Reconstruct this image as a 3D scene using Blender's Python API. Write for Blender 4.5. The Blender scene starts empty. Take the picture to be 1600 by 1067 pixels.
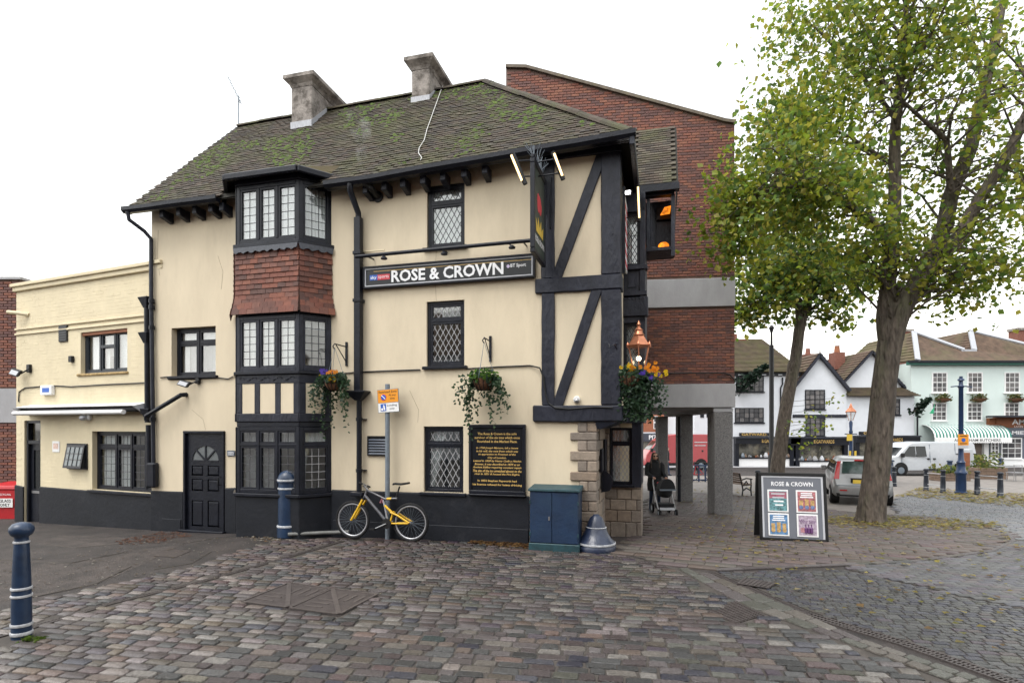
import bpy, math, random
from mathutils import Vector, Matrix, noise
from math import sin, cos, pi, sqrt, radians as RAD
random.seed(11)
rnd = random.random
def ru(a, b): return a + (b - a) * random.random()
SC = bpy.context.scene
COL = SC.collection
# ------------------------------------------------------------------ camera
H, FP, U0, V0 = 2.0, 880.0, 800.0, 665.0          # eye height, focal length and principal point in photograph pixels
cd = bpy.data.cameras.new('camera'); cam = bpy.data.objects.new('camera', cd); COL.objects.link(cam)
cam.location = (0, 0, H); cam.rotation_euler = (pi / 2, 0, 0)
cd.sensor_width = 36; cd.lens = FP / 1600 * 36; cd.shift_y = (V0 - 533.5) / 1600; cd.clip_start = .1; cd.clip_end = 2000
SC.camera = cam
# ------------------------------------------------------------------ sky, sun, exposure (overcast late-autumn day)
SUN_EL, SUN_AZ = RAD(60), RAD(232)
w = bpy.data.worlds.new('World'); SC.world = w; w.use_nodes = True
nt = w.node_tree; nt.nodes.clear()
sky = nt.nodes.new('ShaderNodeTexSky'); sky.sky_type = 'NISHITA'; sky.sun_disc = False
sky.sun_elevation = SUN_EL; sky.sun_rotation = SUN_AZ; sky.dust_density = 1.5; sky.air_density = 3; sky.ozone_density = 1
hs = nt.nodes.new('ShaderNodeHueSaturation'); hs.inputs['Saturation'].default_value = .12
bg = nt.nodes.new('ShaderNodeBackground'); bg.inputs[1].default_value = .15
ow = nt.nodes.new('ShaderNodeOutputWorld')
nt.links.new(sky.outputs[0], hs.inputs['Color']); nt.links.new(hs.outputs[0], bg.inputs[0]); nt.links.new(bg.outputs[0], ow.inputs[0])
sd = bpy.data.lights.new('sun', 'SUN'); sd.energy = .7; sd.angle = RAD(25); sd.color = (1, .96, .9)
sun = bpy.data.objects.new('sun', sd); COL.objects.link(sun)
sv = Vector((sin(SUN_AZ) * cos(SUN_EL), cos(SUN_AZ) * cos(SUN_EL), sin(SUN_EL)))   # towards the sun
sun.rotation_euler = sv.to_track_quat('Z', 'Y').to_euler(); sun.location = (-8, -8, 20)
SC.view_settings.view_transform = 'Standard'; SC.view_settings.look = 'None'
SC.view_settings.gamma = 1; SC.view_settings.use_curve_mapping = False
SC.view_settings.exposure = 1.35
SC.cycles.use_denoising = True
SC.cycles.max_bounces = 8; SC.cycles.diffuse_bounces = 5; SC.cycles.transparent_max_bounces = 10
SC.cycles.caustics_reflective = False; SC.cycles.caustics_refractive = False
# ------------------------------------------------------------------ ground profile and frames
def g(x, y):
    if y < 9.6: return 0.0
    if y < 15.6: return -.075 * (y - 9.6)
    return max(-.45 - .03 * (y - 15.6), -1.15)
def gp(u, v):
    z = 0
    for _ in range(30):
        y = (H - z) * FP / (v - V0); z = g(0, y)
    return ((u - U0) / FP * y, y)
def wx(u, d): return (u - U0) / FP * d
def wz(v, d): return H + (V0 - v) / FP * d
class Frame:
    def __init__(s, o, rz): s.M = Matrix.Translation(o) @ Matrix.Rotation(rz, 4, 'Z'); s.I = s.M.inverted(); s.rz = rz
    def sz(s, u, v, off=0):
        c = s.I @ Vector((0, 0, H)); d = s.I.to_3x3() @ Vector(((u - U0) / FP, 1, (V0 - v) / FP))
        p = c + d * ((off - c.y) / d.y); return p.x, p.z
    def rect(s, u0, u1, v0, v1, off=0):              # left, right, bottom, top of a pixel box on the plane
        um, vm = (u0 + u1) / 2, (v0 + v1) / 2
        return s.sz(u0, vm, off)[0], s.sz(u1, vm, off)[0], s.sz(um, v1, off)[1], s.sz(um, v0, off)[1]
    def sub(s, x, y, rz):
        f = Frame((0, 0, 0), 0); f.M = s.M @ Matrix.Translation((x, y, 0)) @ Matrix.Rotation(rz, 4, 'Z'); f.I = f.M.inverted(); f.rz = s.rz + rz; return f
    def w(s, x, y, z): return s.M @ Vector((x, y, z))
W0 = Frame((0, 0, 0), 0)
# ------------------------------------------------------------------ materials
MATS = {}
def mat(name, col=(.5, .5, .5), rough=.6, metal=0., spec=.5, var=.12, scale=8., bump=0., bscale=40., attr=False, stretch=(1, 1, 1), dirt=None, dscale=1.3, dlo=.52, dhi=.7, emit=0., damt=.8, coat=0., bdist=.02):
    m = bpy.data.materials.new(name); m.use_nodes = True; t = m.node_tree; N = t.nodes; L = t.links
    b = N['Principled BSDF']; b.inputs['Roughness'].default_value = rough; b.inputs['Metallic'].default_value = metal
    b.inputs['Specular IOR Level'].default_value = spec; b.inputs['Coat Weight'].default_value = coat
    geo = N.new('ShaderNodeNewGeometry'); mp = N.new('ShaderNodeMapping'); mp.inputs['Scale'].default_value = stretch
    L.new(geo.outputs['Position'], mp.inputs['Vector'])
    n1 = N.new('ShaderNodeTexNoise'); n1.inputs['Scale'].default_value = scale; n1.inputs['Detail'].default_value = 5; n1.inputs['Roughness'].default_value = .65
    L.new(mp.outputs[0], n1.inputs['Vector'])
    mr = N.new('ShaderNodeMapRange'); mr.inputs['From Min'].default_value = .3; mr.inputs['From Max'].default_value = .7
    mr.inputs['To Min'].default_value = 1 - var; mr.inputs['To Max'].default_value = 1 + var
    L.new(n1.outputs[0], mr.inputs['Value'])
    mul = N.new('ShaderNodeMix'); mul.data_type = 'RGBA'; mul.blend_type = 'MULTIPLY'; mul.inputs['Factor'].default_value = 1
    mul.clamp_result = False
    if attr:
        a = N.new('ShaderNodeAttribute'); a.attribute_name = 'col'; L.new(a.outputs['Color'], mul.inputs['A'])
    else: mul.inputs['A'].default_value = (*col, 1)
    L.new(mr.outputs[0], mul.inputs['B']); out = mul.outputs['Result']
    if dirt:
        n2 = N.new('ShaderNodeTexNoise'); n2.inputs['Scale'].default_value = dscale; n2.inputs['Detail'].default_value = 8; n2.inputs['Roughness'].default_value = .7
        L.new(mp.outputs[0], n2.inputs['Vector'])
        m2 = N.new('ShaderNodeMapRange'); m2.inputs['From Min'].default_value = dlo; m2.inputs['From Max'].default_value = dhi; m2.inputs['To Max'].default_value = damt
        L.new(n2.outputs[0], m2.inputs['Value'])
        mx = N.new('ShaderNodeMix'); mx.data_type = 'RGBA'; mx.inputs['B'].default_value = (*dirt, 1)
        L.new(m2.outputs[0], mx.inputs['Factor']); L.new(out, mx.inputs['A']); out = mx.outputs['Result']
    L.new(out, b.inputs['Base Color'])
    if emit: L.new(out, b.inputs['Emission Color']); b.inputs['Emission Strength'].default_value = emit
    if bump:
        n3 = N.new('ShaderNodeTexNoise'); n3.inputs['Scale'].default_value = bscale; n3.inputs['Detail'].default_value = 6
        L.new(mp.outputs[0], n3.inputs['Vector'])
        bp = N.new('ShaderNodeBump'); bp.inputs['Strength'].default_value = bump; bp.inputs['Distance'].default_value = bdist
        L.new(n3.outputs[0], bp.inputs['Height']); L.new(bp.outputs[0], b.inputs['Normal'])
    MATS[name] = m; return m
def ridged(m):
    for n in m.node_tree.nodes:
        if n.type == 'TEX_NOISE': n.noise_type = 'RIDGED_MULTIFRACTAL' if n.inputs['Detail'].default_value == 6 else n.noise_type
    return m
def glass(name, tint, lo, hi, rough=.03):
    m = bpy.data.materials.new(name); m.use_nodes = True; t = m.node_tree; N = t.nodes; L = t.links; N.clear()
    o = N.new('ShaderNodeOutputMaterial'); mx = N.new('ShaderNodeMixShader'); tr = N.new('ShaderNodeBsdfTransparent'); gl = N.new('ShaderNodeBsdfGlossy')
    tr.inputs[0].default_value = (*tint, 1); gl.inputs['Roughness'].default_value = rough
    lw = N.new('ShaderNodeLayerWeight'); lw.inputs[0].default_value = .5
    mr = N.new('ShaderNodeMapRange'); mr.inputs['To Min'].default_value = lo; mr.inputs['To Max'].default_value = hi
    n = N.new('ShaderNodeTexNoise'); n.inputs['Scale'].default_value = 3.; geo = N.new('ShaderNodeNewGeometry'); L.new(geo.outputs['Position'], n.inputs['Vector'])
    bp = N.new('ShaderNodeBump'); bp.inputs['Strength'].default_value = .06; L.new(n.outputs[0], bp.inputs['Height']); L.new(bp.outputs[0], gl.inputs['Normal'])
    L.new(lw.outputs['Facing'], mr.inputs['Value']); L.new(mr.outputs[0], mx.inputs[0]); L.new(tr.outputs[0], mx.inputs[1]); L.new(gl.outputs[0], mx.inputs[2]); L.new(mx.outputs[0], o.inputs[0])
    return m
def leafmat(name):
    m = bpy.data.materials.new(name); m.use_nodes = True; t = m.node_tree; N = t.nodes; L = t.links
    b = N['Principled BSDF']; b.inputs['Roughness'].default_value = .5; o = N['Material Output']
    a = N.new('ShaderNodeAttribute'); a.attribute_name = 'col'; L.new(a.outputs['Color'], b.inputs['Base Color'])
    tl = N.new('ShaderNodeBsdfTranslucent'); L.new(a.outputs['Color'], tl.inputs[0])
    mx = N.new('ShaderNodeMixShader'); mx.inputs[0].default_value = .6
    L.new(b.outputs[0], mx.inputs[1]); L.new(tl.outputs[0], mx.inputs[2]); L.new(mx.outputs[0], o.inputs[0]); return m
CREAM = mat('cream_render', (.60, .515, .38), .85, var=.07, scale=1.6, bump=.25, bscale=14, dirt=(.40, .335, .24), dscale=1.5, dlo=.5, dhi=.85, damt=.55, stretch=(1, 1, .35))
CREAMB = mat('cream_painted_brick', (.60, .52, .36), .8, var=.07, scale=2, bump=.3, bscale=10, dirt=(.42, .345, .22), dscale=1.4, dlo=.55, dhi=.8, damt=.4, stretch=(1, 1, .6))
BLACK = mat('black_gloss_paint', (.0085, .0098, .0155), .36, var=.35, scale=5, bump=.25, bscale=22, spec=.24)
TIMBER = mat('black_painted_timber', (.0150, .0168, .0265), .45, var=.35, scale=6, bump=.6, bscale=18, stretch=(1, 1, .5), spec=.3)
PLINTH = mat('black_plinth_paint', (.009, .0105, .015), .6, spec=.25, var=.2, scale=3, bump=.3, bscale=12, dirt=(.04, .04, .045), dscale=2.2, dlo=.55, dhi=.8, damt=.5)
GREYFRAME = mat('grey_frame', (.020, .025, .033), .4, var=.1, spec=.3)
STONE = mat('ashlar_stone', attr=True, rough=.85, var=.22, scale=14, bump=.5, bscale=60, dirt=(.12, .095, .075), dscale=3, dlo=.5, dhi=.8, damt=.5)
MORTAR = mat('mortar', (.16, .13, .11), .95, var=.2)
ROOFT = mat('clay_roof_tile', attr=True, rough=.9, var=.25, scale=9, bump=.5, bscale=60, dirt=(.068, .076, .022), dscale=1.25, dlo=.46, dhi=.72, damt=.8)
REDT = mat('hanging_tile', attr=True, rough=.8, var=.2, scale=14, bump=.3, bscale=50)
ROOFBASE = mat('roof_felt', (.02, .018, .014), .95)
BRICK = mat('purple_brick', attr=True, rough=.85, var=.2, scale=20, bump=.4, bscale=70)
MORTARD = mat('dark_mortar', (.135, .088, .072), .95, var=.2)
CONC = mat('pale_concrete', (.33, .33, .345), .8, var=.1, scale=3, bump=.25, bscale=30, dirt=(.2, .2, .2), dscale=1.4, dlo=.55, dhi=.8, damt=.4, stretch=(1, 1, .4))
PEBBLE = mat('exposed_aggregate', (.17, .165, .165), .85, var=.5, scale=38, bump=1., bscale=45, dirt=(.07, .068, .066), dscale=1.8, dlo=.5, dhi=.8, damt=.6)
CHIM = mat('weathered_chimney_render', (.25, .225, .205), .95, var=.3, scale=5, bump=.6, bscale=25, dirt=(.075, .064, .055), dscale=3.5, dlo=.46, dhi=.6, damt=.9)
LEADF = mat('lead_flashing', (.34, .35, .38), .5, var=.3, scale=20, stretch=(4, 4, .6))
LEAD = mat('window_lead', (.045, .045, .05), .5, var=.1)
LEADW = mat('pale_window_lead', (.30, .30, .31), .5, var=.1)
GLASS = glass('window_glass', (.93, .95, .95), .09, .26)
GLASSC = glass('clear_glass', (.9, .92, .92), .04, .5)
DGLASS = mat('dark_vehicle_glass', (.012, .014, .015), .06, var=.1)
CURT = mat('net_curtain', (.66, .67, .67), .9, var=.08, scale=3)
CURTD = mat('grey_curtain', (.30, .30, .31), .9, var=.15, scale=3)
SETT = mat('granite_sett', attr=True, rough=.42, var=.42, scale=42, bump=.6, bscale=60, spec=.45, dirt=(.055, .05, .042), dscale=4.5, dlo=.52, dhi=.75, damt=.45)
SLAB = mat('brick_paver', attr=True, rough=.6, var=.2, scale=14, bump=.3, bscale=60, dirt=(.05, .042, .036), dscale=1.2, dlo=.5, dhi=.8, damt=.45)
TARMAC = mat('tarmac', (.031, .0245, .0225), .7, var=.6, scale=2.2, bump=1., bscale=75, dirt=(.095, .08, .07), dscale=48, dlo=.56, dhi=.68, damt=.8)
JOINT = mat('gritty_jointing', (.052, .044, .038), .85, var=.3, scale=5, bump=.5, bscale=120, dirt=(.045, .06, .02), dscale=2, dlo=.58, dhi=.75, damt=.5)
TARPATCH = mat('older_tarmac', (.040, .0315, .028), .8, var=.6, scale=3, bump=1., bscale=60, dirt=(.12, .10, .088), dscale=40, dlo=.54, dhi=.66, damt=.85)
IRONL = mat('worn_iron_rib', (.085, .072, .068), .45, var=.3, scale=20, metal=.2)
IRON = mat('cast_iron_cover', (.058, .048, .046), .5, var=.3, scale=10, bump=.4, bscale=50, metal=.2)
BLUE = mat('navy_cast_iron', (.010, .030, .085), .35, var=.25, scale=7, bump=.2, bscale=20)
NAVYB = mat('blue_bollard_iron', (.011, .027, .062), .35, var=.3, scale=6, bump=.2, bscale=15, dirt=(.03, .036, .05), dscale=3, dlo=.6, dhi=.8, damt=.5)
DKNAVY = mat('dark_navy_iron', (.010, .014, .024), .45, var=.3, scale=7)
CABIN = mat('blue_cabinet_paint', (.006, .022, .058), .5, var=.25, scale=4, bump=.2, bscale=20, dirt=(.014, .03, .034), dscale=2, dlo=.5, dhi=.75, damt=.6)
CABTOP = mat('faded_green_blue_paint', (.012, .045, .056), .55, var=.35, scale=8)
RINGW = mat('chipped_pale_paint', (.42, .43, .45), .6, var=.3, scale=25)
WHITE = mat('white_paint', (.72, .72, .72), .5, var=.04)
WHITEW = mat('white_wall', (.60, .62, .66), .9, var=.07, scale=1.2, bump=.5, bscale=4, dirt=(.42, .43, .46), dscale=.6, dlo=.55, dhi=.8, damt=.3)
MINT = mat('mint_render', (.55, .63, .61), .9, var=.05, scale=.6, dirt=(.36, .45, .41), dscale=.5, dlo=.55, dhi=.8, damt=.3)
MOSSR = mat('mossy_far_tile', (.085, .062, .040), .95, var=.4, scale=1.6, bump=.6, bscale=9, dirt=(.088, .090, .028), dscale=.6, dlo=.44, dhi=.66, damt=.7)
BROWNR = mat('brown_far_tile', (.085, .055, .038), .95, var=.4, scale=2, bump=.6, bscale=9, dirt=(.085, .085, .04), dscale=.4, dlo=.48, dhi=.7, damt=.7)
REDBR = mat('red_chimney_brick', (.17, .068, .048), .9, var=.35, scale=8)
GREENP = mat('green_paint', (.012, .10, .075), .5)
GOLD = mat('gold_lettering', (.62, .40, .12), .5, var=.05)
OFFW = mat('white_lettering', (.78, .78, .80), .5, var=.03)
SIGNB = mat('sign_board_black', (.008, .009, .012), .22, var=.05, spec=.3)
SIGNG = mat('sign_board_grey', (.085, .10, .13), .3, var=.05)
SILVER = mat('silver_trim', (.45, .46, .49), .4, var=.05)
GALV = mat('galvanised_steel', (.17, .20, .235), .5, var=.15, scale=12, metal=.3)
CHROME = mat('polished_metal', (.40, .40, .41), .3, metal=.9, var=.05)
COPPER = mat('copper', (.50, .20, .11), .35, metal=.75, var=.2, scale=14)
WARM = mat('warm_lamp_tube', (1., .66, .30), .5, var=0, emit=1.2)
LAMPW = mat('lit_bulb', (1., .80, .50), .5, var=0, emit=5)
LAMPC = mat('lit_floodlight', (1., 1., 1.), .5, var=0, emit=6)
ORANGE = mat('heater_glow', (.9, .24, .015), .5, var=.8, scale=7, emit=.55)
RED = mat('red_plastic', (.42, .012, .018), .45, var=.12)
REDV = mat('red_van_paint', (.30, .018, .026), .3, var=.06, coat=.4)
WVAN = mat('white_van_paint', (.43, .45, .48), .35, var=.06, coat=.4, dirt=(.4, .4, .4), dscale=1, dlo=.5, dhi=.8, damt=.4)
SILV = mat('silver_car_paint', (.27, .275, .28), .3, metal=.35, var=.05, coat=.5)
RUBBER = mat('rubber', (.012, .012, .013), .8, spec=.25, var=.2)
BLKP = mat('black_plastic', (.011, .011, .012), .5, spec=.3, var=.15)
YEL = mat('yellow_bike_paint', (.62, .36, .01), .35, var=.08)
FRAMEG = mat('grey_bike_frame', (.10, .10, .11), .35, metal=.4, var=.3, scale=30)
ALU = mat('brushed_aluminium', (.36, .36, .38), .35, metal=.6, var=.15)
LAMPR = mat('red_lamp_lens', (.40, .012, .015), .15, var=.1)
PLATEY = mat('yellow_plate', (.68, .47, .05), .5, var=.05)
ORSIGN = mat('orange_sign_face', (.72, .27, .01), .45, var=.04)
BLUES = mat('blue_sign_print', (.01, .09, .42), .5, var=.04)
REDS = mat('red_print', (.55, .03, .05), .5, var=.06)
COIR = mat('coir_basket', (.13, .06, .03), .95, var=.4, scale=30, bump=.6, bscale=60)
LEAF = leafmat('leaf')
BARK = mat('bark', (.088, .071, .057), .95, var=.6, scale=12, bump=1., bdist=.08, bscale=14, stretch=(1, 1, .26), dirt=(.085, .09, .045), dscale=2.2, dlo=.5, dhi=.7, damt=.7)
ridged(BARK)
WOOD = mat('weathered_wood', (.16, .11, .08), .85, var=.3, scale=14, stretch=(1, 1, .3))
ORWOOD = mat('orange_wood', (.22, .075, .03), .7, var=.3, scale=6, stretch=(1, 1, 5))
CLOTHB = mat('black_coat_cloth', (.010, .011, .013), .9, var=.3)
DENIM = mat('denim', (.02, .035, .07), .9, var=.25)
SKIN = mat('skin', (.48, .27, .19), .55, var=.06)
HAIR = mat('dark_hair', (.042, .024, .015), .5, var=.4, scale=60, stretch=(1, 1, .1))
CABLEW = mat('white_cable', (.6, .6, .58), .5, var=.05)
# ------------------------------------------------------------------ objects
WM = {}
def empty(name, loc=(0, 0, 0), rz=0., label=None, cat=None, group=None):
    o = bpy.data.objects.new(name, None); COL.objects.link(o); o.location = loc; o.rotation_euler = (0, 0, rz); o.empty_display_size = .2
    WM[o] = Matrix.Translation(loc) @ Matrix.Rotation(rz, 4, 'Z'); tag(o, label, cat, group); return o
def tag(o, label=None, cat=None, group=None, kind=None):
    if label: o['label'] = label
    if cat: o['category'] = cat
    if group: o['group'] = group
    if kind: o['kind'] = kind
    return o
class MB:
    def __init__(s): s.v = []; s.f = []; s.c = []; s.col = None
    def add(s, vs, fs):
        o = len(s.v); s.v += [tuple(p) for p in vs]
        for f in fs: s.f.append(tuple(i + o for i in f)); s.c.append(s.col)
        return s
    def box(s, x0, x1, y0, y1, z0, z1):
        return s.add([(x0, y0, z0), (x1, y0, z0), (x1, y1, z0), (x0, y1, z0), (x0, y0, z1), (x1, y0, z1), (x1, y1, z1), (x0, y1, z1)],
                     [(3, 2, 1, 0), (4, 5, 6, 7), (0, 1, 5, 4), (1, 2, 6, 5), (2, 3, 7, 6), (3, 0, 4, 7)])
    def hexa(s, b, t):                                # bottom ring, top ring of n points
        n = len(b); return s.add(list(b) + list(t), [tuple(range(n - 1, -1, -1)), tuple(range(n, 2 * n))] + [(i, (i + 1) % n, n + (i + 1) % n, n + i) for i in range(n)])
    def quad(s, *p): return s.add(p, [tuple(range(len(p)))])
    def beam(s, a, b, w_, h_, up=(0, 0, 1)):
        a, b, up = Vector(a), Vector(b), Vector(up); d = (b - a).normalized(); x = d.cross(up)
        if x.length < 1e-4: x = d.cross(Vector((0, 1, 0)))
        x.normalize(); y = x.cross(d); x *= w_ / 2; y *= h_ / 2
        return s.hexa([a - x - y, a + x - y, a + x + y, a - x + y], [b - x - y, b + x - y, b + x + y, b - x + y])
    def tube(s, pts, r, n=8, cap=True, jit=0.):
        pts = [Vector(p) for p in pts]; R_ = r if isinstance(r, (list, tuple)) else [r] * len(pts); rings = []; px = None
        for i, p in enumerate(pts):
            d = (pts[min(i + 1, len(pts) - 1)] - pts[max(i - 1, 0)]).normalized()
            if px is None:
                px = d.cross(Vector((0, 0, 1)))
                if px.length < 1e-3: px = Vector((1, 0, 0))
            px = (px - d * px.dot(d)).normalized(); py = d.cross(px)
            rings.append([p + (px * cos(2 * pi * k / n) + py * sin(2 * pi * k / n)) * R_[i] * (1 + (ru(-jit, jit) if jit else 0)) for k in range(n)])
        return s.loft(rings, cap)
    def loft(s, rings, cap=True):
        n = len(rings[0]); vs = [p for r_ in rings for p in r_]; fs = []
        for i in range(len(rings) - 1):
            for k in range(n): fs.append((i * n + k, i * n + (k + 1) % n, (i + 1) * n + (k + 1) % n, (i + 1) * n + k))
        if cap: fs += [tuple(range(n - 1, -1, -1)), tuple(range((len(rings) - 1) * n, len(rings) * n))]
        return s.add(vs, fs)
    def lathe(s, prof, c=(0, 0, 0), n=20, ax='z', sq=None):
        rings = []
        for r_, h_ in prof:
            ring = []
            for k in range(n):
                a = 2 * pi * k / n; x, y = r_ * cos(a), r_ * sin(a)
                p = {'z': (x, y, h_), 'y': (x, h_, -y), 'x': (h_, x, y)}[ax]
                ring.append((c[0] + p[0], c[1] + p[1], c[2] + p[2]))
            rings.append(ring)
        return s.loft(rings)
    def prism(s, poly, y0, y1):                       # polygon in x,z (anticlockwise seen from -y) extruded along y
        n = len(poly); return s.add([(x, y0, z) for x, z in poly] + [(x, y1, z) for x, z in poly],
            [tuple(range(n)), tuple(range(2 * n - 1, n - 1, -1))] + [(i, n + i, n + (i + 1) % n, (i + 1) % n) for i in range(n)])
    def vprism(s, poly, z0, z1):                      # polygon in x,y extruded up
        return s.hexa([(x, y, z0) for x, y in poly], [(x, y, z1) for x, y in poly])
    def sphere(s, c, r, n=12, m=8, sc=(1, 1, 1)):
        rings = [[(c[0] + r * sc[0] * sin(pi * j / m) * cos(2 * pi * k / n), c[1] + r * sc[1] * sin(pi * j / m) * sin(2 * pi * k / n), c[2] - r * sc[2] * cos(pi * j / m)) for k in range(n)] for j in range(1, m)]
        return s.loft(rings)
    def mesh(s, name, M=None):
        me = bpy.data.meshes.new(name); vs = [tuple(M @ Vector(p)) for p in s.v] if M is not None else s.v
        me.from_pydata(vs, [], s.f)
        if any(c is not None for c in s.c):
            a = me.color_attributes.new('col', 'FLOAT_COLOR', 'CORNER'); buf = []
            for f, c in zip(s.f, s.c): buf += list((*(c or (.5, .5, .5)), 1)) * len(f)
            a.data.foreach_set('color', buf)
        return me
    def rough(s, x0, x1, y0, y1, z0, z1, j=.007):     # a hand-hewn timber: a box whose long edges wander a little
        L = [x1 - x0, y1 - y0, z1 - z0]; a = L.index(max(L)); n = max(3, int(L[a] / .22)); rg = []
        for i in range(n + 1):
            t = i / n; q = lambda: ru(-j, j)
            if a == 2: z = z0 + (z1 - z0) * t; rg.append([(x0 + q(), y0 + q() * .5, z), (x1 + q(), y0 + q() * .5, z), (x1 + q(), y1, z), (x0 + q(), y1, z)])
            elif a == 0: x = x0 + (x1 - x0) * t; rg.append([(x, y0 + q() * .5, z0 + q()), (x, y1, z0 + q()), (x, y1, z1 + q()), (x, y0 + q() * .5, z1 + q())])
            else: y = y0 + (y1 - y0) * t; rg.append([(x0 + q() * .5, y, z0 + q()), (x0 + q() * .5, y, z1 + q()), (x1 + q() * .5, y, z1 + q()), (x1 + q() * .5, y, z0 + q())])
        return s.loft(rg)
    def build(s, name, m, parent=None, F=None, smooth=0, loc=None, bevel=0, kind=None):
        if not s.f: return None
        M = F.M if F else Matrix()
        if parent is not None: M = WM[parent].inverted() @ M
        elif loc is not None: M = Matrix.Translation(-Vector(loc)) @ M
        me = s.mesh(name, M); me.materials.append(m)
        o = bpy.data.objects.new(name, me); COL.objects.link(o)
        if smooth:
            for p in me.polygons: p.use_smooth = True
            me.set_sharp_from_angle(angle=RAD(smooth))
        if bevel:
            b = o.modifiers.new('bevel', 'BEVEL'); b.width = bevel; b.segments = 1; b.limit_method = 'ANGLE'; b.angle_limit = RAD(40)
        if parent is not None: o.parent = parent; WM[o] = WM[parent]
        else: o.location = loc or (0, 0, 0); WM[o] = Matrix.Translation(o.location)
        if kind: o['kind'] = kind
        return o
def copy_tree(o, loc=None, rz=None, label=None, parent=None):
    c = o.copy(); COL.objects.link(c)
    if parent is not None: c.parent = parent
    if loc is not None: c.location = loc
    if rz is not None: c.rotation_euler = (0, 0, rz)
    if label: c['label'] = label
    for ch in list(o.children): copy_tree(ch, parent=c)
    return c
def lay(parent, name, m, protos, items, F=None, limit=300, stuff='pieces', smooth=0):
    """items: (matrix in frame F, prototype index, colour). The nearest LIMIT become objects that share meshes, the rest one part of kind stuff."""
    FM = F.M if F else Matrix(); base = WM[parent].inverted() @ FM; cp = Vector((0, 0, H)); key = []
    for it in items:
        p = FM @ it[0].translation; u = U0 + FP * p.x / max(p.y, .1); v = V0 - FP * (p.z - H) / max(p.y, .1)
        vis = p.y > 1 and -20 < u < 1620 and -20 < v < 1087
        key.append(((p - cp).length + (0 if vis else 100), it))
    key.sort(key=lambda q: q[0]); cache = {}
    for _, (M, k, c) in key[:limit]:
        cc = tuple(round(x, 3) for x in c)
        if (k, cc) not in cache:
            b = MB(); b.col = cc; b.add(*protos[k]); me = b.mesh(name); me.materials.append(m)
            if smooth:
                for p in me.polygons: p.use_smooth = True
                me.set_sharp_from_angle(angle=RAD(smooth))
            cache[(k, cc)] = me
        o = bpy.data.objects.new(name, cache[(k, cc)]); COL.objects.link(o); o.parent = parent; o.matrix_local = base @ M
    if len(key) > limit:
        b = MB()
        for _, (M, k, c) in key[limit:]:
            b.col = c; vs, fs = protos[k]; b.add([M @ Vector(p) for p in vs], fs)
        b.build(stuff, m, parent, F, kind='stuff', smooth=smooth)
def text(name, body, m, parent, F, s, z, y, w=None, h=None, shear=0., bold=0., thick=.002, align='c', tilt=0.):
    cu = bpy.data.curves.new('t', 'FONT'); cu.body = body; cu.size = 1; cu.shear = shear; cu.offset = bold; cu.resolution_u = 2; cu.fill_mode = 'FRONT'
    o = bpy.data.objects.new('t', cu); COL.objects.link(o); bpy.context.view_layer.update()
    me = o.to_mesh(); vs = [v.co.copy() for v in me.vertices]; fs = [tuple(p.vertices) for p in me.polygons]; o.to_mesh_clear()
    bpy.data.objects.remove(o); bpy.data.curves.remove(cu)
    x0, x1 = min(v.x for v in vs), max(v.x for v in vs); y0, y1 = min(v.y for v in vs), max(v.y for v in vs)
    kx = w / (x1 - x0) if w else None; ky = h / (y1 - y0) if h else None
    kx = kx or ky; ky = ky or kx; cx = {'c': (x0 + x1) / 2, 'l': x0, 'r': x1}[align]; cy = (y0 + y1) / 2; b = MB()
    b.add([(s + (v.x - cx) * kx * cos(tilt) - (v.y - cy) * ky * sin(tilt), y, z + (v.y - cy) * ky * cos(tilt) + (v.x - cx) * kx * sin(tilt)) for v in vs], fs)
    return b.build(name, m, parent, F)
def curtain(mb, s0, s1, z0, z1, y, amp=.015, wl=.06, fn=None):
    n = max(4, int((s1 - s0) / wl * 4)); rows = 5 if fn else 1; grid = []
    for j in range(rows + 1):
        t = j / rows
        for i in range(n + 1):
            q = i / n; x = s0 + (s1 - s0) * q
            if fn: x = fn(q, t, s0, s1)
            grid.append((x, y + amp * sin(q * (s1 - s0) / wl * 2 * pi) + ru(-.002, .002), z1 + (z0 - z1) * t))
    mb.add(grid, [(j * (n + 1) + i, (j + 1) * (n + 1) + i, (j + 1) * (n + 1) + i + 1, j * (n + 1) + i + 1) for j in range(rows) for i in range(n)])
def clipseg(p, q, x0, x1, z0, z1):
    t0, t1 = 0., 1.; dx, dz = q[0] - p[0], q[1] - p[1]
    for d, a, b in ((dx, x0 - p[0], x1 - p[0]), (dz, z0 - p[1], z1 - p[1])):
        if abs(d) < 1e-9:
            if a > 0 or b < 0: return None
        else:
            u, v = a / d, b / d
            if u > v: u, v = v, u
            t0, t1 = max(t0, u), min(t1, v)
    if t1 - t0 < 1e-3: return None
    return (p[0] + dx * t0, p[1] + dz * t0), (p[0] + dx * t1, p[1] + dz * t1)
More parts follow.
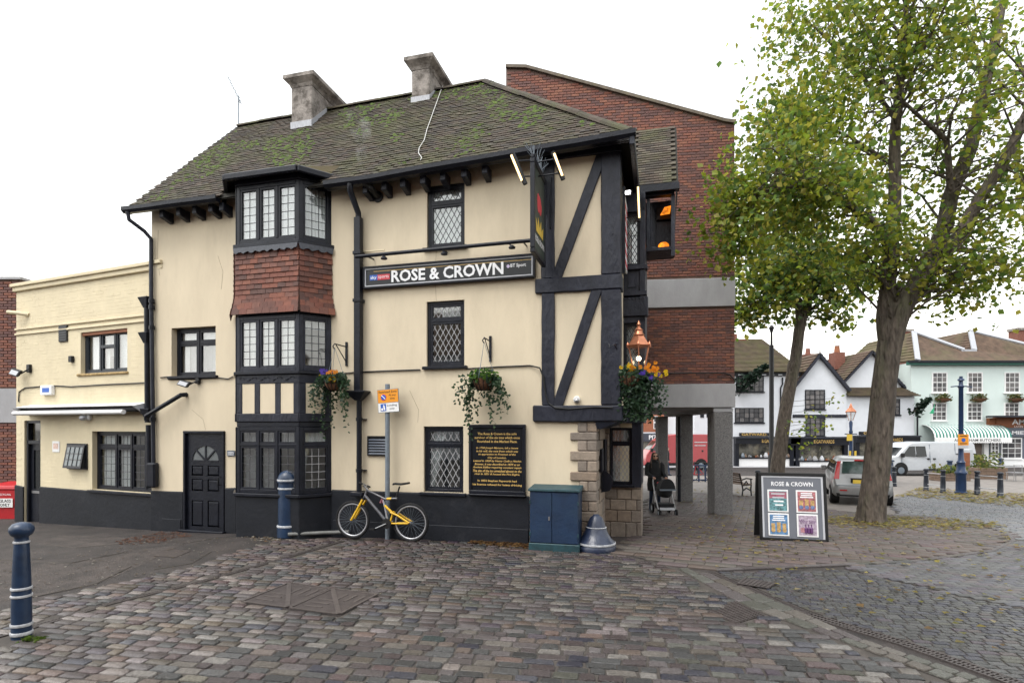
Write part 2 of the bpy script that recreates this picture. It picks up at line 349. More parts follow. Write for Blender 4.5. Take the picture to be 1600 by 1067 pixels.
def window(F, parent, r, cols=(0, 1), tr=None, y=.05, pat=None, cell=.15, m=None, lead=None, fw=.055, cw=.035, curt=None, sill=.1, sub=False, gl=None, label=None, depth=.08):
    """A casement window in the rectangle r=(s0,s1,z0,z1): frame, mullions, transom, casements, panes, leading, curtain, sill."""
    s0, s1, z0, z1 = r; m = m or BLACK; lead = lead or LEAD; b = MB()
    b.box(s0, s0 + fw, y, y + depth, z0, z1); b.box(s1 - fw, s1, y, y + depth, z0, z1)
    b.box(s0 + fw, s1 - fw, y, y + depth, z1 - fw, z1); b.box(s0 + fw, s1 - fw, y, y + depth, z0, z0 + fw)
    i0, i1, k0, k1 = s0 + fw, s1 - fw, z0 + fw, z1 - fw; mw = .05
    xs = [i0 + (i1 - i0) * c for c in cols]; zt = None if tr is None else k1 - (k1 - k0) * tr
    for x in xs[1:-1]: b.box(x - mw / 2, x + mw / 2, y - .003, y + depth, k0, k1)
    lights = []
    for a, c in zip(xs[:-1], xs[1:]):
        a2 = a + (mw / 2 if a != xs[0] else 0); c2 = c - (mw / 2 if c != xs[-1] else 0)
        if zt is not None:
            b.box(a2, c2, y + .004, y + depth, zt - .025, zt + .025); lights += [(a2, c2, k0, zt - .025), (a2, c2, zt + .025, k1)]
        else: lights.append((a2, c2, k0, k1))
    f = b.build('window_frame' if sub else 'window', m, parent, F, bevel=.006)
    if label: f['label'] = label
    P_ = parent if sub else f; L_ = MB(); C_ = MB()
    for (a, c, e, h) in lights:
        cb = MB(); yy = y + .012
        cb.box(a, a + cw, yy, yy + .045, e, h); cb.box(c - cw, c, yy, yy + .045, e, h); cb.box(a + cw, c - cw, yy, yy + .045, e, e + cw); cb.box(a + cw, c - cw, yy, yy + .045, h - cw, h)
        cb.build('casement', m, P_, F)
        ga, gc, ge, gh = a + cw, c - cw, e + cw, h - cw
        MB().box(ga - .005, gc + .005, y + .038, y + .044, ge - .005, gh + .005).build('pane', gl or GLASS, P_, F)
        if pat == 'grid':
            nx = max(1, round((gc - ga) / cell)); nz = max(1, round((gh - ge) / (cell * 1.15))); lw = .011
            for i in range(1, nx): x = ga + (gc - ga) * i / nx; L_.box(x - lw / 2, x + lw / 2, y + .033, y + .038, ge, gh)
            for i in range(1, nz): z = ge + (gh - ge) * i / nz; L_.box(ga, gc, y + .0325, y + .0375, z - lw / 2, z + lw / 2)
        elif pat == 'diamond':
            hx = cell; hz = cell * 1.75; nmax = int((gc - ga) / hx + (gh - ge) / hz) + 3
            for i in range(-nmax, nmax):
                for sg in (1, -1):
                    p = (ga + i * hx, ge) if sg == 1 else (ga + i * hx, gh); q = (p[0] + 10 * hx, p[1] + sg * 10 * hz)
                    cs = clipseg(p, q, ga, gc, ge, gh)
                    if cs: L_.beam((cs[0][0], y + .035 + .0006 * sg, cs[0][1]), (cs[1][0], y + .035 + .0006 * sg, cs[1][1]), .0115, .004, (0, 1, 0))
    L_.build('leading', lead, P_, F)
    if curt:
        curt(C_, i0, i1, k0, k1, y + .1)
        C_.build('curtain', CURT, P_, F, smooth=60)
    if sill: MB().box(s0 - .06, s1 + .06, y - sill - .03, y + depth, z0 - .055, z0 - .002).build('sill', m, P_, F, bevel=.008)
    return f
def c_full(C, s0, s1, z0, z1, y): curtain(C, s0, s1, z0, z1, y)
def c_low(k): return lambda C, s0, s1, z0, z1, y: curtain(C, s0, s1, z0, z0 + (z1 - z0) * k, y)
def c_tied(C, s0, s1, z0, z1, y):
    curtain(C, s0, s1, z0 + (z1 - z0) * .74, z1, y)
    curtain(C, s0, s0 + (s1 - s0) * .45, z0, z1, y + .02, fn=lambda q, t, a, b: a + (b - a) * q * (1.0 - .62 * sin(min(t, .75) / .75 * pi / 2)))
def c_left(C, s0, s1, z0, z1, y): curtain(C, s0, s0 + (s1 - s0) * .5, z0, z1, y + .02, fn=lambda q, t, a, b: a + (b - a) * q * (1.0 - .75 * t))
def wall_holes(b, s0, s1, z0, z1, holes, y=0., t=.25):
    xs = sorted({s0, s1} | {h[0] for h in holes} | {h[1] for h in holes}); zs = sorted({z0, z1} | {h[2] for h in holes} | {h[3] for h in holes})
    xs = [x for x in xs if s0 <= x <= s1]; zs = [z for z in zs if z0 <= z <= z1]
    for x0, x1 in zip(xs[:-1], xs[1:]):
        for a, c in zip(zs[:-1], zs[1:]):
            xm, zm = (x0 + x1) / 2, (a + c) / 2
            if any(h[0] < xm < h[1] and h[2] < zm < h[3] for h in holes): continue
            b.quad((x0, y, a), (x1, y, a), (x1, y, c), (x0, y, c))
    for h in holes:
        a, c, e, f = h
        b.quad((a, y, e), (a, y, f), (a, y + t, f), (a, y + t, e)); b.quad((c, y, e), (c, y + t, e), (c, y + t, f), (c, y, f))
        b.quad((a, y, f), (c, y, f), (c, y + t, f), (a, y + t, f)); b.quad((a, y, e), (a, y + t, e), (c, y + t, e), (c, y, e))
def inpoly(x, y, poly):
    c = False; n = len(poly)
    for i in range(n):
        x0, y0 = poly[i]; x1, y1 = poly[i - 1]
        if (y0 > y) != (y1 > y) and x < (x1 - x0) * (y - y0) / (y1 - y0) + x0: c = not c
    return c
def stone(L, D, Hh, jit=.0, round_=.02):               # a paving stone of unit plan: uneven rounded top
    def j(): return ru(-jit, jit)
    b0 = [(-.5 + j(), -.5 + j(), -.05), (.5 + j(), -.5 + j(), -.05), (.5 + j(), .5 + j(), -.05), (-.5 + j(), .5 + j(), -.05)]
    r1 = []
    for i in range(4):
        p, q, o = b0[i], b0[(i + 1) % 4], b0[i - 1]
        for t_, e in ((o, .16), (q, .16)): r1.append((p[0] + (t_[0] - p[0]) * e * ru(.25, .9), p[1] + (t_[1] - p[1]) * e * ru(.3, 1.1)))
    ring = lambda k, z: [(x * k, y * k, z + (ru(-.12, .12) * Hh if z > 0 else 0)) for x, y in r1]
    A, B, C = ring(1, -.05), ring(1., Hh * .5), ring(.92, Hh)
    vs = A + B + C; n = 8; fs = []
    for lv in range(2):
        for i in range(n): fs.append((lv * n + i, lv * n + (i + 1) % n, (lv + 1) * n + (i + 1) % n, (lv + 1) * n + i))
    fs.append(tuple(range(2 * n, 3 * n))); return vs, fs
def slab(Hh=.02, ch=.03):
    A = [(-.5, -.5, -.04), (.5, -.5, -.04), (.5, .5, -.04), (-.5, .5, -.04)]; B = [(x, y, Hh * .7) for x, y, _ in A]; C = [(x * (1 - 2 * ch), y * (1 - 2 * ch), Hh) for x, y, _ in A]
    fs = [(i, (i + 1) % 4, 4 + (i + 1) % 4, 4 + i) for i in range(4)] + [(4 + i, 4 + (i + 1) % 4, 8 + (i + 1) % 4, 8 + i) for i in range(4)] + [(8, 9, 10, 11)]
    return A + B + C, fs
UNITBOX = ([(-.5, -.5, -.5), (.5, -.5, -.5), (.5, .5, -.5), (-.5, .5, -.5), (-.5, -.5, .5), (.5, -.5, .5), (.5, .5, .5), (-.5, .5, .5)],
           [(3, 2, 1, 0), (4, 5, 6, 7), (0, 1, 5, 4), (1, 2, 6, 5), (2, 3, 7, 6), (3, 0, 4, 7)])
def XF(x, y, z, rz=0., sx=1, sy=1, sz=1, rx=0.): return Matrix.Translation((x, y, z)) @ Matrix.Rotation(rz, 4, 'Z') @ Matrix.Rotation(rx, 4, 'X') @ Matrix.Diagonal((sx, sy, sz, 1))
def leaves(mb, pts, size, cols, spread, per, droop=.3):
    for p in pts:
        for _ in range(per):
            q = Vector(p) + Vector((random.gauss(0, spread), random.gauss(0, spread), random.gauss(0, spread)))
            leaf1(mb, q, size * ru(.65, 1.2), random.choice(cols), droop)
def leaf1(mb, q, s, c, droop=.3, flat=False):
    a = ru(0, 2 * pi); el = ru(-1.2, .3) if not flat else ru(-.15, .15)
    d = Vector((cos(a) * cos(el), sin(a) * cos(el), sin(el))); n = Vector((ru(-1, 1), ru(-1, 1), ru(-1, 1))) if not flat else Vector((ru(-.25, .25), ru(-.25, .25), 1))
    x = d.cross(n)
    if x.length < 1e-3: return
    x.normalize(); up = x.cross(d); k = ru(.8, 1.15); mb.col = (c[0] * k, c[1] * k, c[2] * k)
    mb.add([q, q + d * s * .45 + x * s * .42 + up * s * .1, q + d * s, q + d * s * .45 - x * s * .42 + up * s * .1], [(0, 1, 2), (0, 2, 3)])
# ================================================================== the public house
P = Frame((-1.123, 9.88, 0), RAD(-14.9))
pub = empty('pub_building', P.w(0, 0, 0), P.rz, 'cream and black timbered corner pub with mossy tiled roof and red tile-hung bay', 'pub')
SL, SR, SG = -6.482, 2.933, 2.571                     # left end, jettied right end, ground-floor right end along the front
def ez(s): return 6.35 if s < -1.6 else 6.35 + .2 * min((s + 1.6) / 4.75, 1.05)
def rz_(s): return 9.52 + .1 * min(max((s + 6.5) / 6.4, 0), 1)
YE, YR = -.35, 2.68
def roofpt(s, t, off=0):
    a = Vector((s, YE, ez(s))); b = Vector((s, YR, rz_(s))); d = b - a; n = Vector((0, -d.z, d.y)).normalized(); return a + d * t + n * off
# --- openings
R_2F = P.rect(667, 726, 287, 386); R_1F = P.rect(666.5, 725.5, 470, 572); R_GF = P.rect(662, 724, 666, 769); R_L1 = P.rect(268, 337, 511, 587)
R_DOOR = P.rect(288, 352, 677, 831); R_DOOR = (R_DOOR[0], R_DOOR[1], -.3, R_DOOR[3]); BAYH = (-4.38, -2.33, .1, 6.7)
b = MB(); wall_holes(b, SL, SR, 2.06, 6.62, [R_2F, R_1F, R_L1, (BAYH[0], BAYH[1], 2.06, 6.7)])
wall_holes(b, SL, SG, -.6, 2.06, [R_GF, R_DOOR, (BAYH[0], BAYH[1], .1, 2.06)])
b.quad((SL, 0, -.6), (SL, 0, 6.6), (SL, 5.7, 6.6), (SL, 5.7, -.6)); b.quad((SL, 0, 6.3), (SL, 2.68, 9.4), (SL, 5.7, 6.3))
b.quad((SL, 5.7, -.6), (SL, 5.7, 6.6), (SR, 5.7, 6.6), (SR, 5.7, -.6))
b.quad((SR, 0, 2.06), (SR, 5.7, 2.06), (SR, 5.7, 6.6), (SR, 0, 6.6)); b.quad((SG, 0, 2.06), (SG, 5.7, 2.06), (SR, 5.7, 2.06), (SR, 0, 2.06))
b.build('wall', CREAM, pub, P)
b = MB(); b.quad((SG, 0, -.6), (SG, 5.7, -.6), (SG, 5.7, 2.06), (SG, 0, 2.06)); b.build('side_wall', MORTAR, pub, P)
# black painted plinth, slightly proud, with a second lower step
for s0, s1, z0, z1, y in ((SL, R_DOOR[0] - .01, .66, .66, .03), (R_DOOR[1] + .01, -4.40, .76, .78, .03), (-2.30, 1.47, .80, .80, .03)):
    MB().hexa([(s0, -y, -.6), (s1, -y, -.6), (s1, -.002, -.6), (s0, -.002, -.6)], [(s0, -y, z0), (s1, -y, z1), (s1, -.002, z1 + .02), (s0, -.002, z0 + .02)]).build('plinth', PLINTH, pub, P, bevel=.008)
MB().box(-2.25, 1.46, -.055, -.031, -.6, .26).build('plinth_step', PLINTH, pub, P, bevel=.008); MB().box(SL + .3, R_DOOR[0] - .05, -.045, -.031, -.6, .12).build('plinth_step', PLINTH, pub, P, bevel=.008)
# --- windows of the flat wall
window(P, pub, R_2F, tr=.27, pat='diamond', cell=.105, curt=c_full, sill=.09)
window(P, pub, R_1F, tr=.27, pat='diamond', cell=.105, lead=LEADW, curt=lambda C, a, c, e, h, y: curtain(C, a + (c - a) * .3, c, e + (h - e) * .78, h, y), sill=.09)
window(P, pub, R_GF, tr=.25, pat='diamond', cell=.115, lead=LEADW, curt=c_left, sill=.09)
f = window(P, pub, R_L1, cols=(0, .5, 1), tr=.28, y=.13, curt=c_low(.0) if 0 else (lambda C, a, c, e, h, y: (curtain(C, a, c, e + (h - e) * .66, h, y, .004), curtain(C, a, a + (c - a) * .16, e, h, y + .02))), sill=.16)
b = MB(); curtain(b, R_L1[0] + .07, R_L1[1] - .07, R_L1[2] + .07, R_L1[3] - .2, .30, .02, .2); b.build('reflection_sheet', CURTD, f, P)  # grey sheet added behind the glass to stand in for its pale reflection
CRK = mat('crack_line', (.28, .23, .16), .95)  # cracks are thin tubes in a darker tone than the render
for pts in (((682, 388), (681, 420), (680, 445), (681, 470)), ((248, 360), (246, 400), (249, 430)), ((300, 640), (318, 655), (322, 672)), ((640, 610), (655, 640), (652, 660)), ((340, 400), (348, 425), (345, 452))):
    b = MB(); b.tube([(x, -.001, z) for x, z in [P.sz(u + ru(-1, 1), v, 0) for u, v in pts]], .003, 4); b.build('hairline_crack', CRK, pub, P)
# --- panelled black door with fan light
s0, s1, _, z1 = R_DOOR; zb = -.1; b = MB(); fw = .05
b.box(s0, s0 + fw, -.04, .1, zb, z1); b.box(s1 - fw, s1, -.04, .1, zb, z1); b.box(s0, s1, -.045, .1, z1, z1 + .05); b.box(s0 - .04, s1 + .04, -.12, .1, zb - .25, zb + .03)
b.build('door_frame', BLACK, pub, P, bevel=.008)
ds0, ds1, dz0, dz1 = s0 + fw + .004, s1 - fw - .004, zb + .034, z1 - .004; dw, dh = ds1 - ds0, dz1 - dz0; dm = (ds0 + ds1) / 2
b = MB(); pr = []
for (a, c, e, h) in ((.12, .44, .03, .30), (.56, .88, .03, .30), (.12, .44, .40, .525), (.56, .88, .40, .525), (.12, .44, .56, .665), (.56, .88, .56, .665)):
    pr.append((ds0 + dw * a, ds0 + dw * c, dz0 + dh * e, dz0 + dh * h))
hole = pr + [(ds0 + dw * .1, ds0 + dw * .9, dz0 + dh * .71, dz0 + dh * .9)]
wall_holes(b, ds0, ds1, dz0, dz1, hole, y=.02, t=.03)
r_ = dw * .36; fz = dz0 + dh * .715; up = MB(); arc = [(dm + r_ * cos(a * pi / 14), fz + r_ * .95 * sin(a * pi / 14)) for a in range(15)]
h_ = hole[-1]; b.quad((h_[0], .0205, h_[2]), (arc[-1][0], .0205, fz), *[(x, .0205, z) for x, z in arc[::-1][1:8]], (arc[7][0], .0205, h_[3] + .09), (h_[0], .0205, h_[3] + .09))
b.quad((h_[1], .0205, h_[2]), (h_[1], .0205, h_[3] + .09), (arc[7][0], .0205, h_[3] + .09), *[(x, .0205, z) for x, z in arc[::-1][7:14]], (arc[0][0], .0205, fz))
door = b.build('door', BLACK, pub, P)
for q in pr:
    a, c, e, h = q; m_ = .035
    MB().hexa([(a + .008, .045, e + .008), (c - .008, .045, e + .008), (c - .008, .045, h - .008), (a + .008, .045, h - .008)], [(a + m_, .018, e + m_), (c - m_, .018, e + m_), (c - m_, .018, h - m_), (a + m_, .018, h - m_)]).build('door_panel', BLACK, door, P)
b = MB(); b.quad(*[(x, .035, z) for x, z in arc]); b.build('fanlight', mat('frosted_glass', (.10, .11, .115), .3), door, P)
b = MB()
for a in (45, 90, 135): b.beam((dm, .028, fz), (dm + r_ * cos(RAD(a)), .028, fz + r_ * .95 * sin(RAD(a))), .03, .02, (0, 1, 0))
b.beam((dm - r_, .027, fz), (dm + r_, .027, fz), .03, .02, (0, 1, 0)); b.build('fanlight_bar', BLACK, door, P)
b = MB(); b.tube([(ds1 - .07, .0, dz0 + dh * .47), (ds1 - .07, -.05, dz0 + dh * .48), (ds1 - .07, -.05, dz0 + dh * .545), (ds1 - .07, .0, dz0 + dh * .555)], .012); b.build('handle', BLKP, door, P)
# --- timber framing of the jettied corner
def pxbox(u0, u1, v0, v1, y0, y1, name='timber_beam', m=TIMBER, bev=.012):
    a, c, e, h = P.rect(u0, u1, v0, v1, y0); return MB().box(a, c, y0, y1, e, h).build(name, m, pub, P, bevel=bev)
zt, zm1, zm0, zb1, zb0 = 6.42, P.sz(900, 432, -.05)[1], P.sz(900, 455, -.05)[1], P.sz(900, 633, -.07)[1], P.sz(900, 659, -.07)[1]
sa0, sa1 = P.sz(845, 400, -.05)[0], P.sz(866, 400, -.05)[0]; sc0 = P.sz(939, 400, -.05)[0]
def tb(s0, s1, z0, z1, y=.05, tw=0.):
    MB().rough(s0, s1, -y, .01, z0, z1).build('timber_beam', TIMBER, pub, P, bevel=.012)
tb(sa0, sa1, zm1 + .002, zt, .045); tb(sa0 + .01, sa1, zb1 + .002, zm0 - .002, .045)
MB().rough(sc0, SR + .05, -.05, .3, zm1 + .002, zt).build('corner_post', TIMBER, pub, P, bevel=.015); MB().rough(sc0, SR + .05, -.05, .3, zb1 + .002, zm0 - .002).build('corner_post', TIMBER, pub, P, bevel=.015)
MB().rough(sa0 - .1, SR + .07, -.06, .3, zm0, zm1).build('timber_rail', TIMBER, pub, P, bevel=.015)
MB().rough(P.sz(832, 645, -.08)[0], SR + .09, -.08, .12, zb0, zb1, .010).build('bressummer', TIMBER, pub, P, bevel=.02)
MB().rough(SG + .02, SR + .085, .121, 1.45, zb0 - .0, zb1, .010).build('bressummer', TIMBER, pub, P, bevel=.02)
for (ua, va, ub, vb) in ((868, 437, 941, 239), (867, 645, 938, 436)):
    a, c = P.sz(ua, va, -.04), P.sz(ub, vb, -.04)
    MB().beam((a[0], -.016, a[1]), (c[0], -.016, c[1]), .17, .05, (0, 1, 0)).build('timber_brace', TIMBER, pub, P, bevel=.01)
MB().box(sa0, SR + .06, -.055, .02, zt + .002, 6.62).build('wall_plate', TIMBER, pub, P, bevel=.01)
# corbel under the corner
MB().hexa([(SG + .01, -.02, 1.95), (SG + .1, -.02, 1.95), (SG + .1, 1.3, 1.95), (SG + .01, 1.3, 1.95)], [(SG + .01, -.05, zb0 - .002), (SR + .02, -.05, zb0 - .002), (SR + .02, 1.3, zb0 - .002), (SG + .01, 1.3, zb0 - .002)]).build('jetty_bracket', TIMBER, pub, P)
# --- stone quoins of the corner: each block a part
rows = [(660, 675, 2, 0), (675, 688.5, 1, 1), (688.5, 704.5, 2, 0), (704.5, 720, 1, 1), (720, 737, 2, 0), (737, 751.5, 1, 1), (751.5, 768, 2, 0), (768, 783.5, 1, 0), (783.5, 799, 2, 0), (799, 815, 1, 0), (815, 831, 2, 0), (831, 845, 1, 0), (845, 862, 2, 0)]
STC = [(.23, .185, .145), (.20, .165, .135), (.26, .21, .165), (.18, .15, .125), (.24, .195, .16), (.21, .16, .12)]
def stoneblock(x0, x1, y0, y1, z0, z1):
    b = MB(); b.col = random.choice(STC); b.box(x0 + .005, x1 - .005, y0, y1, z0 + .005, z1 - .005); b.build('quoin_stone', STONE, pub, P, bevel=.012)
zz = [min(P.sz(915, r[0], -.03)[1], zb0 - .005) for r in rows] + [-.12]
for i, (v0, v1, n, long_) in enumerate(rows):
    sL = P.sz(890.5 if long_ else (902 if i < 6 else 905), 700, -.03)[0]; sR = SG + .035; sm = sL + (sR - sL) * .5
    z1, z0 = zz[i], zz[i + 1]
    if n == 1: stoneblock(sL, sR, -.035 - ru(0, .008), .3, z0, z1)
    else: stoneblock(sL, sm, -.033 - ru(0, .006), .2, z0, z1); stoneblock(sm, sR, -.033 - ru(0, .006), .35, z0, z1)
MB().box(P.sz(905, 700, -.02)[0], SG + .02, -.018, .3, -.3, zb0 - .01).build('mortar_bed', MORTAR, pub, P)
# return wall to the stone bay, and the stone bay with its window
ROWS = 8; BZ0, BZ1 = -.15, 2.02
for i in range(ROWS):
    z0 = BZ0 + (BZ1 - BZ0) * i / ROWS; z1 = BZ0 + (BZ1 - BZ0) * (i + 1) / ROWS
    y = .36 + (i % 2) * .15
    while y < 1.44:
        y2 = min(y + ru(.4, .55), 1.446)
        stoneblock(SG + .002, SG + .03, y, y2, z0, z1); y = y2
yb, sb0, sb1 = 1.45, SG - .02, 3.269
rw = (P.sz(953, 700, yb)[0], P.sz(987, 700, yb)[0], P.sz(970, 756, yb)[1], P.sz(970, 668, yb)[1])
MB().box(sb0 + .02, sb1 - .02, yb + .02, 2.6, -.3, rw[2] - .06).build('bay_core', MORTAR, pub, P)
zz = [-.15, .2, .42, .62, .82, rw[2] - .02]
for i in range(5):
    xs = [sb0] + ([sb0 + .26, sb0 + .52] if i % 2 else [sb0 + .13, sb0 + .42, sb0 + .62]) + [sb1]
    for x0, x1 in zip(xs[:-1], xs[1:]): stoneblock(x0, x1, yb - ru(0, .008), 2.0 if x1 == sb1 else yb + .3, zz[i], zz[i + 1])
z = rw[2]; i = 0
while z < 2.0: z2 = min(z + .235, 2.05); stoneblock(sb0 + .01, rw[0] - .01, yb + .002, yb + .3, z, z2); z = z2
window(P, pub, rw, tr=.27, y=yb + .03, pat='diamond', cell=.075, lead=LEADW, curt=c_tied, sill=.09, fw=.03, cw=.018)
for x in (rw[1] + .005, sb1 - .1): MB().box(x, x + .09, yb - .02, yb + .16, rw[2] - .05, 2.05).build('bay_post', TIMBER, pub, P)
MB().box(sb1 - .1, sb1 - .01, yb + .3, 2.6, rw[2] - .05, 2.05).build('bay_post', TIMBER, pub, P)
MB().box(sb0, sb1 + .05, yb - .05, 2.6, 2.05, 2.12).build('bay_head', TIMBER, pub, P)
# side oriel stack above the stone bay (seen past the corner)
yo = 1.4; o0, o1 = SR + .001, 3.33; b = MB()
b.box(o0, o1, yo + .15, 2.7, 2.12, 6.3); b.box(o0, o1 + .03, yo - .05, yo + .15, 4.40, 4.48)
b.box(o0, o1 + .05, yo - .07, yo + .15, 4.02, 4.36); b.box(o0, o1 + .02, yo - .02, yo + .149, 2.5, 2.98); b.box(o1 - .1, o1, yo - .02, yo + .15, 2.98, 6.2); b.box(o0, o1 + .04, yo - .06, yo + .15, 4.88, 4.96); b.box(o0, o1 - .1, yo + .02, yo + .15, 4.48, 4.88)
b.box(o0 + .08, o1 - .16, yo - .0, yo + .021, 4.56, 4.80); b.box(o0, o1, yo - .02, yo + .15, 5.95, 6.3); b.box(o0, o1, yo - .02, yo + .15, 3.9, 4.015)
for i in range(6): b.box(o0 + .02 + i * .066, o0 + .055 + i * .066, yo - .085, yo - .071, 4.32, 4.36)
b.build('oriel_casing', TIMBER, pub, P, bevel=.006)
window(P, pub, (o0 + .01, o1 - .1, 4.96, 5.95), y=yo + .02, pat='diamond', cell=.075, curt=c_full, sill=0, fw=.03, cw=.02)
window(P, pub, (o0 + .01, o1 - .1, 2.98, 3.9), y=yo + .02, pat='diamond', cell=.075, curt=c_full, sill=0, fw=.03, cw=.02)
# upper wing with the open smoking balcony and its little roof
b = MB(); b.box(3.0, 3.86, 2.02, 2.16, 6.46, 6.62); b.box(3.80, 3.87, 2.05, 2.15, 5.28, 6.46); b.box(3.3, 3.86, 2.1, 2.75, 5.42, 5.48); b.box(3.0, 3.86, 2.7, 2.76, 5.42, 6.6); b.box(3.82, 3.86, 2.2, 2.7, 5.48, 6.45); b.box(3.0, 3.3, 2.4, 2.7, 5.4, 6.6)
b.box(3.34, 3.40, 2.1, 2.2, 5.46, 6.46)
b.build('balcony', TIMBER, pub, P)
for i in range(3): MB().beam((3.42 + .03 * i, 2.3 + .13 * i, 5.481), (3.42 + .03 * i, 2.3 + .13 * i, 6.4), .03, .1).build('balcony_plank', TIMBER, pub, P)
MB().beam((3.42, 2.2, 5.5), (3.7, 2.62, 5.58), .07, .04).build('balcony_rail', GALV, pub, P)
# --- main roof
hipS, ridR, ridL, gabL = 3.2, -.16, -6.58, -6.66
b = MB(); E0, E1 = roofpt(gabL, 0), roofpt(hipS, 0); T0, T1 = Vector((gabL, YR, rz_(gabL))), Vector((ridR, YR, rz_(ridR)))
B0, B1 = Vector((gabL, 5.75, 6.35)), Vector((hipS, 5.75, 6.5)); n_ = 8
fr = [(gabL + (hipS - gabL) * i / n_) for i in range(n_ + 1)]
UP = lambda i: Vector((min(fr[i], ridR), YR, rz_(min(fr[i], ridR)))) - Vector((0, 0, .03))
for i in range(n_):
    a_, c_ = roofpt(fr[i], 0, -.03), roofpt(fr[i + 1], 0, -.03); b.quad(a_, c_, UP(i + 1)) if UP(i) == UP(i + 1) else b.quad(a_, c_, UP(i + 1), UP(i))
b.quad(E1, B1, T1); b.quad(B1, B0, T0, T1)
b.quad(*[roofpt(s, 0, -.06) for s in fr][::-1], Vector((gabL, .02, 6.6)), Vector((SR, .02, 6.62)))
roof = b.build('roof', ROOFBASE, pub, P)
d = roofpt(0, 1) - roofpt(0, 0); pitch = math.atan2(d.z, d.y); slope_len = d.length; nrow = 42; tw = .168
TILE = ([(-.5, 0, 0), (.5, 0, 0), (.5, 1, 0), (-.5, 1, 0), (-.5, 0, 1), (-.17, 0, 1.12), (.17, 0, 1.12), (.5, 0, 1), (.5, 1, .6), (-.5, 1, .6)],
        [(0, 1, 7, 6, 5, 4), (4, 5, 6, 7, 8, 9), (0, 4, 9, 3), (1, 2, 8, 7)])
RC = [(.047, .035, .025), (.053, .039, .028), (.039, .031, .024), (.060, .043, .031), (.044, .036, .027), (.036, .029, .024), (.062, .047, .035), (.046, .040, .024)]
items = []
for i in range(nrow):
    t = (i + .0) / nrow
    xr = hipS + (ridR - hipS) * t; x = gabL - (.08 if i % 2 else 0) + tw / 2
    while x < xr - .02:
        p = roofpt(x, t, ru(0, .006))
        bayc = -4.5 < x < -2.36 and t < .15
        if not bayc:
            M = Matrix.Translation(p) @ Matrix.Rotation(pitch + ru(-.03, .02) - .05, 4, 'X') @ Matrix.Rotation(ru(-.02, .02), 4, 'Y') @ Matrix.Rotation(ru(-.015, .015), 4, 'Z') @ Matrix.Diagonal((tw * .97, .13, .017 + ru(-.003, .005), 1))
            items.append((M, 0, random.choice(RC)))
        x += tw
lay(roof, 'roof_tile', ROOFT, [TILE], items, P, 300, 'roof_tiling')
# lumps of moss that have grown on the tiles
b = MB(); k = 0
while k < 1500:
    t = ru(.04, .99); x = ru(gabL + .1, hipS + (ridR - hipS) * t - .15)
    if noise.noise(Vector((x * .9, t * 2.6, 3.3))) + .5 * noise.noise(Vector((x * 2.7, t * 8, 1.3))) + .45 * max(0, 1 - abs(x + .6) / 1.1) * max(0, t - .45) < .12 or (-4.6 < x < -2.2 and t < .2): k += .2; continue
    p = roofpt(x, t, .018); r = ru(.015, .042); q = ru(.7, 1.2); b.col = random.choice(((.06, .095, .012), (.05, .08, .012), (.075, .11, .018), (.06, .07, .02))); m = 6
    ring = [p + Vector((r * cos(a) * 1.4, r * sin(a) * .7, r * sin(a) * .75)) for a in [2 * pi * i / m + q for i in range(m)]]
    b.add(ring + [p + Vector((0, -.7, .7)) * r * .6], [(i, (i + 1) % m, m) for i in range(m)]); k += 1
b.build('moss', mat('moss', attr=True, rough=.95, var=.3, scale=40, bump=.8, bscale=120), roof, P, kind='stuff', smooth=80)
# ridge and hip tiles
RT = ([(cos(a) * .5, y, sin(a) * .5) for y in (0, 1) for a in [pi * k / 6 for k in range(7)]], [(k, k + 1, 8 + k, 7 + k) for k in range(6)] + [(0, 1, 2, 3, 4, 5, 6)[::-1], tuple(range(7, 14))])
items = []
def caps(a, c, n):
    a, c = Vector(a), Vector(c); dd = (c - a) / n; q = dd.to_track_quat('Y', 'Z').to_matrix().to_4x4()
    for i in range(n): items.append((Matrix.Translation(a + dd * i + Vector((0, 0, ru(-.03, -.015)))) @ q @ Matrix.Diagonal((.22, dd.length * 1.03, .17, 1)), 0, random.choice(RC)))
caps(T0, T1, 20); caps(T1, E1 + Vector((-.05, .05, .02)), 15)
lay(roof, 'ridge_tile', ROOFT, [RT], items, P, 60)
# verge boards, gutters, fascia, rafter feet
b = MB(); b.beam(roofpt(gabL - .02, -.01, -.06), Vector((gabL - .02, YR, rz_(gabL) - .06)), .04, .12, (0, 0, 1)); b.build('verge_board', TIMBER, roof, P)
def gutter(s0, s1, n=6, par=pub, y=YE):
    b = MB(); rings = []
    for i in range(n + 1):
        s = s0 + (s1 - s0) * i / n; z = ez(s) - .01 + ru(-.006, .006); c = (s, y - .045, z)
        rings.append([(s, y - .10, z + .01), (s, y - .10, z - .06), (s, y - .05, z - .105), (s, y + .03, z - .105), (s, y + .03, z - .015), (s, y + .015, z - .03), (s, y - .085, z - .03), (s, y - .085, z + .01)])
    b.loft(rings); return b.build('gutter', BLACK, par, P)
gutter(gabL - .1, -4.5); gutter(-2.2, 3.24)
b = MB(); b.hexa([(-2.2, YE + .04, ez(-2.2) - .12), (3.2, YE + .04, ez(3.2) - .12), (3.2, YE + .08, ez(3.2) - .12), (-2.2, YE + .08, ez(-2.2) - .12)], [(-2.2, YE + .04, ez(-2.2) - .02), (3.2, YE + .04, ez(3.2) - .02), (3.2, YE + .08, ez(3.2) - .02), (-2.2, YE + .08, ez(-2.2) - .02)])
b.build('fascia_board', TIMBER, pub, P)
b = MB(); b.box(3.14, 3.22, YE - .06, 3.2, 6.33, 6.55); b.build('side_fascia', TIMBER, pub, P, bevel=.01)
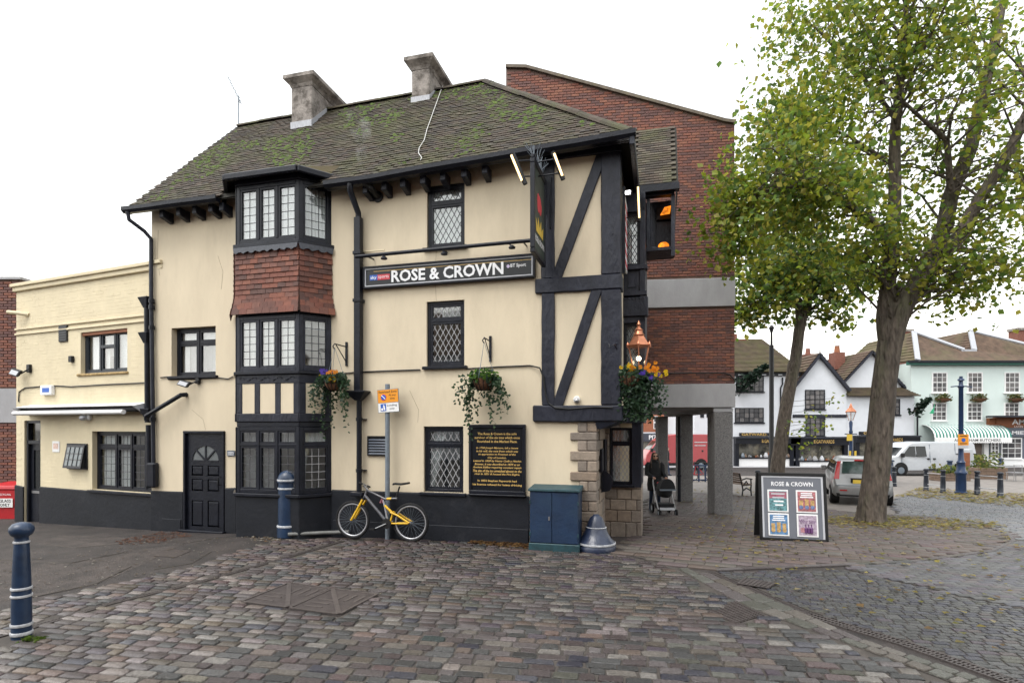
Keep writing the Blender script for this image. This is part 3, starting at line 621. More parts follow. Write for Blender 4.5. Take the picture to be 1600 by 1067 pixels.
for u in (259, 285, 310, 335, 352, 575, 604, 633, 664, 695, 728, 760):
    s = P.sz(u, 300, -.15)[0]; z = ez(s) - .07
    MB().hexa([(s - .05, YE + .09, z - .15), (s + .05, YE + .09, z - .15), (s + .05, 0, z - .21), (s - .05, 0, z - .21)], [(s - .05, YE + .09, z), (s + .05, YE + .09, z), (s + .05, 0, z), (s - .05, 0, z)]).build('rafter_foot', TIMBER, pub, P, bevel=.008)
# wing roof
b = MB(); we = lambda s, t: Vector((s, 1.95 + 1.5 * t, 6.64 + 1.82 * t))
b.quad(we(3.0, 0), we(3.93, 0), we(3.93, 1), we(3.0, 1)); b.quad(we(3.93, 0), Vector((3.93, 4.8, 6.64)), we(3.93, 1)); wroof = b.build('wing_roof', ROOFBASE, pub, P)
items = []
for i in range(24):
    x = 3.22 - (.08 if i % 2 else 0)
    while x < 3.88:
        items.append((Matrix.Translation(we(x, i / 24) + Vector((0, -.01, .01))) @ Matrix.Rotation(RAD(50) + ru(-.03, .02) - .06, 4, 'X') @ Matrix.Diagonal((.163, .13, .018, 1)), 0, random.choice(RC[:5] + [(.085, .07, .052)]))); x += tw
lay(wroof, 'roof_tile', ROOFT, [TILE], items, P, 300)
MB().box(3.1, 3.95, 1.88, 2.02, 6.50, 6.63).build('wing_gutter', BLACK, pub, P)
# --- chimneys
def chimney(s0, s1, y0, y1, ztop, zbase):
    b = MB(); b.box(s0, s1, y0, y1, zbase - 1.2, ztop - .26); ch = b.build('chimney', CHIM, pub, P, bevel=.02)
    c = MB(); o = .04
    prof = [(0, ztop - .265), (.03, ztop - .2), (.10, ztop - .13), (.13, ztop - .10), (.13, ztop - .02), (.09, ztop)]
    rings = [[(s0 - q, y0 - q, z), (s1 + q, y0 - q, z), (s1 + q, y1 + q, z), (s0 - q, y1 + q, z)] for q, z in prof]; c.loft(rings); c.build('chimney_cap', CHIM, ch, P)
    f = MB(); k = .012; zl = 6.35 + (y0 - YE) * 3.2 / 3.03
    f.box(s0 - k, s1 + k, y0 - k, y0 - .001, zl - .05, zl + .16)
    y2 = min(y1, 2.6); f.hexa([(s1, y0 - k, zl - .05), (s1 + k, y0 - k, zl - .05), (s1 + k, y2, zl + (y2 - y0) * 1.06 - .05), (s1, y2, zl + (y2 - y0) * 1.06 - .05)], [(s1, y0 - k, zl + .15), (s1 + k, y0 - k, zl + .15), (s1 + k, y2, zl + (y2 - y0) * 1.06 + .12), (s1, y2, zl + (y2 - y0) * 1.06 + .12)])
    f.build('flashing', LEADF, ch, P)
sx = P.sz(455, 200, 2.0)[0]; chimney(sx, P.sz(487, 190, 2.0)[0], 2.0, 3.35, P.sz(470, 113, 1.9)[1], 8.8)
sx = P.sz(643, 160, 2.3)[0]; chimney(sx, P.sz(671, 155, 2.3)[0], 2.3, 3.3, P.sz(657, 85, 2.2)[1], 9.1)
# --- the three-storey bay
sA, sB, sC, sD, yB = -4.02, -2.684, -2.31, -4.42, -.45
FF = P.sub(sA, yB, 0); FFL = sB - sA; ang = math.atan2(.45, sC - sB); FR = P.sub(sB, yB, ang); FRL = sqrt(.45 ** 2 + (sC - sB) ** 2); FL = P.sub(sD, 0, -ang)
def outline(o): return [(sD - o * 1.2, .02), (sA - o * .5, yB - o), (sB + o * .5, yB - o), (sC + o * 1.2, .02)]
def pz(v): return P.sz(420, v, yB)[1]
Zh, Zs1, Zt0, Zw1, Zs2, Zp0, Zg1, Zs3 = pz(286), pz(379), pz(489), pz(491), pz(580), pz(657), pz(667), pz(771)
# top oriel
b = MB(); b.vprism(outline(.03), Zh + .002, Zh + .13)
oriel = b.build('oriel_window', BLACK, pub, P, bevel=.01); MB().vprism(outline(.06), Zs1 - .07, Zs1).build('sill', BLACK, oriel, P, bevel=.01)
window(FF, oriel, (0, FFL, Zs1 + .002, Zh), cols=(0, .335, .665, 1), pat='grid', cell=.125, curt=c_full, sill=0, sub=True, y=0, fw=.07)
window(FR, oriel, (.01, FRL - .0, Zs1 + .002, Zh), pat='grid', cell=.125, curt=c_full, sill=0, sub=True, y=0, fw=.07)
window(FL, oriel, (0, FRL - .01, Zs1 + .002, Zh), pat='grid', cell=.125, sill=0, sub=True, y=0, fw=.07)
b = MB(); n_ = 22; top = Zs1 - .071
for F_, L_ in ((FF, FFL), (FR, FRL)):
    q = MB(); k = int(L_ / .05); pts = [(i * L_ / k, top - .09 - .02 * sin(i * 1.9) - ru(0, .012)) for i in range(k + 1)]
    q.prism([(x, z) for x, z in pts] + [(L_ + .02, top), (-.02, top)], -.075, -.055); q.build('lead_apron', mat('lead_apron_paint', (.05, .055, .07), .5, var=.3, scale=20) if 'lead_apron_paint' not in MATS else MATS['lead_apron_paint'], oriel, F_)
# bay roof with its gutter
b = MB(); zr = Zh + .14; bo = outline(.17); tp = roofpt(-3.3, .17); ty = tp.y; tz = tp.z
b.hexa([(x, y, zr) for x, y in bo], [(sD - .1, ty, tz), (sA + .05, ty - .02, tz), (sB - .05, ty - .02, tz), (sC + .1, ty, tz)]); br = b.build('bay_roof', MOSSR, pub, P)
items = []
for i in range(6):
    t = i / 6.
    for (pa, pb) in ((bo[1], bo[2]), (bo[2], bo[3])):
        za = zr + (tz - zr) * t + .015; qa = Vector((pa[0] + ((sA + .05 if pa == bo[1] else sB - .05) - pa[0]) * t, pa[1] + (ty - pa[1]) * t, za)); qb_ = Vector((pb[0] + ((sB - .05 if pb == bo[2] else sC + .1) - pb[0]) * t, pb[1] + (ty - pb[1]) * t, za))
        dd = qb_ - qa; n2 = max(1, int(dd.length / tw)); rzz = math.atan2(dd.y, dd.x)
        for k in range(n2): items.append((Matrix.Translation(qa + dd * (k + .5) / n2) @ Matrix.Rotation(rzz, 4, 'Z') @ Matrix.Rotation(RAD(33) + ru(-.03, .03), 4, 'X') @ Matrix.Diagonal((dd.length / n2 * .97, .17, .018, 1)), 0, random.choice(RC)))
lay(br, 'roof_tile', ROOFT, [TILE], items, P, 300)
for pa, pb in zip(outline(.19)[:-1], outline(.19)[1:]):
    b = MB(); b.beam((pa[0], pa[1], zr - .04), (pb[0], pb[1], zr - .04), .09, .11); b.build('bay_gutter', BLACK, br, P, bevel=.015)
b = MB(); b.vprism(outline(.11), Zh + .131, zr - .005); b.build('bay_cornice', BLACK, br, P)
b = MB(); b.tube([(sD - .16, -.1, zr - .08), (sD - .18, -.12, zr - .22), (sD - .12, -.16, zr - .42)], .04); b.build('gutter_outlet', BLACK, br, P, smooth=50)
# tile-hung apron
b = MB(); b.hexa([(x, y, Zt0 + .02) for x, y in outline(.02)], [(x, y, Zs1 - .072) for x, y in outline(-.02)]); ap = b.build('tile_apron', MORTARD, pub, P)
HC = [(.165, .058, .036), (.15, .052, .035), (.185, .070, .044), (.13, .048, .034), (.105, .044, .033), (.165, .064, .043), (.085, .042, .034), (.175, .062, .040), (.145, .062, .045)]
items = []; nr = 13; hgt = Zs1 - .09 - (Zt0 - .02)
for i in range(nr):
    z = Zt0 - .02 + hgt * i / nr; fl = .02 + .065 * max(0, 1 - i / 4.) ** 1.6
    for F_, L_ in ((FF, FFL), (FR, FRL), (FL, FRL)):
        L2 = L_ + fl * (.9 if F_ is FF else .5); x = (-fl * .45 if F_ is FF else 0) - (.08 if i % 2 else 0); x0 = x + (.08 if i % 2 else 0); xe = x0 + L2
        while x < xe - .01:
            a, c = max(x, x0), min(x + .166, xe)
            if c - a > .02:
                M = F_.M @ Matrix.Translation(((a + c) / 2, -fl - ru(0, .006), z)) @ Matrix.Rotation(RAD(90) - .09 - fl * .9 + ru(-.02, .02), 4, 'X') @ Matrix.Rotation(ru(-.015, .015), 4, 'Z') @ Matrix.Diagonal(((c - a) * .97, .125, .014, 1))
                items.append((M, 0, random.choice(HC if rnd() > .25 + .15 * (i < 3) else HC[4:5] + HC[6:7])))
            x += .166
lay(ap, 'hanging_tile', REDT, [TILE], items, None, 300, 'hanging_tiling')
# first-floor bay
b = MB(); b.vprism(outline(-.01), Zt0 - .04, Zt0 + .02); bay1 = b.build('bay_window', BLACK, pub, P, bevel=.01); MB().vprism(outline(.05), Zs2 - .06, Zs2).build('sill', BLACK, bay1, P, bevel=.01)
window(FF, bay1, (0, FFL, Zs2 + .002, Zw1 - .02), cols=(0, .335, .665, 1), pat='grid', cell=.125, curt=c_full, sill=0, sub=True, y=0, fw=.07, m=TIMBER)
window(FR, bay1, (.01, FRL, Zs2 + .002, Zw1 - .02), pat='grid', cell=.125, sill=0, sub=True, y=0, fw=.07, m=TIMBER, curt=lambda C, a, c, e, h, y: curtain(C, a, c, e + (h - e) * .8, h, y))
window(FL, bay1, (0, FRL - .01, Zs2 + .002, Zw1 - .02), pat='grid', cell=.125, sill=0, sub=True, y=0, fw=.07, m=TIMBER)
# timber panelling
b = MB(); b.vprism(outline(-.03), Zp0 + .06, Zs2 - .062); pn = b.build('bay_panelling', TIMBER, pub, P)
zt_, zb_ = Zs2 - .062, Zp0 - .02
for F_, L_, cs in ((FF, FFL, (0, .335, .665, 1)), (FR, FRL, (0, 1)), (FL, FRL, (0, 1))):
    MB().box(0, L_, -.004, .03, zt_ - .16, zt_).build('timber_rail', TIMBER, pn, F_, bevel=.008); MB().box(0, L_, -.012, .03, zb_, zb_ + .15).build('timber_rail', TIMBER, pn, F_, bevel=.008)
    for c in cs: x = min(max(c * L_, .06), L_ - .06); MB().box(x - .06, x + .06, -.003, .03, zb_ + .15, zt_ - .16).build('timber_stud', TIMBER, pn, F_, bevel=.008)
    for a, c in zip(cs[:-1], cs[1:]): MB().box(max(a * L_, .06) + .061 * (a > 0 or 1), min(c * L_, L_ - .06) - .061, .008, .028, zb_ + .152, zt_ - .162).build('cream_panel', CREAM, pn, F_)
q = MB()
for i in range(9): q.tube([(.12 + i * .135 + .05 * cos(t), -.009, zt_ - .075 + .03 * sin(t)) for t in [j * pi / 5 + i % 2 * pi for j in range(6)]], .008, 5)
q.build('carved_scroll', BLACK, pn, FF)
# ground-floor bay
b = MB(); b.vprism(outline(-.005), Zg1, Zp0 - .022); bay0 = b.build('bay_window', BLACK, pub, P, bevel=.01); MB().vprism(outline(.06), Zs3 - .06, Zs3).build('sill', BLACK, bay0, P, bevel=.01)
window(FF, bay0, (0, FFL, Zs3 + .002, Zg1 - .001), cols=(0, .335, .665, 1), tr=.24, pat='grid', cell=.125, sill=0, sub=True, y=0, fw=.07, m=BLACK, lead=LEAD, curt=lambda C, a, c, e, h, y: (curtain(C, a, c, e + (h - e) * .77, h, y), curtain(C, a, a + (c - a) * .64, e, e + (h - e) * .75, y + .05, .02)))
for o in bay0.children:
    if o.name.startswith('curtain'): o.data.materials[0] = CURTD
window(FR, bay0, (.01, FRL, Zs3 + .002, Zg1 - .001), tr=.24, pat='grid', cell=.125, sill=0, sub=True, y=0, fw=.07, lead=LEADW, curt=c_tied)
window(FL, bay0, (0, FRL - .01, Zs3 + .002, Zg1 - .001), tr=.24, pat='grid', cell=.125, sill=0, sub=True, y=0, fw=.07)
b = MB(); b.vprism(outline(.01), -.5, Zs3 - .062); b.build('bay_base', PLINTH, pub, P, bevel=.01)
def roof_at(u, v, off=.04):
    y = 1.0
    for _ in range(40):
        s, z = P.sz(u, v, y); t = (z - ez(s)) / (rz_(s) - ez(s)); y2 = YE + t * (YR - YE); y += (y2 - y) * .35
    q = roofpt(s, t, off); return q
# ================================================================== things fixed on the pub's front
def onwall(name, u, v, label, cat, group=None, off=0., F=P):
    s, z = F.sz(u, v, off); return empty(name, F.w(s, off, z), F.rz, label, cat, group)
# steel-blue fascia sign
fs = onwall('pub_sign', 702, 428, 'long black fascia sign lettered ROSE & CROWN below the lamp rail', 'sign')
s0, s1 = P.sz(568, 435, -.06)[0], P.sz(836, 415, -.06)[0]; z0, z1 = 4.475, 4.875; b = MB()
for q in ((s0, s1, z1 - .035, z1), (s0, s1, z0, z0 + .035), (s0, s0 + .035, z0 + .035, z1 - .035), (s1 - .035, s1, z0 + .035, z1 - .035)): b.box(q[0], q[1], -.10, -.002, q[2], q[3])
b.build('sign_frame', BLACK, fs, P, bevel=.006)
b = MB(); i0, i1, k0, k1 = s0 + .035, s1 - .035, z0 + .035, z1 - .035
for q in ((i0, i1, k1 - .022, k1), (i0, i1, k0, k0 + .022), (i0, i0 + .022, k0 + .022, k1 - .022), (i1 - .022, i1, k0 + .022, k1 - .022)): b.box(q[0], q[1], -.08, -.05, q[2], q[3])
b.build('silver_border', SILVER, fs, P)
MB().box(i0 + .002, i1 - .002, -.06, -.03, k0 + .002, k1 - .002).build('sign_board', SIGNB, fs, P)
x0, x1 = P.sz(612, 430, -.06)[0], P.sz(787, 417, -.06)[0]
b = text('lettering', 'ROSE & CROWN', OFFW, fs, P, (x0 + x1) / 2, (z0 + z1) / 2 - .005, -.075, w=x1 - x0, h=.215, bold=.028)
xa, xm, xb = P.sz(578, 433, -.06)[0], P.sz(590, 432, -.06)[0], P.sz(609, 431, -.06)[0]; zc = (z0 + z1) / 2 - .0
MB().box(xa, xm, -.066, -.061, zc - .05, zc + .045).build('blue_logo_panel', BLUES, fs, P); MB().box(xm, xb, -.066, -.061, zc - .05, zc + .045).build('red_logo_panel', REDS, fs, P)
text('lettering', 'sky', OFFW, fs, P, (xa + xm) / 2, zc - .008, -.068, w=(xm - xa) * .8, h=.07, bold=.02); text('lettering', 'sports', OFFW, fs, P, (xm + xb) / 2, zc - .006, -.068, w=(xb - xm) * .86, h=.065)
xc, xd = P.sz(794, 415, -.06)[0], P.sz(822, 412, -.06)[0]
text('lettering', 'BT Sport', OFFW, fs, P, (xc + xd) / 2 + .02, zc + .02, -.066, w=(xd - xc) * .86, h=.075, bold=.015)
MB().lathe([(.001, -.0665), (.028, -.0665), (.028, -.064)], (xc + .0, 0, zc + .02), 14, 'y').build('round_logo', mat('logo_print', (.5, .42, .6), .5, var=.6, scale=60), fs, P)
MB().box(P.sz(584, 430, -.06)[0], i1 - .03, -.062, -.0595, k1 - .062, k1 - .052).build('gold_line', GOLD, fs, P)
# lamp rail
lr = onwall('sign_lamp_rail', 556, 403, 'thin black rail with three small spotlights above the fascia sign', 'light rail', off=-.3)
ra, rb_ = Vector((*[P.sz(556, 403, -.3)[0]], -.3, 5.0)), Vector((P.sz(834, 376, -.3)[0], -.3, 5.02))
b = MB(); b.tube([ra, rb_], .032, 10); b.build('rail', BLACK, lr, P, smooth=50)
for t in (.06, .5, .94): q = ra.lerp(rb_, t); b = MB(); b.tube([q, q + Vector((0, .29, .02))], .014, 6); b.build('rail_arm', BLACK, lr, P)
for u, v in ((600, 403), (694, 396), (800, 386)):
    s, z = P.sz(u, v, -.36); b = MB(); b.tube([(s - .06, -.3, 4.99), (s - .02, -.34, z + .03), (s, -.36, z)], .011, 6); b.lathe([(.02, .03), (.055, .0), (.058, -.02), (.05, -.025)], (s, -.36, z), 12); b.build('spotlight', BLACK, lr, P, smooth=40)
# hanging pictorial sign, square to the wall
hsg = onwall('hanging_sign', 842, 300, 'double-sided hanging pub sign with painted rose and two lit lamp tubes', 'sign')
sH = P.sz(843, 300, -.5)[0]; yn, yf = -1.02, -.16; zh1, zh0 = wz(240, 8.33) + .0, wz(390, 8.33); t_ = .035
b = MB()
for y0, y1, a, c in ((yn, yf, zh1 - .07, zh1), (yn, yf, zh0, zh0 + .07), (yn, yn + .06, zh0 + .07, zh1 - .07), (yf - .06, yf, zh0 + .07, zh1 - .07)): b.box(sH - t_, sH + t_, y0, y1, a, c)
b.build('sign_frame', BLACK, hsg, P, bevel=.008)
MB().box(sH - .018, sH + .018, yn + .06, yf - .06, zh0 + .07, zh1 - .07).build('picture_panel', mat('sign_art_ground', (.022, .035, .03), .5, var=.5, scale=6), hsg, P)
FH = P.sub(sH, 0, 0)
for sg in (1,):                                       # painted face turned to the right
    HF = P.sub(sH + .019, 0, RAD(90)); yc = (yn + yf) / 2; hz = zh0 + (zh1 - zh0)
    b = MB()
    for k in range(16):
        a = ru(0, 6.28); r = ru(0, .12); b.lathe([(.001, -.004), (.06, -.0035), (.07, -.001)], (yc + r * cos(a), 0, zh0 + .86 + r * 1.3 * sin(a)), 9, 'y')
    b.build('painted_rose', REDS, hsg, HF)
    b = MB(); cz = zh0 + .38; b.prism([(yc - .24, cz), (yc + .24, cz), (yc + .27, cz + .2), (yc + .14, cz + .1), (yc + .1, cz + .25), (yc, cz + .11), (yc - .1, cz + .25), (yc - .14, cz + .1), (yc - .27, cz + .2)], -.004, -.001); b.build('painted_crown', mat('crown_gold', (.62, .42, .05), .5, var=.2, scale=20), hsg, HF)
    text('lettering', 'ROSE & CROWN', OFFW, hsg, HF, yc, zh0 + .27, -.003, w=.66, h=.1, bold=.02)
b = MB(); b.beam((sH, 0, zh1 + .03), (sH, yn, zh1 + .03), .04, .05); b.beam((sH, -.03, zh1 - .5), (sH, -.03, zh1 + .35), .06, .05, (0, 1, 0)); b.beam((sH + .09, -.05, zh1 - .75), (sH + .09, -.05, zh1 + .1), .07, .025, (1, 0, 0)); b.build('bracket', BLACK, hsg, P)
b = MB()
for k in range(34): y = yn + .02 + .75 * k / 33; b.tube([(sH, y, zh1 + .05), (sH + ru(-.13, .13), y + ru(-.1, .04), zh1 + ru(.16, .3))], .004, 4)
b.build('bird_spike', GALV, hsg, P)
for (uu, vt, ub, vb, dd) in ((801, 240, 821, 288, 8.45), (864, 238, 880, 281, 8.6)):
    a = P.I @ Vector((wx(uu, dd), dd, wz(vt, dd))); c = P.I @ Vector((wx(ub, dd), dd, wz(vb, dd)))
    b = MB(); dv = (c - a).normalized(); b.tube([a, c], .035, 10); lamp = b.build('lamp_tube', BLKP, hsg, P, smooth=50)
    side = Vector((-.028 if uu < 830 else .010, -.030, 0)); b = MB(); b.tube([a + dv * .04 + side, c - dv * .05 + side], .017, 8); b.build('lit_strip', WARM, lamp, P, smooth=50)
    for t in (.25, .75): q = a.lerp(c, t); b = MB(); b.tube([q, (sH, q.y + .1, q.z + .03)], .011, 6); b.build('lamp_arm', BLACK, hsg, P)
# side-hung lit tube, floodlight and banner past the corner
b = MB(); st = empty('lamp_tube', P.w(3.25, .9, 5.9), P.rz, 'vertical lit lamp tube at the shaded side of the jettied corner', 'lamp')
a, c = P.I @ Vector((wx(997, 9.9), 9.9, wz(289, 9.9))), P.I @ Vector((wx(999, 9.9), 9.9, wz(346, 9.9))); b.tube([a, c], .035, 10); b.build('tube_case', BLKP, st, P, smooth=50)
b = MB(); b.tube([a + Vector((0, -.03, -.05)), c + Vector((0, -.03, .05))], .016, 8); b.build('lit_strip', WARM, st, P, smooth=50); b = MB(); b.tube([c.lerp(a, .2), (SR, c.y + .1, c.z + .1)], .01, 6); b.build('lamp_arm', BLACK, st, P)
fl = empty('floodlight', P.w(3.02, .6, 6.1), P.rz, 'bright lit white floodlight under the side eaves of the pub', 'floodlight')
q = P.I @ Vector((wx(981, 9.8), 9.8, wz(301, 9.8))); MB().box(q.x - .07, q.x + .07, q.y, q.y + .05, q.z - .05, q.z + .05).build('housing', BLKP, fl, P); MB().box(q.x - .045, q.x + .045, q.y - .006, q.y - .001, q.z - .03, q.z + .03).build('lens', LAMPC, fl, P); MB().beam((q.x, q.y + .03, q.z), (SR, q.y + .1, q.z + .05), .02, .02).build('bracket', BLKP, fl, P)
bn = empty('banner', P.w(SR + .08, .4, 4.6), P.rz, 'narrow red and white banner frame on the shaded side wall past the corner post', 'banner')
MB().box(SR + .052, SR + .10, .32, .40, 4.55, 6.0).build('banner_frame', BLACK, bn, P); MB().box(SR + .06, SR + .085, .401, 1.15, 4.75, 5.95).build('banner_sheet', WHITE, bn, P)
b = MB()
for k in range(6): b.box(SR + .0855, SR + .088, .45, 1.1, 4.8 + k * .19, 4.88 + k * .19)
b.build('printed_band', REDS, bn, P)
ht = empty('patio_heater', P.w(3.6, 2.6, 6.2), P.rz, 'orange glowing patio heater under the balcony ceiling', 'heater'); MB().hexa([(3.6, 2.5, 6.24), (3.78, 2.45, 6.24), (3.78, 2.6, 6.3), (3.6, 2.6, 6.3)], [(3.68, 2.5, 6.40), (3.8, 2.45, 6.40), (3.8, 2.6, 6.42), (3.7, 2.6, 6.42)]).build('heater_glow', ORANGE, ht, P); MB().box(3.52, 3.815, 2.62, 2.69, 6.2, 6.45).build('heater_case', BLKP, ht, P)
h2 = empty('table_heater', P.w(3.65, 2.5, 5.5), P.rz, 'small orange glowing heater on the balcony floor', 'heater'); MB().sphere((3.66, 2.5, 5.62), .09, 10, 6, (1.2, .6, .9)).build('heater_glow', ORANGE, h2, P); MB().box(3.52, 3.8, 2.6, 2.68, 5.482, 5.7).build('heater_case', BLKP, h2, P)
# plaque
pq = onwall('history_plaque', 777, 718, 'large black framed plaque with gold history text beside the ground-floor window', 'plaque')
s0, s1, z0, z1 = P.rect(732.5, 821, 663, 772, -.06); b = MB()
for q in ((s0, s1, z1 - .06, z1), (s0, s1, z0, z0 + .06), (s0, s0 + .05, z0 + .06, z1 - .06), (s1 - .05, s1, z0 + .06, z1 - .06)): b.box(q[0], q[1], -.075, -.002, q[2], q[3])
b.box(s0 - .01, s1 + .01, -.10, -.002, z0 - .03, z0 - .001); b.build('plaque_frame', BLACK, pq, P, bevel=.01)
MB().box(s0 + .05, s1 - .05, -.045, -.02, z0 + .06, z1 - .06).build('plaque_board', SIGNB, pq, P)
L1 = ['The Rose & Crown is the sole', 'survivor of the six inns which once', 'flourished in the Market Place.']
L2 = ['In 1728 Joseph Marsom, left a house', 'in his will, the rent from which was', 'to apprentice to Freemen of the', 'City of London.', 'Leased in 1828 by Henry Cadb a Hitchin', 'Brewer, it was described in 1839 as an', 'Ancient Edifice requiring constant repair.', 'The site of the inn stretched almost to the', 'river in 1851 & housed the Fire Engine.']
L3 = ['In 1852 Stephen Papworth had', 'his licence refused for heavy drinking']
def line(t, v, w_, sh): text('lettering', t, GOLD, pq, P, (s0 + s1) / 2, P.sz(777, v, -.05)[1], -.047, w=w_ * (s1 - s0), h=.042, shear=sh, bold=.022)
for t, v, w_ in zip(L1, (677.5, 683.5, 689.5), (.69, .8, .71)): line(t, v, w_, 0)
for t, v, w_ in zip(L2, (700, 705, 710, 715.3, 720.4, 725.5, 730.5, 735.7, 741), (.74, .74, .66, .33, .85, .8, .87, .86, .8)): line(t, v, w_, .3)
for t, v, w_ in zip(L3, (751.5, 757.5), (.69, .87)): line(t, v, w_, 0)
# louvred vent
vg = onwall('wall_vent', 589, 697, 'square black louvred vent on the cream wall behind the sign pole', 'vent')
s0, s1, z0, z1 = P.rect(574, 604, 681, 712, -.03); b = MB()
for q in ((s0, s1, z1 - .02, z1), (s0, s1, z0, z0 + .02), (s0, s0 + .02, z0 + .02, z1 - .02), (s1 - .02, s1, z0 + .02, z1 - .02)): b.box(q[0], q[1], -.04, -.002, q[2], q[3])
b.box(s0 + .02, s1 - .02, -.006, -.002, z0 + .02, z1 - .02); b.build('vent_frame', BLKP, vg, P)
for k in range(6): z = z0 + .03 + (z1 - z0 - .06) * k / 6; MB().hexa([(s0 + .02, -.038, z), (s1 - .02, -.038, z), (s1 - .02, -.03, z), (s0 + .02, -.03, z)], [(s0 + .02, -.016, z + .028), (s1 - .02, -.016, z + .028), (s1 - .02, -.010, z + .028), (s0 + .02, -.010, z + .028)]).build('slat', SIGNG, vg, P)
# dome camera
dc = onwall('dome_camera', 901, 624, 'small white dome camera above the corner beam', 'camera'); s, z = P.sz(901, 624, -.03)
MB().lathe([(.001, .0), (.055, .0), (.06, -.02), (.05, -.05), (.001, -.055)], (s, 0, z), 16, 'y').build('base', WHITE, dc, P, smooth=50); MB().sphere((s + .005, -.06, z - .02), .04).build('lens_ball', MATS['polished_metal'], dc, P, smooth=60)
# small dark plate beside the door
s, z = P.sz(361, 708, -.01); pl = onwall('name_plate', 361, 708, 'small dark name plate between the panelled door and the bay', 'plate'); MB().box(s - .09, s + .09, -.02, -.002, z - .055, z + .055).build('plate', SIGNG, pl, P, bevel=.004)
b = MB(); [b.box(s - .07, s + .07, -.0215, -.0201, z - .03 + k * .025, z - .022 + k * .025) for k in range(3)]; b.build('plate_line', OFFW, pl, P)
# central downpipe with hopper
dp = onwall('downpipe', 560, 780, 'black square downpipe with hopper between bay and fascia sign', 'downpipe'); s = P.sz(560, 500, -.1)[0]
zg = ez(s) - .08; sg_ = P.sz(546, 284, -.4)[0]; b = MB(); b.tube([(sg_, YE - .03, zg), (sg_, YE - .03, zg - .12), (s, -.1, zg - .42), (s, -.1, zg - .52)], .055, 8); b.build('swan_neck', BLACK, dp, P, smooth=50)
zh_ = P.sz(560, 612, -.1)[1]; zp = P.sz(560, 768, -.1)[1]
MB().box(s - .062, s + .062, -.16, -.04, zh_, zg - .5).build('square_pipe', BLACK, dp, P, bevel=.006)
for v in (396, 470): z = P.sz(560, v, -.1)[1]; MB().box(s - .08, s + .08, -.175, -.003, z - .03, z + .03).build('pipe_collar', BLACK, dp, P, bevel=.006)
MB().hexa([(s - .05, -.15, zh_ - .16), (s + .05, -.15, zh_ - .16), (s + .05, -.03, zh_ - .16), (s - .05, -.03, zh_ - .16)], [(s - .19, -.24, zh_ - .02), (s + .19, -.24, zh_ - .02), (s + .19, -.01, zh_ - .02), (s - .19, -.01, zh_ - .02)]).box(s - .2, s + .2, -.25, -.005, zh_ - .02, zh_ + .015).build('hopper', BLACK, dp, P, bevel=.008)
b = MB(); b.tube([(s + .01, -.09, zh_ - .15), (s + .01, -.09, zp)], .048, 10); b.build('round_pipe', BLACK, dp, P, smooth=50)
for v in (655, 735): z = P.sz(560, v, -.1)[1]; b = MB(); b.tube([(s + .01, -.09, z - .03), (s + .01, -.09, z + .03)], .06, 10); b.box(s + .05, s + .12, -.06, -.002, z - .01, z + .01); b.build('pipe_collar', BLACK, dp, P)
MB().box(s - .12, s + .13, -.2, -.03, zp - .07, zp).build('shoe', BLACK, dp, P, bevel=.01)
# boiler flue and its steam
fu = onwall('boiler_flue', 585, 303, 'angled black boiler flue below the eaves', 'flue'); s, z = P.sz(587, 305, -.1); b = MB(); b.tube([(s, 0, z), (s, -.28, z + .06), (s - .09, -.36, z + .14)], .055, 12); b.lathe([(.1, -.002), (.1, -.03), (.06, -.035)], (s, 0, z), 16, 'y'); b.build('flue_pipe', BLKP, fu, P, smooth=40)
# roof cable, overflow pipe, wall cable
b = MB(); b.tube([roof_at(u, v) for u, v in ((692, 138), (686, 155), (680, 172), (673, 192), (668, 206), (664, 222), (656, 235), (655, 243), (660, 250), (658, 254))], .0065, 5); o = b.build('roof_cable', CABLEW, None, P, loc=tuple(P.w(-1, 0, 6.5))); tag(o, 'thin white cable trailing down the mossy roof slope from the chimney', 'cable')
b = MB(); b.tube([(P.sz(565, 384, -.05)[0], -.02, 5.17), (P.sz(600, 379, -.12)[0], -.10, 5.14)], .012, 6); o = b.build('overflow_pipe', CREAMB, None, P, loc=tuple(P.w(-1.2, -.1, 5.14))); tag(o, 'thin cream overflow pipe sticking out beside the square downpipe', 'pipe')
b = MB(); b.tube([(*[P.sz(u, v, -.03)[0]], -.02, P.sz(u, v, -.03)[1]) for u, v in ((250, 590), (262, 588.5))] + [(P.sz(u, v, -.03)[0], -.02, P.sz(u, v, -.03)[1]) for u, v in ((262, 592.6), (300, 592), (340, 590), (356, 592), (364, 588))], .012, 5)
cb = b.build('wall_cable', BLKP, None, P, loc=tuple(P.w(-5.5, 0, 3))); tag(cb, 'short black cable below the left first-floor window sill', 'cable')
b = MB(); b.tube([(P.sz(u, v, -.03)[0], -.02 - (.06 if u > 840 else 0), P.sz(u, v, -.03)[1]) for u, v in ((516, 585), (552, 582))], .013, 5); b.tube([(P.sz(u, v, -.03)[0], -.02 - (.04 if u > 838 else 0) - (.05 if u > 866 else 0), P.sz(u, v, -.03)[1]) for u, v in ((567, 581), (600, 579.5), (656, 577.5))], .013, 5)
b.tube([(P.sz(u, v, -.03)[0], -.02 - (.045 if u > 838 else 0) - (.03 if v > 630 else 0), P.sz(u, v, -.03)[1]) for u, v in ((729, 576), (780, 573), (828, 571), (844, 575), (850, 590), (853, 615), (858, 630), (868, 637), (890, 639), (930, 636), (958, 637))], .013, 5)
o = b.build('wall_cable', BLKP, None, P, loc=tuple(P.w(0, 0, 3))); tag(o, 'long black cable running along the cream front to the corner beam', 'cable')
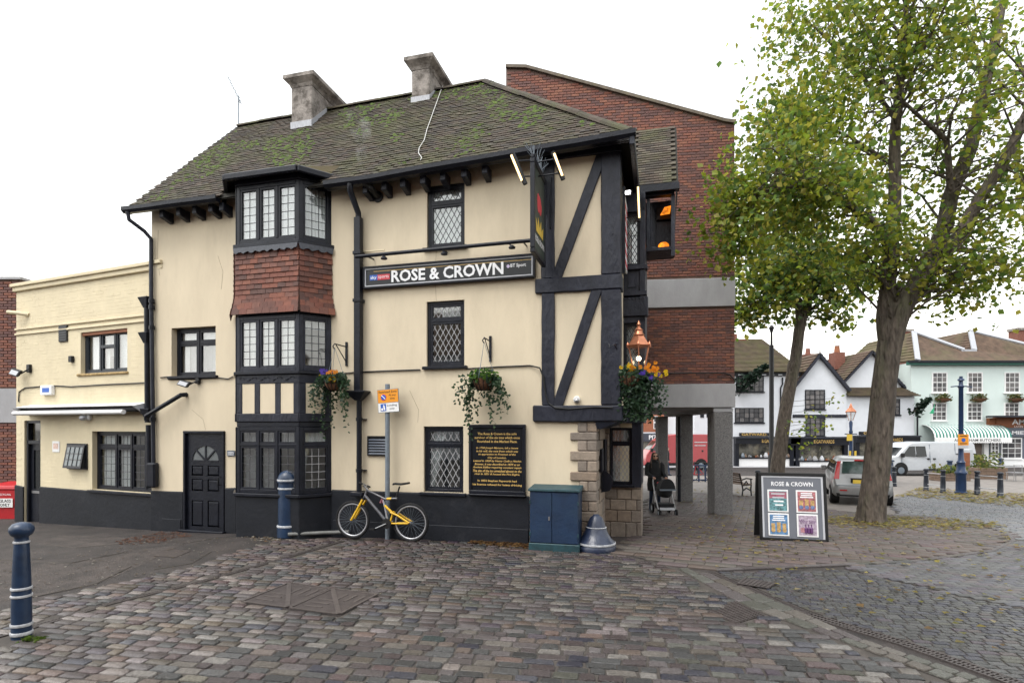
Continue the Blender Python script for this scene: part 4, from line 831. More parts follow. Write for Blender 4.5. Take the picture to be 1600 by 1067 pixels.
# television aerial on the ridge end
ae = empty('tv_aerial', P.w(gabL + .1, YR, rz_(gabL)), P.rz, 'thin television aerial standing at the left end of the ridge', 'aerial'); s = P.sz(373, 198, YR)[0]; zt2 = P.sz(374, 155, YR)[1]
b = MB(); b.tube([(s, YR, 9.3), (s, YR, zt2 + .08)], .018, 6); b.build('mast', GALV, ae, P); pa, pb = P.sz(356, 120, YR), P.sz(377, 162, YR)
b = MB(); b.tube([(pa[0], YR, pa[1]), (pb[0], YR, pb[1])], .012, 5); b.build('boom', GALV, ae, P); b = MB()
for k in range(9): t = k / 8; q = Vector((pa[0] + (pb[0] - pa[0]) * t, YR, pa[1] + (pb[1] - pa[1]) * t)); l = .05 + .08 * t; b.tube([q + Vector((-.02, -l, 0)), q + Vector((.02, l, 0))], .006, 4)
b.build('dipole', GALV, ae, P)
# ================================================================== flat-roofed annexe on the left
A = Frame((-7.389 - .04, 11.55 + .10, 0), -RAD(22.7))
AX = empty('annexe_building', A.w(-2.4, 0, -.3), A.rz, 'low cream painted annexe with flat parapet and retracted awning, left of the pub', 'building')
aL = A.sz(25.5, 600)[0]; aR = .35; aT = 5.36
rU = A.rect(126, 199, 516, 582); rD = A.rect(47, 71, 657, 820, .10); rG = A.rect(144, 246, 674, 768); rD = (rD[0], rD[1], -.36, rD[3])
b = MB(); wall_holes(b, aL, aR, -.9, aT, [rU, rG, (A.sz(38, 700)[0], rD[1], -.36, rD[3])], t=.3)
b.quad((aL, 0, -.9), (aL, 0, aT), (aL, 5, aT), (aL, 5, -.9)); b.quad((aL, 0, aT), (aR, 0, aT), (aR, 5, aT), (aL, 5, aT)); b.quad((aL, 5, -.9), (aL, 5, aT), (aR, 5, aT), (aR, 5, -.9))
b.quad((A.sz(38, 700)[0], .14, -.4), (rD[0] + .02, .14, -.4), (rD[0] + .02, .14, rD[3]), (A.sz(38, 700)[0], .14, rD[3]))
b.build('wall', CREAMB, AX, A)
b = MB(); b.box(aL - .05, aR, -.06, .3, aT - .16, aT - .06); b.box(aL - .09, aR, -.10, .3, aT - .06, aT + .02); b.build('parapet_coping', CREAMB, AX, A, bevel=.012)
for v0, v1 in ((509, 513), (517, 521)):
    z = A.sz(60, v0, -.03)[1]; MB().box(aL - .02, aR, -.035, -.002, z - .05, z).build('string_course', CREAMB, AX, A, bevel=.01)
b = MB(); z0 = A.sz(110, 764)[1]; z1 = A.sz(230, 770)[1]
for s0, s1 in ((aL - .02, A.sz(38, 700)[0]), (rD[1], aR)): b.hexa([(s0, -.03, -.9), (s1, -.03, -.9), (s1, -.002, -.9), (s0, -.002, -.9)], [(s0, -.03, z0 + .0), (s1, -.03, z0 - .03), (s1, -.002, z0 - .01), (s0, -.002, z0 + .02)])
b.build('plinth', PLINTH, AX, A, bevel=.008)
MB().box(rD[0] - .3, rD[1] + .05, -.2, .36, -.6, -.37).build('door_step', CONC, AX, A, bevel=.01)
f = window(A, AX, rU, cols=(0, .33, .67, 1), y=.09, m=GREYFRAME, fw=.06, curt=lambda C, a, c, e, h, y: (curtain(C, a, a + (c - a) * .45, e, h, y, .008), curtain(C, a + (c - a) * .33, c, e + (h - e) * .4, h, y + .03, .004), curtain(C, a + (c - a) * .62, c, e, h, y + .02, .008)), sill=.0, gl=GLASS)
MB().box(rU[0] + .33 * (rU[1] - rU[0]), rU[0] + .67 * (rU[1] - rU[0]), .08, .16, rU[2] + (rU[3] - rU[2]) * .6, rU[2] + (rU[3] - rU[2]) * .67).build('window_transom', GREYFRAME, f, A)
MB().box(rU[0] + .01, rU[1] - .005, .03, .28, rU[3] - .07, rU[3] - .002).build('lintel_board', ORWOOD, f, A)
MB().box(rU[0] - .1, rU[1] + .04, -.04, .1, rU[2] - .055, rU[2] - .002).build('crumbled_sill', mat('raw_sill', (.34, .24, .11), .95, var=.5, scale=12, bump=.8, bscale=20), f, A, bevel=.015)
window(A, AX, rG, cols=(0, .3, .55, .78, 1), tr=.24, y=.1, pat='grid', cell=.15, fw=.06, curt=lambda C, a, c, e, h, y: (curtain(C, a + .02, a + (c - a) * .2, e, h, y, .01), curtain(C, a + (c - a) * .3, a + (c - a) * .47, e + (h - e) * .0, h, y), curtain(C, a + (c - a) * .8, c, e, h, y)), sill=.15)
# painted brick courses of the annexe, standing a few millimetres proud
items = []; z = z0 + .05; r = 0
while z < aT - .2:
    x = aL + .11 + (.11 if r % 2 else 0)
    while x < aR - .1:
        ok = all(not (h[0] - .12 < x < h[1] + .12 and h[2] - .1 < z < h[3] + .05) for h in (rU, rG, (A.sz(38, 700)[0], rD[1], -.4, rD[3]))) and not any(abs(z - A.sz(60, v, -.03)[1] + .025) < .06 for v in (509, 517))
        if ok: items.append((Matrix.Translation((x, .001, z)) @ Matrix.Diagonal((.216, .0022 + ru(-.0008, .0016), .068, 1)), 0, (.5, .5, .5)))
        x += .225
    z += .075; r += 1
BRKP = ([(-.5, 0, -.5), (.5, 0, -.5), (.5, 0, .5), (-.5, 0, .5), (-.49, -1, -.44), (.49, -1, -.44), (.49, -1, .44), (-.49, -1, .44)], [(4, 5, 6, 7), (0, 1, 5, 4), (1, 2, 6, 5), (2, 3, 7, 6), (3, 0, 4, 7)])
awl = [o for o in AX.children if o.name.startswith('wall')][0]; lay(awl, 'brick', CREAMB, [BRKP], items, A, 300, 'brickwork')
# recessed door
dy = .13; b = MB(); a_, c_ = rD[0], rD[1]
b.box(a_, a_ + .06, dy - .1, dy, -.36, rD[3]); b.box(c_ - .06, c_, dy - .1, dy, -.36, rD[3]); b.box(a_, c_, dy - .1, dy, rD[3] - .06, rD[3]); b.box(a_, c_, dy - .1, dy, rD[3] - .55, rD[3] - .47); b.build('door_frame', BLACK, AX, A)
b = MB(); b.box(a_ + .06, c_ - .06, dy - .04, dy, -.35, .5); b.box(a_ + .06, a_ + .17, dy - .04, dy, .5, rD[3] - .55); b.box(c_ - .17, c_ - .06, dy - .04, dy, .5, rD[3] - .55); b.box(a_ + .17, c_ - .17, dy - .04, dy, rD[3] - .7, rD[3] - .55); dr = b.build('door', BLACK, AX, A)
MB().box(a_ + .17, c_ - .17, dy - .02, dy - .015, .5, rD[3] - .7).build('glass_panel', DGLASS, dr, A); MB().box(a_ + .06, c_ - .06, dy - .03, dy - .02, rD[3] - .47, rD[3] - .06).build('top_light', GLASS, dr, A); MB().box(a_ + .1, c_ - .08, dy - .05, dy - .041, .40, .46).build('letter_plate', CHROME, dr, A)
MB().box(a_ - .2, c_ + .2, dy + .4, dy + .45, -.4, rD[3] + .1).build('inner_wall', CREAMB, AX, A)
# open top-hung toilet window
s0, s1, z0, z1 = A.rect(102, 130, 695, 731, -.08); tw_ = f = MB().box(s0 - .03, s1 + .03, -.035, -.002, z0 - .03, z1 + .03).build('window', BLACK, AX, A)
b = MB(); tl = .09
def tq(s, q): return (s, -.05 - tl * (1 - q), z0 + (z1 - z0) * q)
for q0, q1, a, c in ((0, .1, s0, s1), (.9, 1, s0, s1), (.1, .9, s0, s0 + .05), (.1, .9, s1 - .05, s1)): b.hexa([tq(a, q0), tq(c, q0), tq(c, q1), tq(a, q1)], [(x, y + .03, z) for x, y, z in (tq(a, q0), tq(c, q0), tq(c, q1), tq(a, q1))])
b.quad((s1, -.05 - tl, z0), (s1, -.04, z0), (s1, -.04, z1), (s1, -.05, z1)); b.build('casement', BLACK, tw_, A); b = MB(); b.quad(tq(s0 + .05, .1), tq(s1 - .05, .1), tq(s1 - .05, .9), tq(s0 + .05, .9)); b.build('pane', mat('reeded_glass', (.10, .12, .13), .15, var=.4, scale=30), tw_, A)
b = MB()
for q in (.37, .63): p0, p1 = tq(s0 + .05, q), tq(s1 - .05, q); b.beam((p0[0], p0[1] - .005, p0[2]), (p1[0], p1[1] - .005, p1[2]), .012, .012)
for k in (.25, .5, .75): s = s0 + (s1 - s0) * k; p0, p1 = tq(s, .1), tq(s, .9); b.beam((s, p0[1] - .006, p0[2]), (s, p1[1] - .006, p1[2]), .012, .012)
b.build('glazing_bar', LEAD, tw_, A)
def onA(name, u, v, label, cat, group=None): return onwall(name, u, v, label, cat, group, F=A)
# things on the annexe
an = onA('air_vent', 98, 521, 'small dark louvred vent high on the annexe wall', 'vent'); s0, s1, z0, z1 = A.rect(92, 105, 508, 534, -.02)
MB().box(s0, s1, -.03, -.002, z0, z1).build('vent_frame', BLKP, an, A, bevel=.005)
for k in range(6): z = z0 + .03 + (z1 - z0 - .05) * k / 6; MB().box(s0 + .015, s1 - .015, -.04, -.0305, z, z + .025).build('slat', GREYFRAME, an, A)
s, z = A.sz(26, 490, -.1); o = MB(); o.tube([A.I @ A.w(s + .3, .0, z - .03), (s + .1, -.14, z), (s - .15, -.2, z + .03)], .045, 8); o = o.build('overflow_pipe', CREAMB, None, A, smooth=50, loc=tuple(A.w(s, -.1, z))); tag(o, 'cream spout sticking out near the top left edge of the annexe', 'pipe')
al = onA('alarm_box', 73, 609, 'small white alarm box with blue emblem on the annexe wall', 'alarm box'); s0, s1, z0, z1 = A.rect(64.5, 82, 602, 617, -.06)
MB().box(s0, s1, -.09, -.002, z0, z1).build('case', WHITE, al, A, bevel=.015); MB().box(s0 + .09, s1 - .07, -.0925, -.0902, z0 + .06, z1 - .06).build('emblem', BLUES, al, A)
ps = onA('notice', 88, 697, 'small pale coloured notice between the annexe door and the open window', 'notice'); s0, s1, z0, z1 = A.rect(82, 93, 689, 706, -.01); MB().box(s0, s1, -.014, -.002, z0, z1).build('sheet', WHITE, ps, A); MB().box(s0 + .04, s1 - .04, -.016, -.0142, z0 + .07, z1 - .05).build('print', mat('notice_print', (.62, .45, .38), .6, var=.4, scale=20), ps, A)
def flood(name, F, u, v, sc, label, dx=-1):
    s, z = F.sz(u, v, -.12); t = onwall(name, u, v, label, 'floodlight', 'floodlights on the cream walls', F=F)
    MB().box(s + .12 * sc, s + .22 * sc, -.06, -.002, z + .05 * sc, z + .2 * sc).build('sensor', BLKP, t, F, bevel=.01)
    MB().hexa([(s - .17 * sc, -.24, z + .02), (s + .05 * sc, -.2, z - .05 * sc), (s + .05 * sc, -.14, z - .03), (s - .17 * sc, -.18, z + .04)], [(s - .13 * sc, -.2, z + .12 * sc), (s + .1 * sc, -.16, z + .07 * sc), (s + .1 * sc, -.1, z + .08 * sc), (s - .13 * sc, -.14, z + .14 * sc)]).build('lamp_head', BLKP, t, F, bevel=.008)
    b = MB(); b.quad((s - .14 * sc, -.238, z + .035), (s + .03 * sc, -.204, z - .015 * sc), (s + .065 * sc, -.174, z + .06 * sc), (s - .105 * sc, -.208, z + .105 * sc)); b.build('lens', MATS['silver_trim'], t, F)
    b = MB(); b.tube([(s + .05 * sc, -.12, z + .03), (s + .15 * sc, -.05, z + .1 * sc), (s + .26 * sc, -.08, z + .12 * sc)], .016, 6); b.build('arm', BLKP, t, F)
flood('floodlight', A, 30, 586, 1.25, 'black floodlight with sensor at the left edge of the annexe'); flood('floodlight', P, 293, 603, .95, 'black floodlight with sensor under the left first-floor pub window')
s, z = A.sz(111, 561, -.04); o = MB(); o.box(s - .06, s + .06, -.07, -.002, z - .07, z + .07); o = o.build('sensor_box', BLKP, None, A, bevel=.01, loc=tuple(A.w(s, 0, z))); tag(o, 'small black sensor box between the annexe window and floodlight', 'sensor')
wl = onA('wall_lamp', 131, 651, 'small white bulkhead lamp hanging under the awning', 'lamp'); s, z = A.sz(134, 652, -.1); b = MB(); b.box(s - .05, s + .07, -.08, -.002, z - .06, z + .06); b.build('base', WHITE, wl, A, bevel=.02); b = MB(); b.sphere((s - .09, -.1, z - .01), .085, 12, 8, (1.1, .8, .75)); b.build('globe', SILVER, wl, A, smooth=60)
# awning in its cassette
aw = onA('awning', 120, 636, 'retracted shop awning in a white cassette over the annexe door and window', 'awning'); s0 = A.sz(22, 632, -.3)[0]; s1, z1 = A.sz(222, 628, -.15); z0 = A.sz(222, 645, -.15)[1]
b = MB(); b.hexa([(s0, -.26, z1 - .08), (s1, -.26, z1 - .08), (s1, -.002, z1 - .03), (s0, -.002, z1 - .03)], [(s0, -.26, z1 - .055), (s1, -.26, z1 - .055), (s1, -.002, z1), (s0, -.002, z1)]); b.build('cassette_top', WHITE, aw, A, bevel=.01)
b = MB(); b.tube([(s0 + .1, -.17, z1 - .14), (s1 - .06, -.17, z1 - .14)], .06, 10); b.build('fabric_roll', MATS['rubber'], aw, A, smooth=50)
b = MB(); b.tube([(s0 + .12, -.36, z0 + .02), (s1 - .25, -.36, z0 + .02)], .05, 10); b.build('front_bar', WHITE, aw, A, smooth=50)
for s in (s0, s1 - .04):
    b = MB(); b.add([(s, -.002, z0 - .02), (s, -.002, z1), (s, -.34, z1 - .08), (s, -.1, z0 - .02), (s + .04, -.002, z0 - .02), (s + .04, -.002, z1), (s + .04, -.34, z1 - .08), (s + .04, -.1, z0 - .02)], [(0, 1, 2, 3), (7, 6, 5, 4), (0, 4, 5, 1), (1, 5, 6, 2), (2, 6, 7, 3), (3, 7, 4, 0)]); b.box(s - (.2 if s > s0 else 0), s + .04, -.03, -.003, z0 - .02, z1 - .03); b.build('end_plate', SILVER, aw, A)
b = MB(); b.beam((s0 + .3, -.3, z0 + .05), (s1 - .6, -.12, z0 + .06), .05, .04); b.build('folding_arm', WHITE, aw, A)
# annexe wall cable
b = MB(); b.tube([(A.sz(u, v, -.03)[0], -.02, A.sz(u, v, -.03)[1]) for u, v in ((28, 628), (29, 612), (38, 606), (60, 604), (75, 602), (110, 604), (160, 601), (226, 598))], .013, 5); o = b.build('wall_cable', BLKP, None, A, loc=tuple(A.w(-3, 0, 2.6))); tag(o, 'black cable looping across the annexe wall above the awning', 'cable')
# downpipes in the corner
s, zt_ = A.sz(229, 472, -.1); dp = onA('downpipe', 231, 700, 'black round downpipe with two hoppers on the annexe corner', 'downpipe'); zs = [A.sz(231, v, -.1)[1] for v in (466, 480, 521, 532, 640, 660, 765)]
b = MB(); b.tube([(s, -.09, zs[1]), (s + .02, -.09, zs[5])], .055, 10); b.build('pipe', BLACK, dp, A, smooth=50); b = MB(); b.tube([(s + .06, -.09, zs[5] - .05), (s + .08, -.09, zs[6] + .08)], .06, 10); b.build('pipe', BLACK, dp, A, smooth=50)
for zz_, w_ in ((zs[0], .15), (zs[2], .14), (zs[4], .15)):
    x = s + (.05 if zz_ == zs[4] else 0); MB().hexa([(x - .05, -.14, zz_ - .2), (x + .05, -.14, zz_ - .2), (x + .05, -.03, zz_ - .2), (x - .05, -.03, zz_ - .2)], [(x - w_, -.2, zz_ + .02), (x + w_, -.2, zz_ + .02), (x + w_, -.01, zz_ + .02), (x - w_, -.01, zz_ + .02)]).build('hopper', BLACK, dp, A, bevel=.008)
sp = -6.43; d2 = onwall('downpipe', 240, 700, 'thin black downpipe from the left eaves gutter down the pub corner', 'downpipe', F=P); b = MB(); b.tube([(gabL + .02, -.40, 6.25), (gabL + .03, -.38, 6.10), (sp - .06, -.16, 5.93), (sp, -.06, 5.80), (sp, -.06, 5.5), (sp, -.06, 4.7), (sp + .03, -.06, 3.2), (sp + .06, -.06, 1.25)], .04, 8); b.build('pipe', TIMBER, d2, P, smooth=50)
for v in (470, 480, 512, 655): z = P.sz(238, v, -.06)[1]; b = MB(); x = sp + .01 + (4.7 - z) * .012 * (z < 4.7); b.tube([(x, -.06, z - .04), (x, -.06, z + .04)], .055, 8); b.build('pipe_collar', BLACK, d2, P)
MB().box(sp - .06, sp + .16, -.14, -.002, .75, 1.25).build('pipe_shoe', BLACK, d2, P, bevel=.03)
d3 = onwall('waste_pipe', 260, 630, 'black waste pipe slanting down the pub wall to the annexe hopper', 'pipe', F=P); a, c = P.sz(284, 617, -.1), P.sz(228, 650, -.22); b = MB(); b.tube([(a[0] + .02, 0, a[1] + .01), (a[0], -.12, a[1]), (c[0], -.22, c[1]), (c[0] - .01, -.2, c[1] - .08)], .045, 8); b.build('pipe', BLACK, d3, P, smooth=40)
# ================================================================== brick office block on pillars, right of the pub
G = Frame((wx(1148, 15.17), 15.17, 0), -RAD(6.8))
gb = empty('brick_building', G.w(0, 0, -.4), G.rz, 'tall purple brick building with sloping top and grey bands raised on pebbled pillars', 'building')
gs = lambda u, v: G.sz(u, v)
gl = gs(796, 300)[0] - .1; z_b0, z_b1 = gs(1090, 636.5)[1], gs(1090, 600)[1]; z_c0, z_c1 = gs(1075, 480)[1], gs(1075, 436)[1]
top = [(gl, gs(796, 107)[1]), (gs(822, 108)[0], gs(822, 108)[1]), (gs(1133, 192)[0], gs(1133, 192)[1]), (.02, gs(1150, 194)[1])]
def ztop(s):
    for (a, za), (c, zc) in zip(top[:-1], top[1:]):
        if s <= c: return za + (zc - za) * (s - a) / (c - a)
    return top[-1][1]
b = MB(); b.prism([(gl, z_b0 + .01), (0, z_b0 + .01), (0, top[-1][1])] + [(s, z) for s, z in top[::-1][1:]], .02, 9); core = b.build('wall', MORTARD, gb, G)
for i, (z0, z1) in enumerate(((z_b0, z_b1), (z_c0, z_c1))): MB().box(gl, .012, -.03, 9, z0, z1).build('concrete_band', CONC, gb, G, bevel=.01)
b = MB(); pts = [(s, z + .0) for s, z in top]; b.prism(pts + [(s, z + .085) for s, z in pts[::-1]], -.07, 9.05); b.build('coping', mat('mossy_coping', (.13, .108, .085), .95, var=.35, scale=6, dirt=(.13, .12, .05), dscale=3), gb, G)
BC = [(.175, .074, .056), (.155, .068, .056), (.205, .082, .056), (.125, .062, .056), (.225, .096, .064), (.15, .074, .062), (.185, .070, .050), (.11, .058, .053)]
BRK = ([(-.5, 0, -.5), (.5, 0, -.5), (.5, 0, .5), (-.5, 0, .5), (-.46, -1, -.42), (.46, -1, -.42), (.46, -1, .42), (-.46, -1, .42)], [(4, 5, 6, 7), (0, 1, 5, 4), (1, 2, 6, 5), (2, 3, 7, 6), (3, 0, 4, 7)])
items = []; z = z_b1 + .04; row = 0
while z < max(t[1] for t in top):
    if z_c0 - .035 < z < z_c1 + .035: z += .075; continue
    s = -.115 if row % 2 == 0 else -.05
    first = True
    while s > gl + .1:
        wd = .215 if not (first and row % 2) else .10
        if z + .04 < ztop(s):
            if not (s + .1 < gs(880, 300)[0] and z < 8.3) and not (s < gs(985, 400)[0] and z < 6.6):   # what the pub hides is left out
                items.append((Matrix.Translation((s, .014 + .006, z)) @ Matrix.Diagonal((wd, .014 + ru(0, .006), .067, 1)), 0, random.choice(BC)))
        s -= .225 if not (first and row % 2) else .17; first = False
    z += .075; row += 1
lay(core, 'brick', BRICK, [BRK], items, G, 300, 'brickwork')
b = MB(); b.box(gl, 0, .3, 9, z_b0 - .02, z_b0 + .0); b.box(.0 - .55, -.04, -.0, 9.0, z_b0 - .12, z_b0 - .021); b.build('soffit', CONC, gb, G)
for (uL, uR, d, dep) in ((1116, 1145.5, 15.20, .55), (1063, 1083, 18.8, .55), (1029, 1044, 22.4, .5)):
    x0, x1 = wx(uL, d), wx(uR, d); MB().box(x0, x1, d, d + dep, g(0, d) - .2, z_b0 - .125).build('pillar', PEBBLE, gb, W0, bevel=.02)
pb = empty('pillar_pipe', (wx(1059, 18.9), 18.9, -.6), 0, 'black drainpipe against the middle pebbled pillar', 'downpipe'); x = wx(1060.5, 18.8); b = MB(); b.tube([(x, 18.75, -.6), (x, 18.75, 2.3)], .06, 8); b.build('pipe', BLACK, pb, smooth=50)
for z in (.3, 1.6): b = MB(); b.tube([(x, 18.75, z), (x, 18.75, z + .08)], .08, 8); b.build('pipe_collar', BLACK, pb)
b = MB(); b.tube([(gs(u, v)[0], -.045, gs(u, v)[1]) for u, v in ((1030, 584), (1080, 583), (1130, 583), (1140, 586), (1147, 594))], .018, 5); o = b.build('wall_cable', BLKP, None, G, loc=tuple(G.w(-.5, 0, 3.5))); tag(o, 'black cable clipped along the brick wall above the lowest grey band', 'cable')
# ================================================================== brick block and red bin at the far left
d = 15.2; lb = empty('brick_building', (wx(5, d), d, g(0, d)), 0, 'brick building with grey band at the left edge beyond the annexe', 'building'); x1 = wx(31, d); x0 = x1 - 3
b = MB(); b.box(x0, x1, d + .02, d + 4, -1, wz(436, d)); core = b.build('wall', MORTARD, lb); MB().box(x0, x1 + .01, d - .03, d + 4, wz(660, d), wz(607, d)).build('concrete_band', CONC, lb); MB().box(x0, x1 + .05, d - .05, d + 4, wz(437, d) , wz(433, d)).build('coping', CONC, lb)
items = []; z = -.45; r = 0
while z < wz(438, d):
    if not (wz(660, d) - .03 < z < wz(607, d) + .03):
        x = x1 - .1 - (.11 if r % 2 else 0)
        while x > wx(-6, d): items.append((Matrix.Translation((x, d + .02, z)) @ Matrix.Diagonal((.215, .024 + ru(0, .005), .066, 1)), 0, random.choice(BC))); x -= .225
    z += .075; r += 1
lay(core, 'brick', BRICK, [BRK], items, None, 300, 'brickwork')
d = 14.2; x0, x1 = wx(-22, d), wx(28, d); zg = g(0, d) - .1; zt_ = wz(757, d); bn = empty('wheeled_bin', (wx(5, d), d, zg), 0, 'red glass recycling bin standing left of the annexe', 'bin')
b = MB(); b.hexa([(x0 + .06, d, zg), (x1 - .06, d, zg), (x1 - .06, d + .6, zg), (x0 + .06, d + .6, zg)], [(x0, d - .05, zt_ - .12), (x1, d - .05, zt_ - .12), (x1, d + .65, zt_ - .12), (x0, d + .65, zt_ - .12)]); b.build('body', RED, bn, bevel=.02)
b = MB(); b.hexa([(x0 - .03, d - .08, zt_ - .118), (x1 + .03, d - .08, zt_ - .118), (x1 + .03, d + .68, zt_ - .118), (x0 - .03, d + .68, zt_ - .118)], [(x0, d - .05, zt_ - .02), (x1, d - .05, zt_ - .02), (x1 - .02, d + .66, zt_ + .03), (x0 + .02, d + .66, zt_ + .03)]); b.build('lid', RED, bn, bevel=.02)
xl = wx(11, d); q = MB().box(xl - .19, xl + .19, d - .06, d - .045, zg + .4, zg + .62); q.build('sticker', WHITE, bn)
text('lettering', 'GLASS', BLKP, bn, W0, xl, zg + .56, d - .062, w=.3, h=.075, bold=.02); text('lettering', 'ONLY', BLKP, bn, W0, xl, zg + .46, d - .062, w=.24, h=.075, bold=.02)
text('lettering', 'RECYCLING', OFFW, bn, W0, xl, zg + .72, d - .066, w=.3, h=.05)
# ================================================================== far side of the market place (about 44 m away)
D = 44.; GZ = g(0, D); FX = lambda u: wx(u, D); FZ = lambda v: wz(v, D)
def farwin(par, u0, u1, v0, v1, nx, nz, m, glaz=None, y=D, sillm=None, fwp=1.2, lab=None, mid=True):
    x0, x1, z0, z1 = FX(u0), FX(u1), FZ(v1), FZ(v0); k = fwp * .05; b = MB()
    for q in ((x0, x0 + k, z0, z1), (x1 - k, x1, z0, z1), (x0 + k, x1 - k, z1 - k, z1), (x0 + k, x1 - k, z0, z0 + k)): b.box(q[0], q[1], y - .06, y + .1, q[2], q[3])
    for i in range(1, nx): x = x0 + (x1 - x0) * i / nx; t = .04 if (mid and i * 2 == nx) else .015; b.box(x - t, x + t, y - .045, y + .08, z0 + k, z1 - k)
    for j in range(1, nz): z = z0 + (z1 - z0) * j / nz; t = .03 if (mid and j * 2 == nz) else .015; b.box(x0 + k, x1 - k, y - .043, y + .07, z - t, z + t)
    f = b.build('window', m, par)
    for i in range(nx):
        for j in range(nz):
            a = x0 + (x1 - x0) * i / nx; c = x0 + (x1 - x0) * (i + 1) / nx; e = z0 + (z1 - z0) * j / nz; h = z0 + (z1 - z0) * (j + 1) / nz
            MB().box(a + .02, c - .02, y - .02, y - .004, e + .02, h - .02).build('pane', glaz or random.choice(FG), f)
    MB().box(x0 - .08, x1 + .08, y - .1, y + .05, z0 - .09, z0 - .005).build('sill', sillm or m, f); return f
FG = [mat('far_glass_a', (.10, .095, .098), .2, var=.5, scale=2), mat('far_glass_b', (.06, .06, .065), .2, var=.5, scale=2), mat('far_glass_c', (.13, .12, .12), .2, var=.4, scale=2), mat('far_glass_d', (.035, .035, .04), .2, var=.5, scale=2)]
SHOPG = mat('shop_window_painted_lit', (.10, .095, .08), .12, var=.9, scale=1.6, dirt=(.32, .28, .20), dscale=1.5, dlo=.5, dhi=.7, damt=.9)  # no emission: interior light is painted as warm pale patches in the colour
def tiledslope(par, p00, p10, p11, p01, rows, m, name='roof'):
    """mossy roof slope with raised courses, corners eave left, eave right, ridge right, ridge left"""
    p00, p10, p11, p01 = map(Vector, (p00, p10, p11, p01)); n = (p10 - p00).cross(p01 - p00).normalized()
    if n.z < 0: n = -n
    b = MB()
    for i in range(rows):
        a0, a1 = i / rows, (i + 1.25) / rows; a1 = min(a1, 1)
        q = [p00.lerp(p01, a0) + n * .09, p10.lerp(p11, a0) + n * .09, p10.lerp(p11, a1) + n * .02, p00.lerp(p01, a1) + n * .02]
        b.quad(*q); b.quad(q[0] - n * .1, q[1] - n * .1, q[1], q[0])
    b.quad(p00, p10, p11, p01); return b.build(name, m, par)
def shop(par, u0, u1, v0, v1, v2, txt, tw=.5, brd=True):
    """black fascia v0..v1 over a window painted as lit v1..v2 with stall riser"""
    x0, x1 = FX(u0), FX(u1); b = MB(); b.box(x0, x1, D - .5, D, FZ(v1), FZ(v0) - .12); b.hexa([(x0 - .05, D - .65, FZ(v0) - .118), (x1 + .05, D - .65, FZ(v0) - .118), (x1 + .05, D - .001, FZ(v0) - .118), (x0 - .05, D - .001, FZ(v0) - .118)], [(x0, D - .55, FZ(v0)), (x1, D - .55, FZ(v0)), (x1, D - .001, FZ(v0)), (x0, D - .001, FZ(v0))]); b.build('shop_fascia', BLACK, par)
    text('lettering', txt, GOLD, par, W0, (x0 + x1) / 2 + .3, FZ((v0 + v1) / 2 + 1), D - .51, w=(x1 - x0) * tw, h=.27, bold=.008)
    for a, c in ((x0, x0 + .3), (x1 - .3, x1)): MB().box(a, c, D - .35, D, GZ, FZ(v1)).build('pilaster', BLACK, par)
    MB().box(x0 + .3, x1 - .3, D - .25, D - .02, GZ, FZ(v2)).build('stall_riser', WHITE, par); MB().box(x0 + .3, x1 - .3, D - .32, D - .02, FZ(v2), FZ(v2) + .1).build('shop_sill', BLACK, par)
    w_ = MB().box(x0 + .3, x1 - .3, D - .06, D - .03, FZ(v2) + .1, FZ(v1)).build('shop_window', SHOPG, par)
    for k in range(16):
        x = x0 + .45 + (x1 - x0 - .9) * (k + ru(.1, .9)) / 16; z = FZ(v2) + .1; q = ru(.06, .17); b = MB(); b.lathe([(q, z), (q * 1.1, z + q * .8), (q * .6, z + q * ru(1.2, 2.2)), (q * .3, z + q * 2.3)], (x, D - .2, 0), 7); b.build('displayed_ware', random.choice((CURTD, GALV, WOOD, SILVER, ORWOOD, PEBBLE, PEBBLE)), w_)
# --- white shop with hipped mossy roof
s1_ = empty('white_shop', (FX(1190), D, GZ), 0, 'white rendered shop with big mossy hipped roof and black GATWARD shopfront', 'building', 'white jeweller shops across the market place')
MB().box(FX(1085), FX(1249), D, D + 8, GZ - .5, FZ(578)).build('wall', WHITEW, s1_)
tiledslope(s1_, (FX(1070), D - .4, FZ(581)), (FX(1252), D - .4, FZ(582)), (FX(1217) + .6, D + 4.5, FZ(522) + .3), (FX(1085), D + 4.5, FZ(522) + .3), 26, MOSSR); tiledslope(s1_, (FX(1252), D - .4, FZ(582)), (FX(1252), D + 8, FZ(582)), (FX(1217) + .6, D + 4.5, FZ(522) + .3), (FX(1217) + .6, D + 4.5, FZ(522) + .3), 10, MOSSR)
MB().box(FX(1085), FX(1251), D - .12, D - .001, FZ(587.5), FZ(580)).build('timber_frieze', BLACK, s1_)
for k in range(13): x = FX(1090 + k * 12.5); MB().box(x, x + .3, D - .14, D - .121, FZ(586.4), FZ(585)).build('frieze_panel', WHITEW, s1_)
farwin(s1_, 1150, 1193, 587.5, 612, 6, 3, BLACK, mid=True); farwin(s1_, 1148, 1193, 637, 660, 6, 3, BLACK)
shop(s1_, 1146, 1246, 682, 693, 716, 'B.GATWARDS', .32)
b = MB().box(FX(1155), FX(1201), D - .1, D - .001, FZ(681), FZ(676)); b.build('name_board', BLACK, s1_); text('lettering', 'GATWARD.', GOLD, s1_, W0, FX(1178), FZ(678.5), D - .12, w=FX(1198) - FX(1158), h=.2, bold=.005)
for u in (1104, 1094): MB().box(FX(u), FX(u) + .28, D - .05, D - .001, FZ(652), FZ(628)).build('window_slit', BLACK, s1_)
c_ = MB().box(FX(1170), FX(1200), D + 4.1, D + 5, FZ(530), FZ(517)).build('chimney', REDBR, s1_)
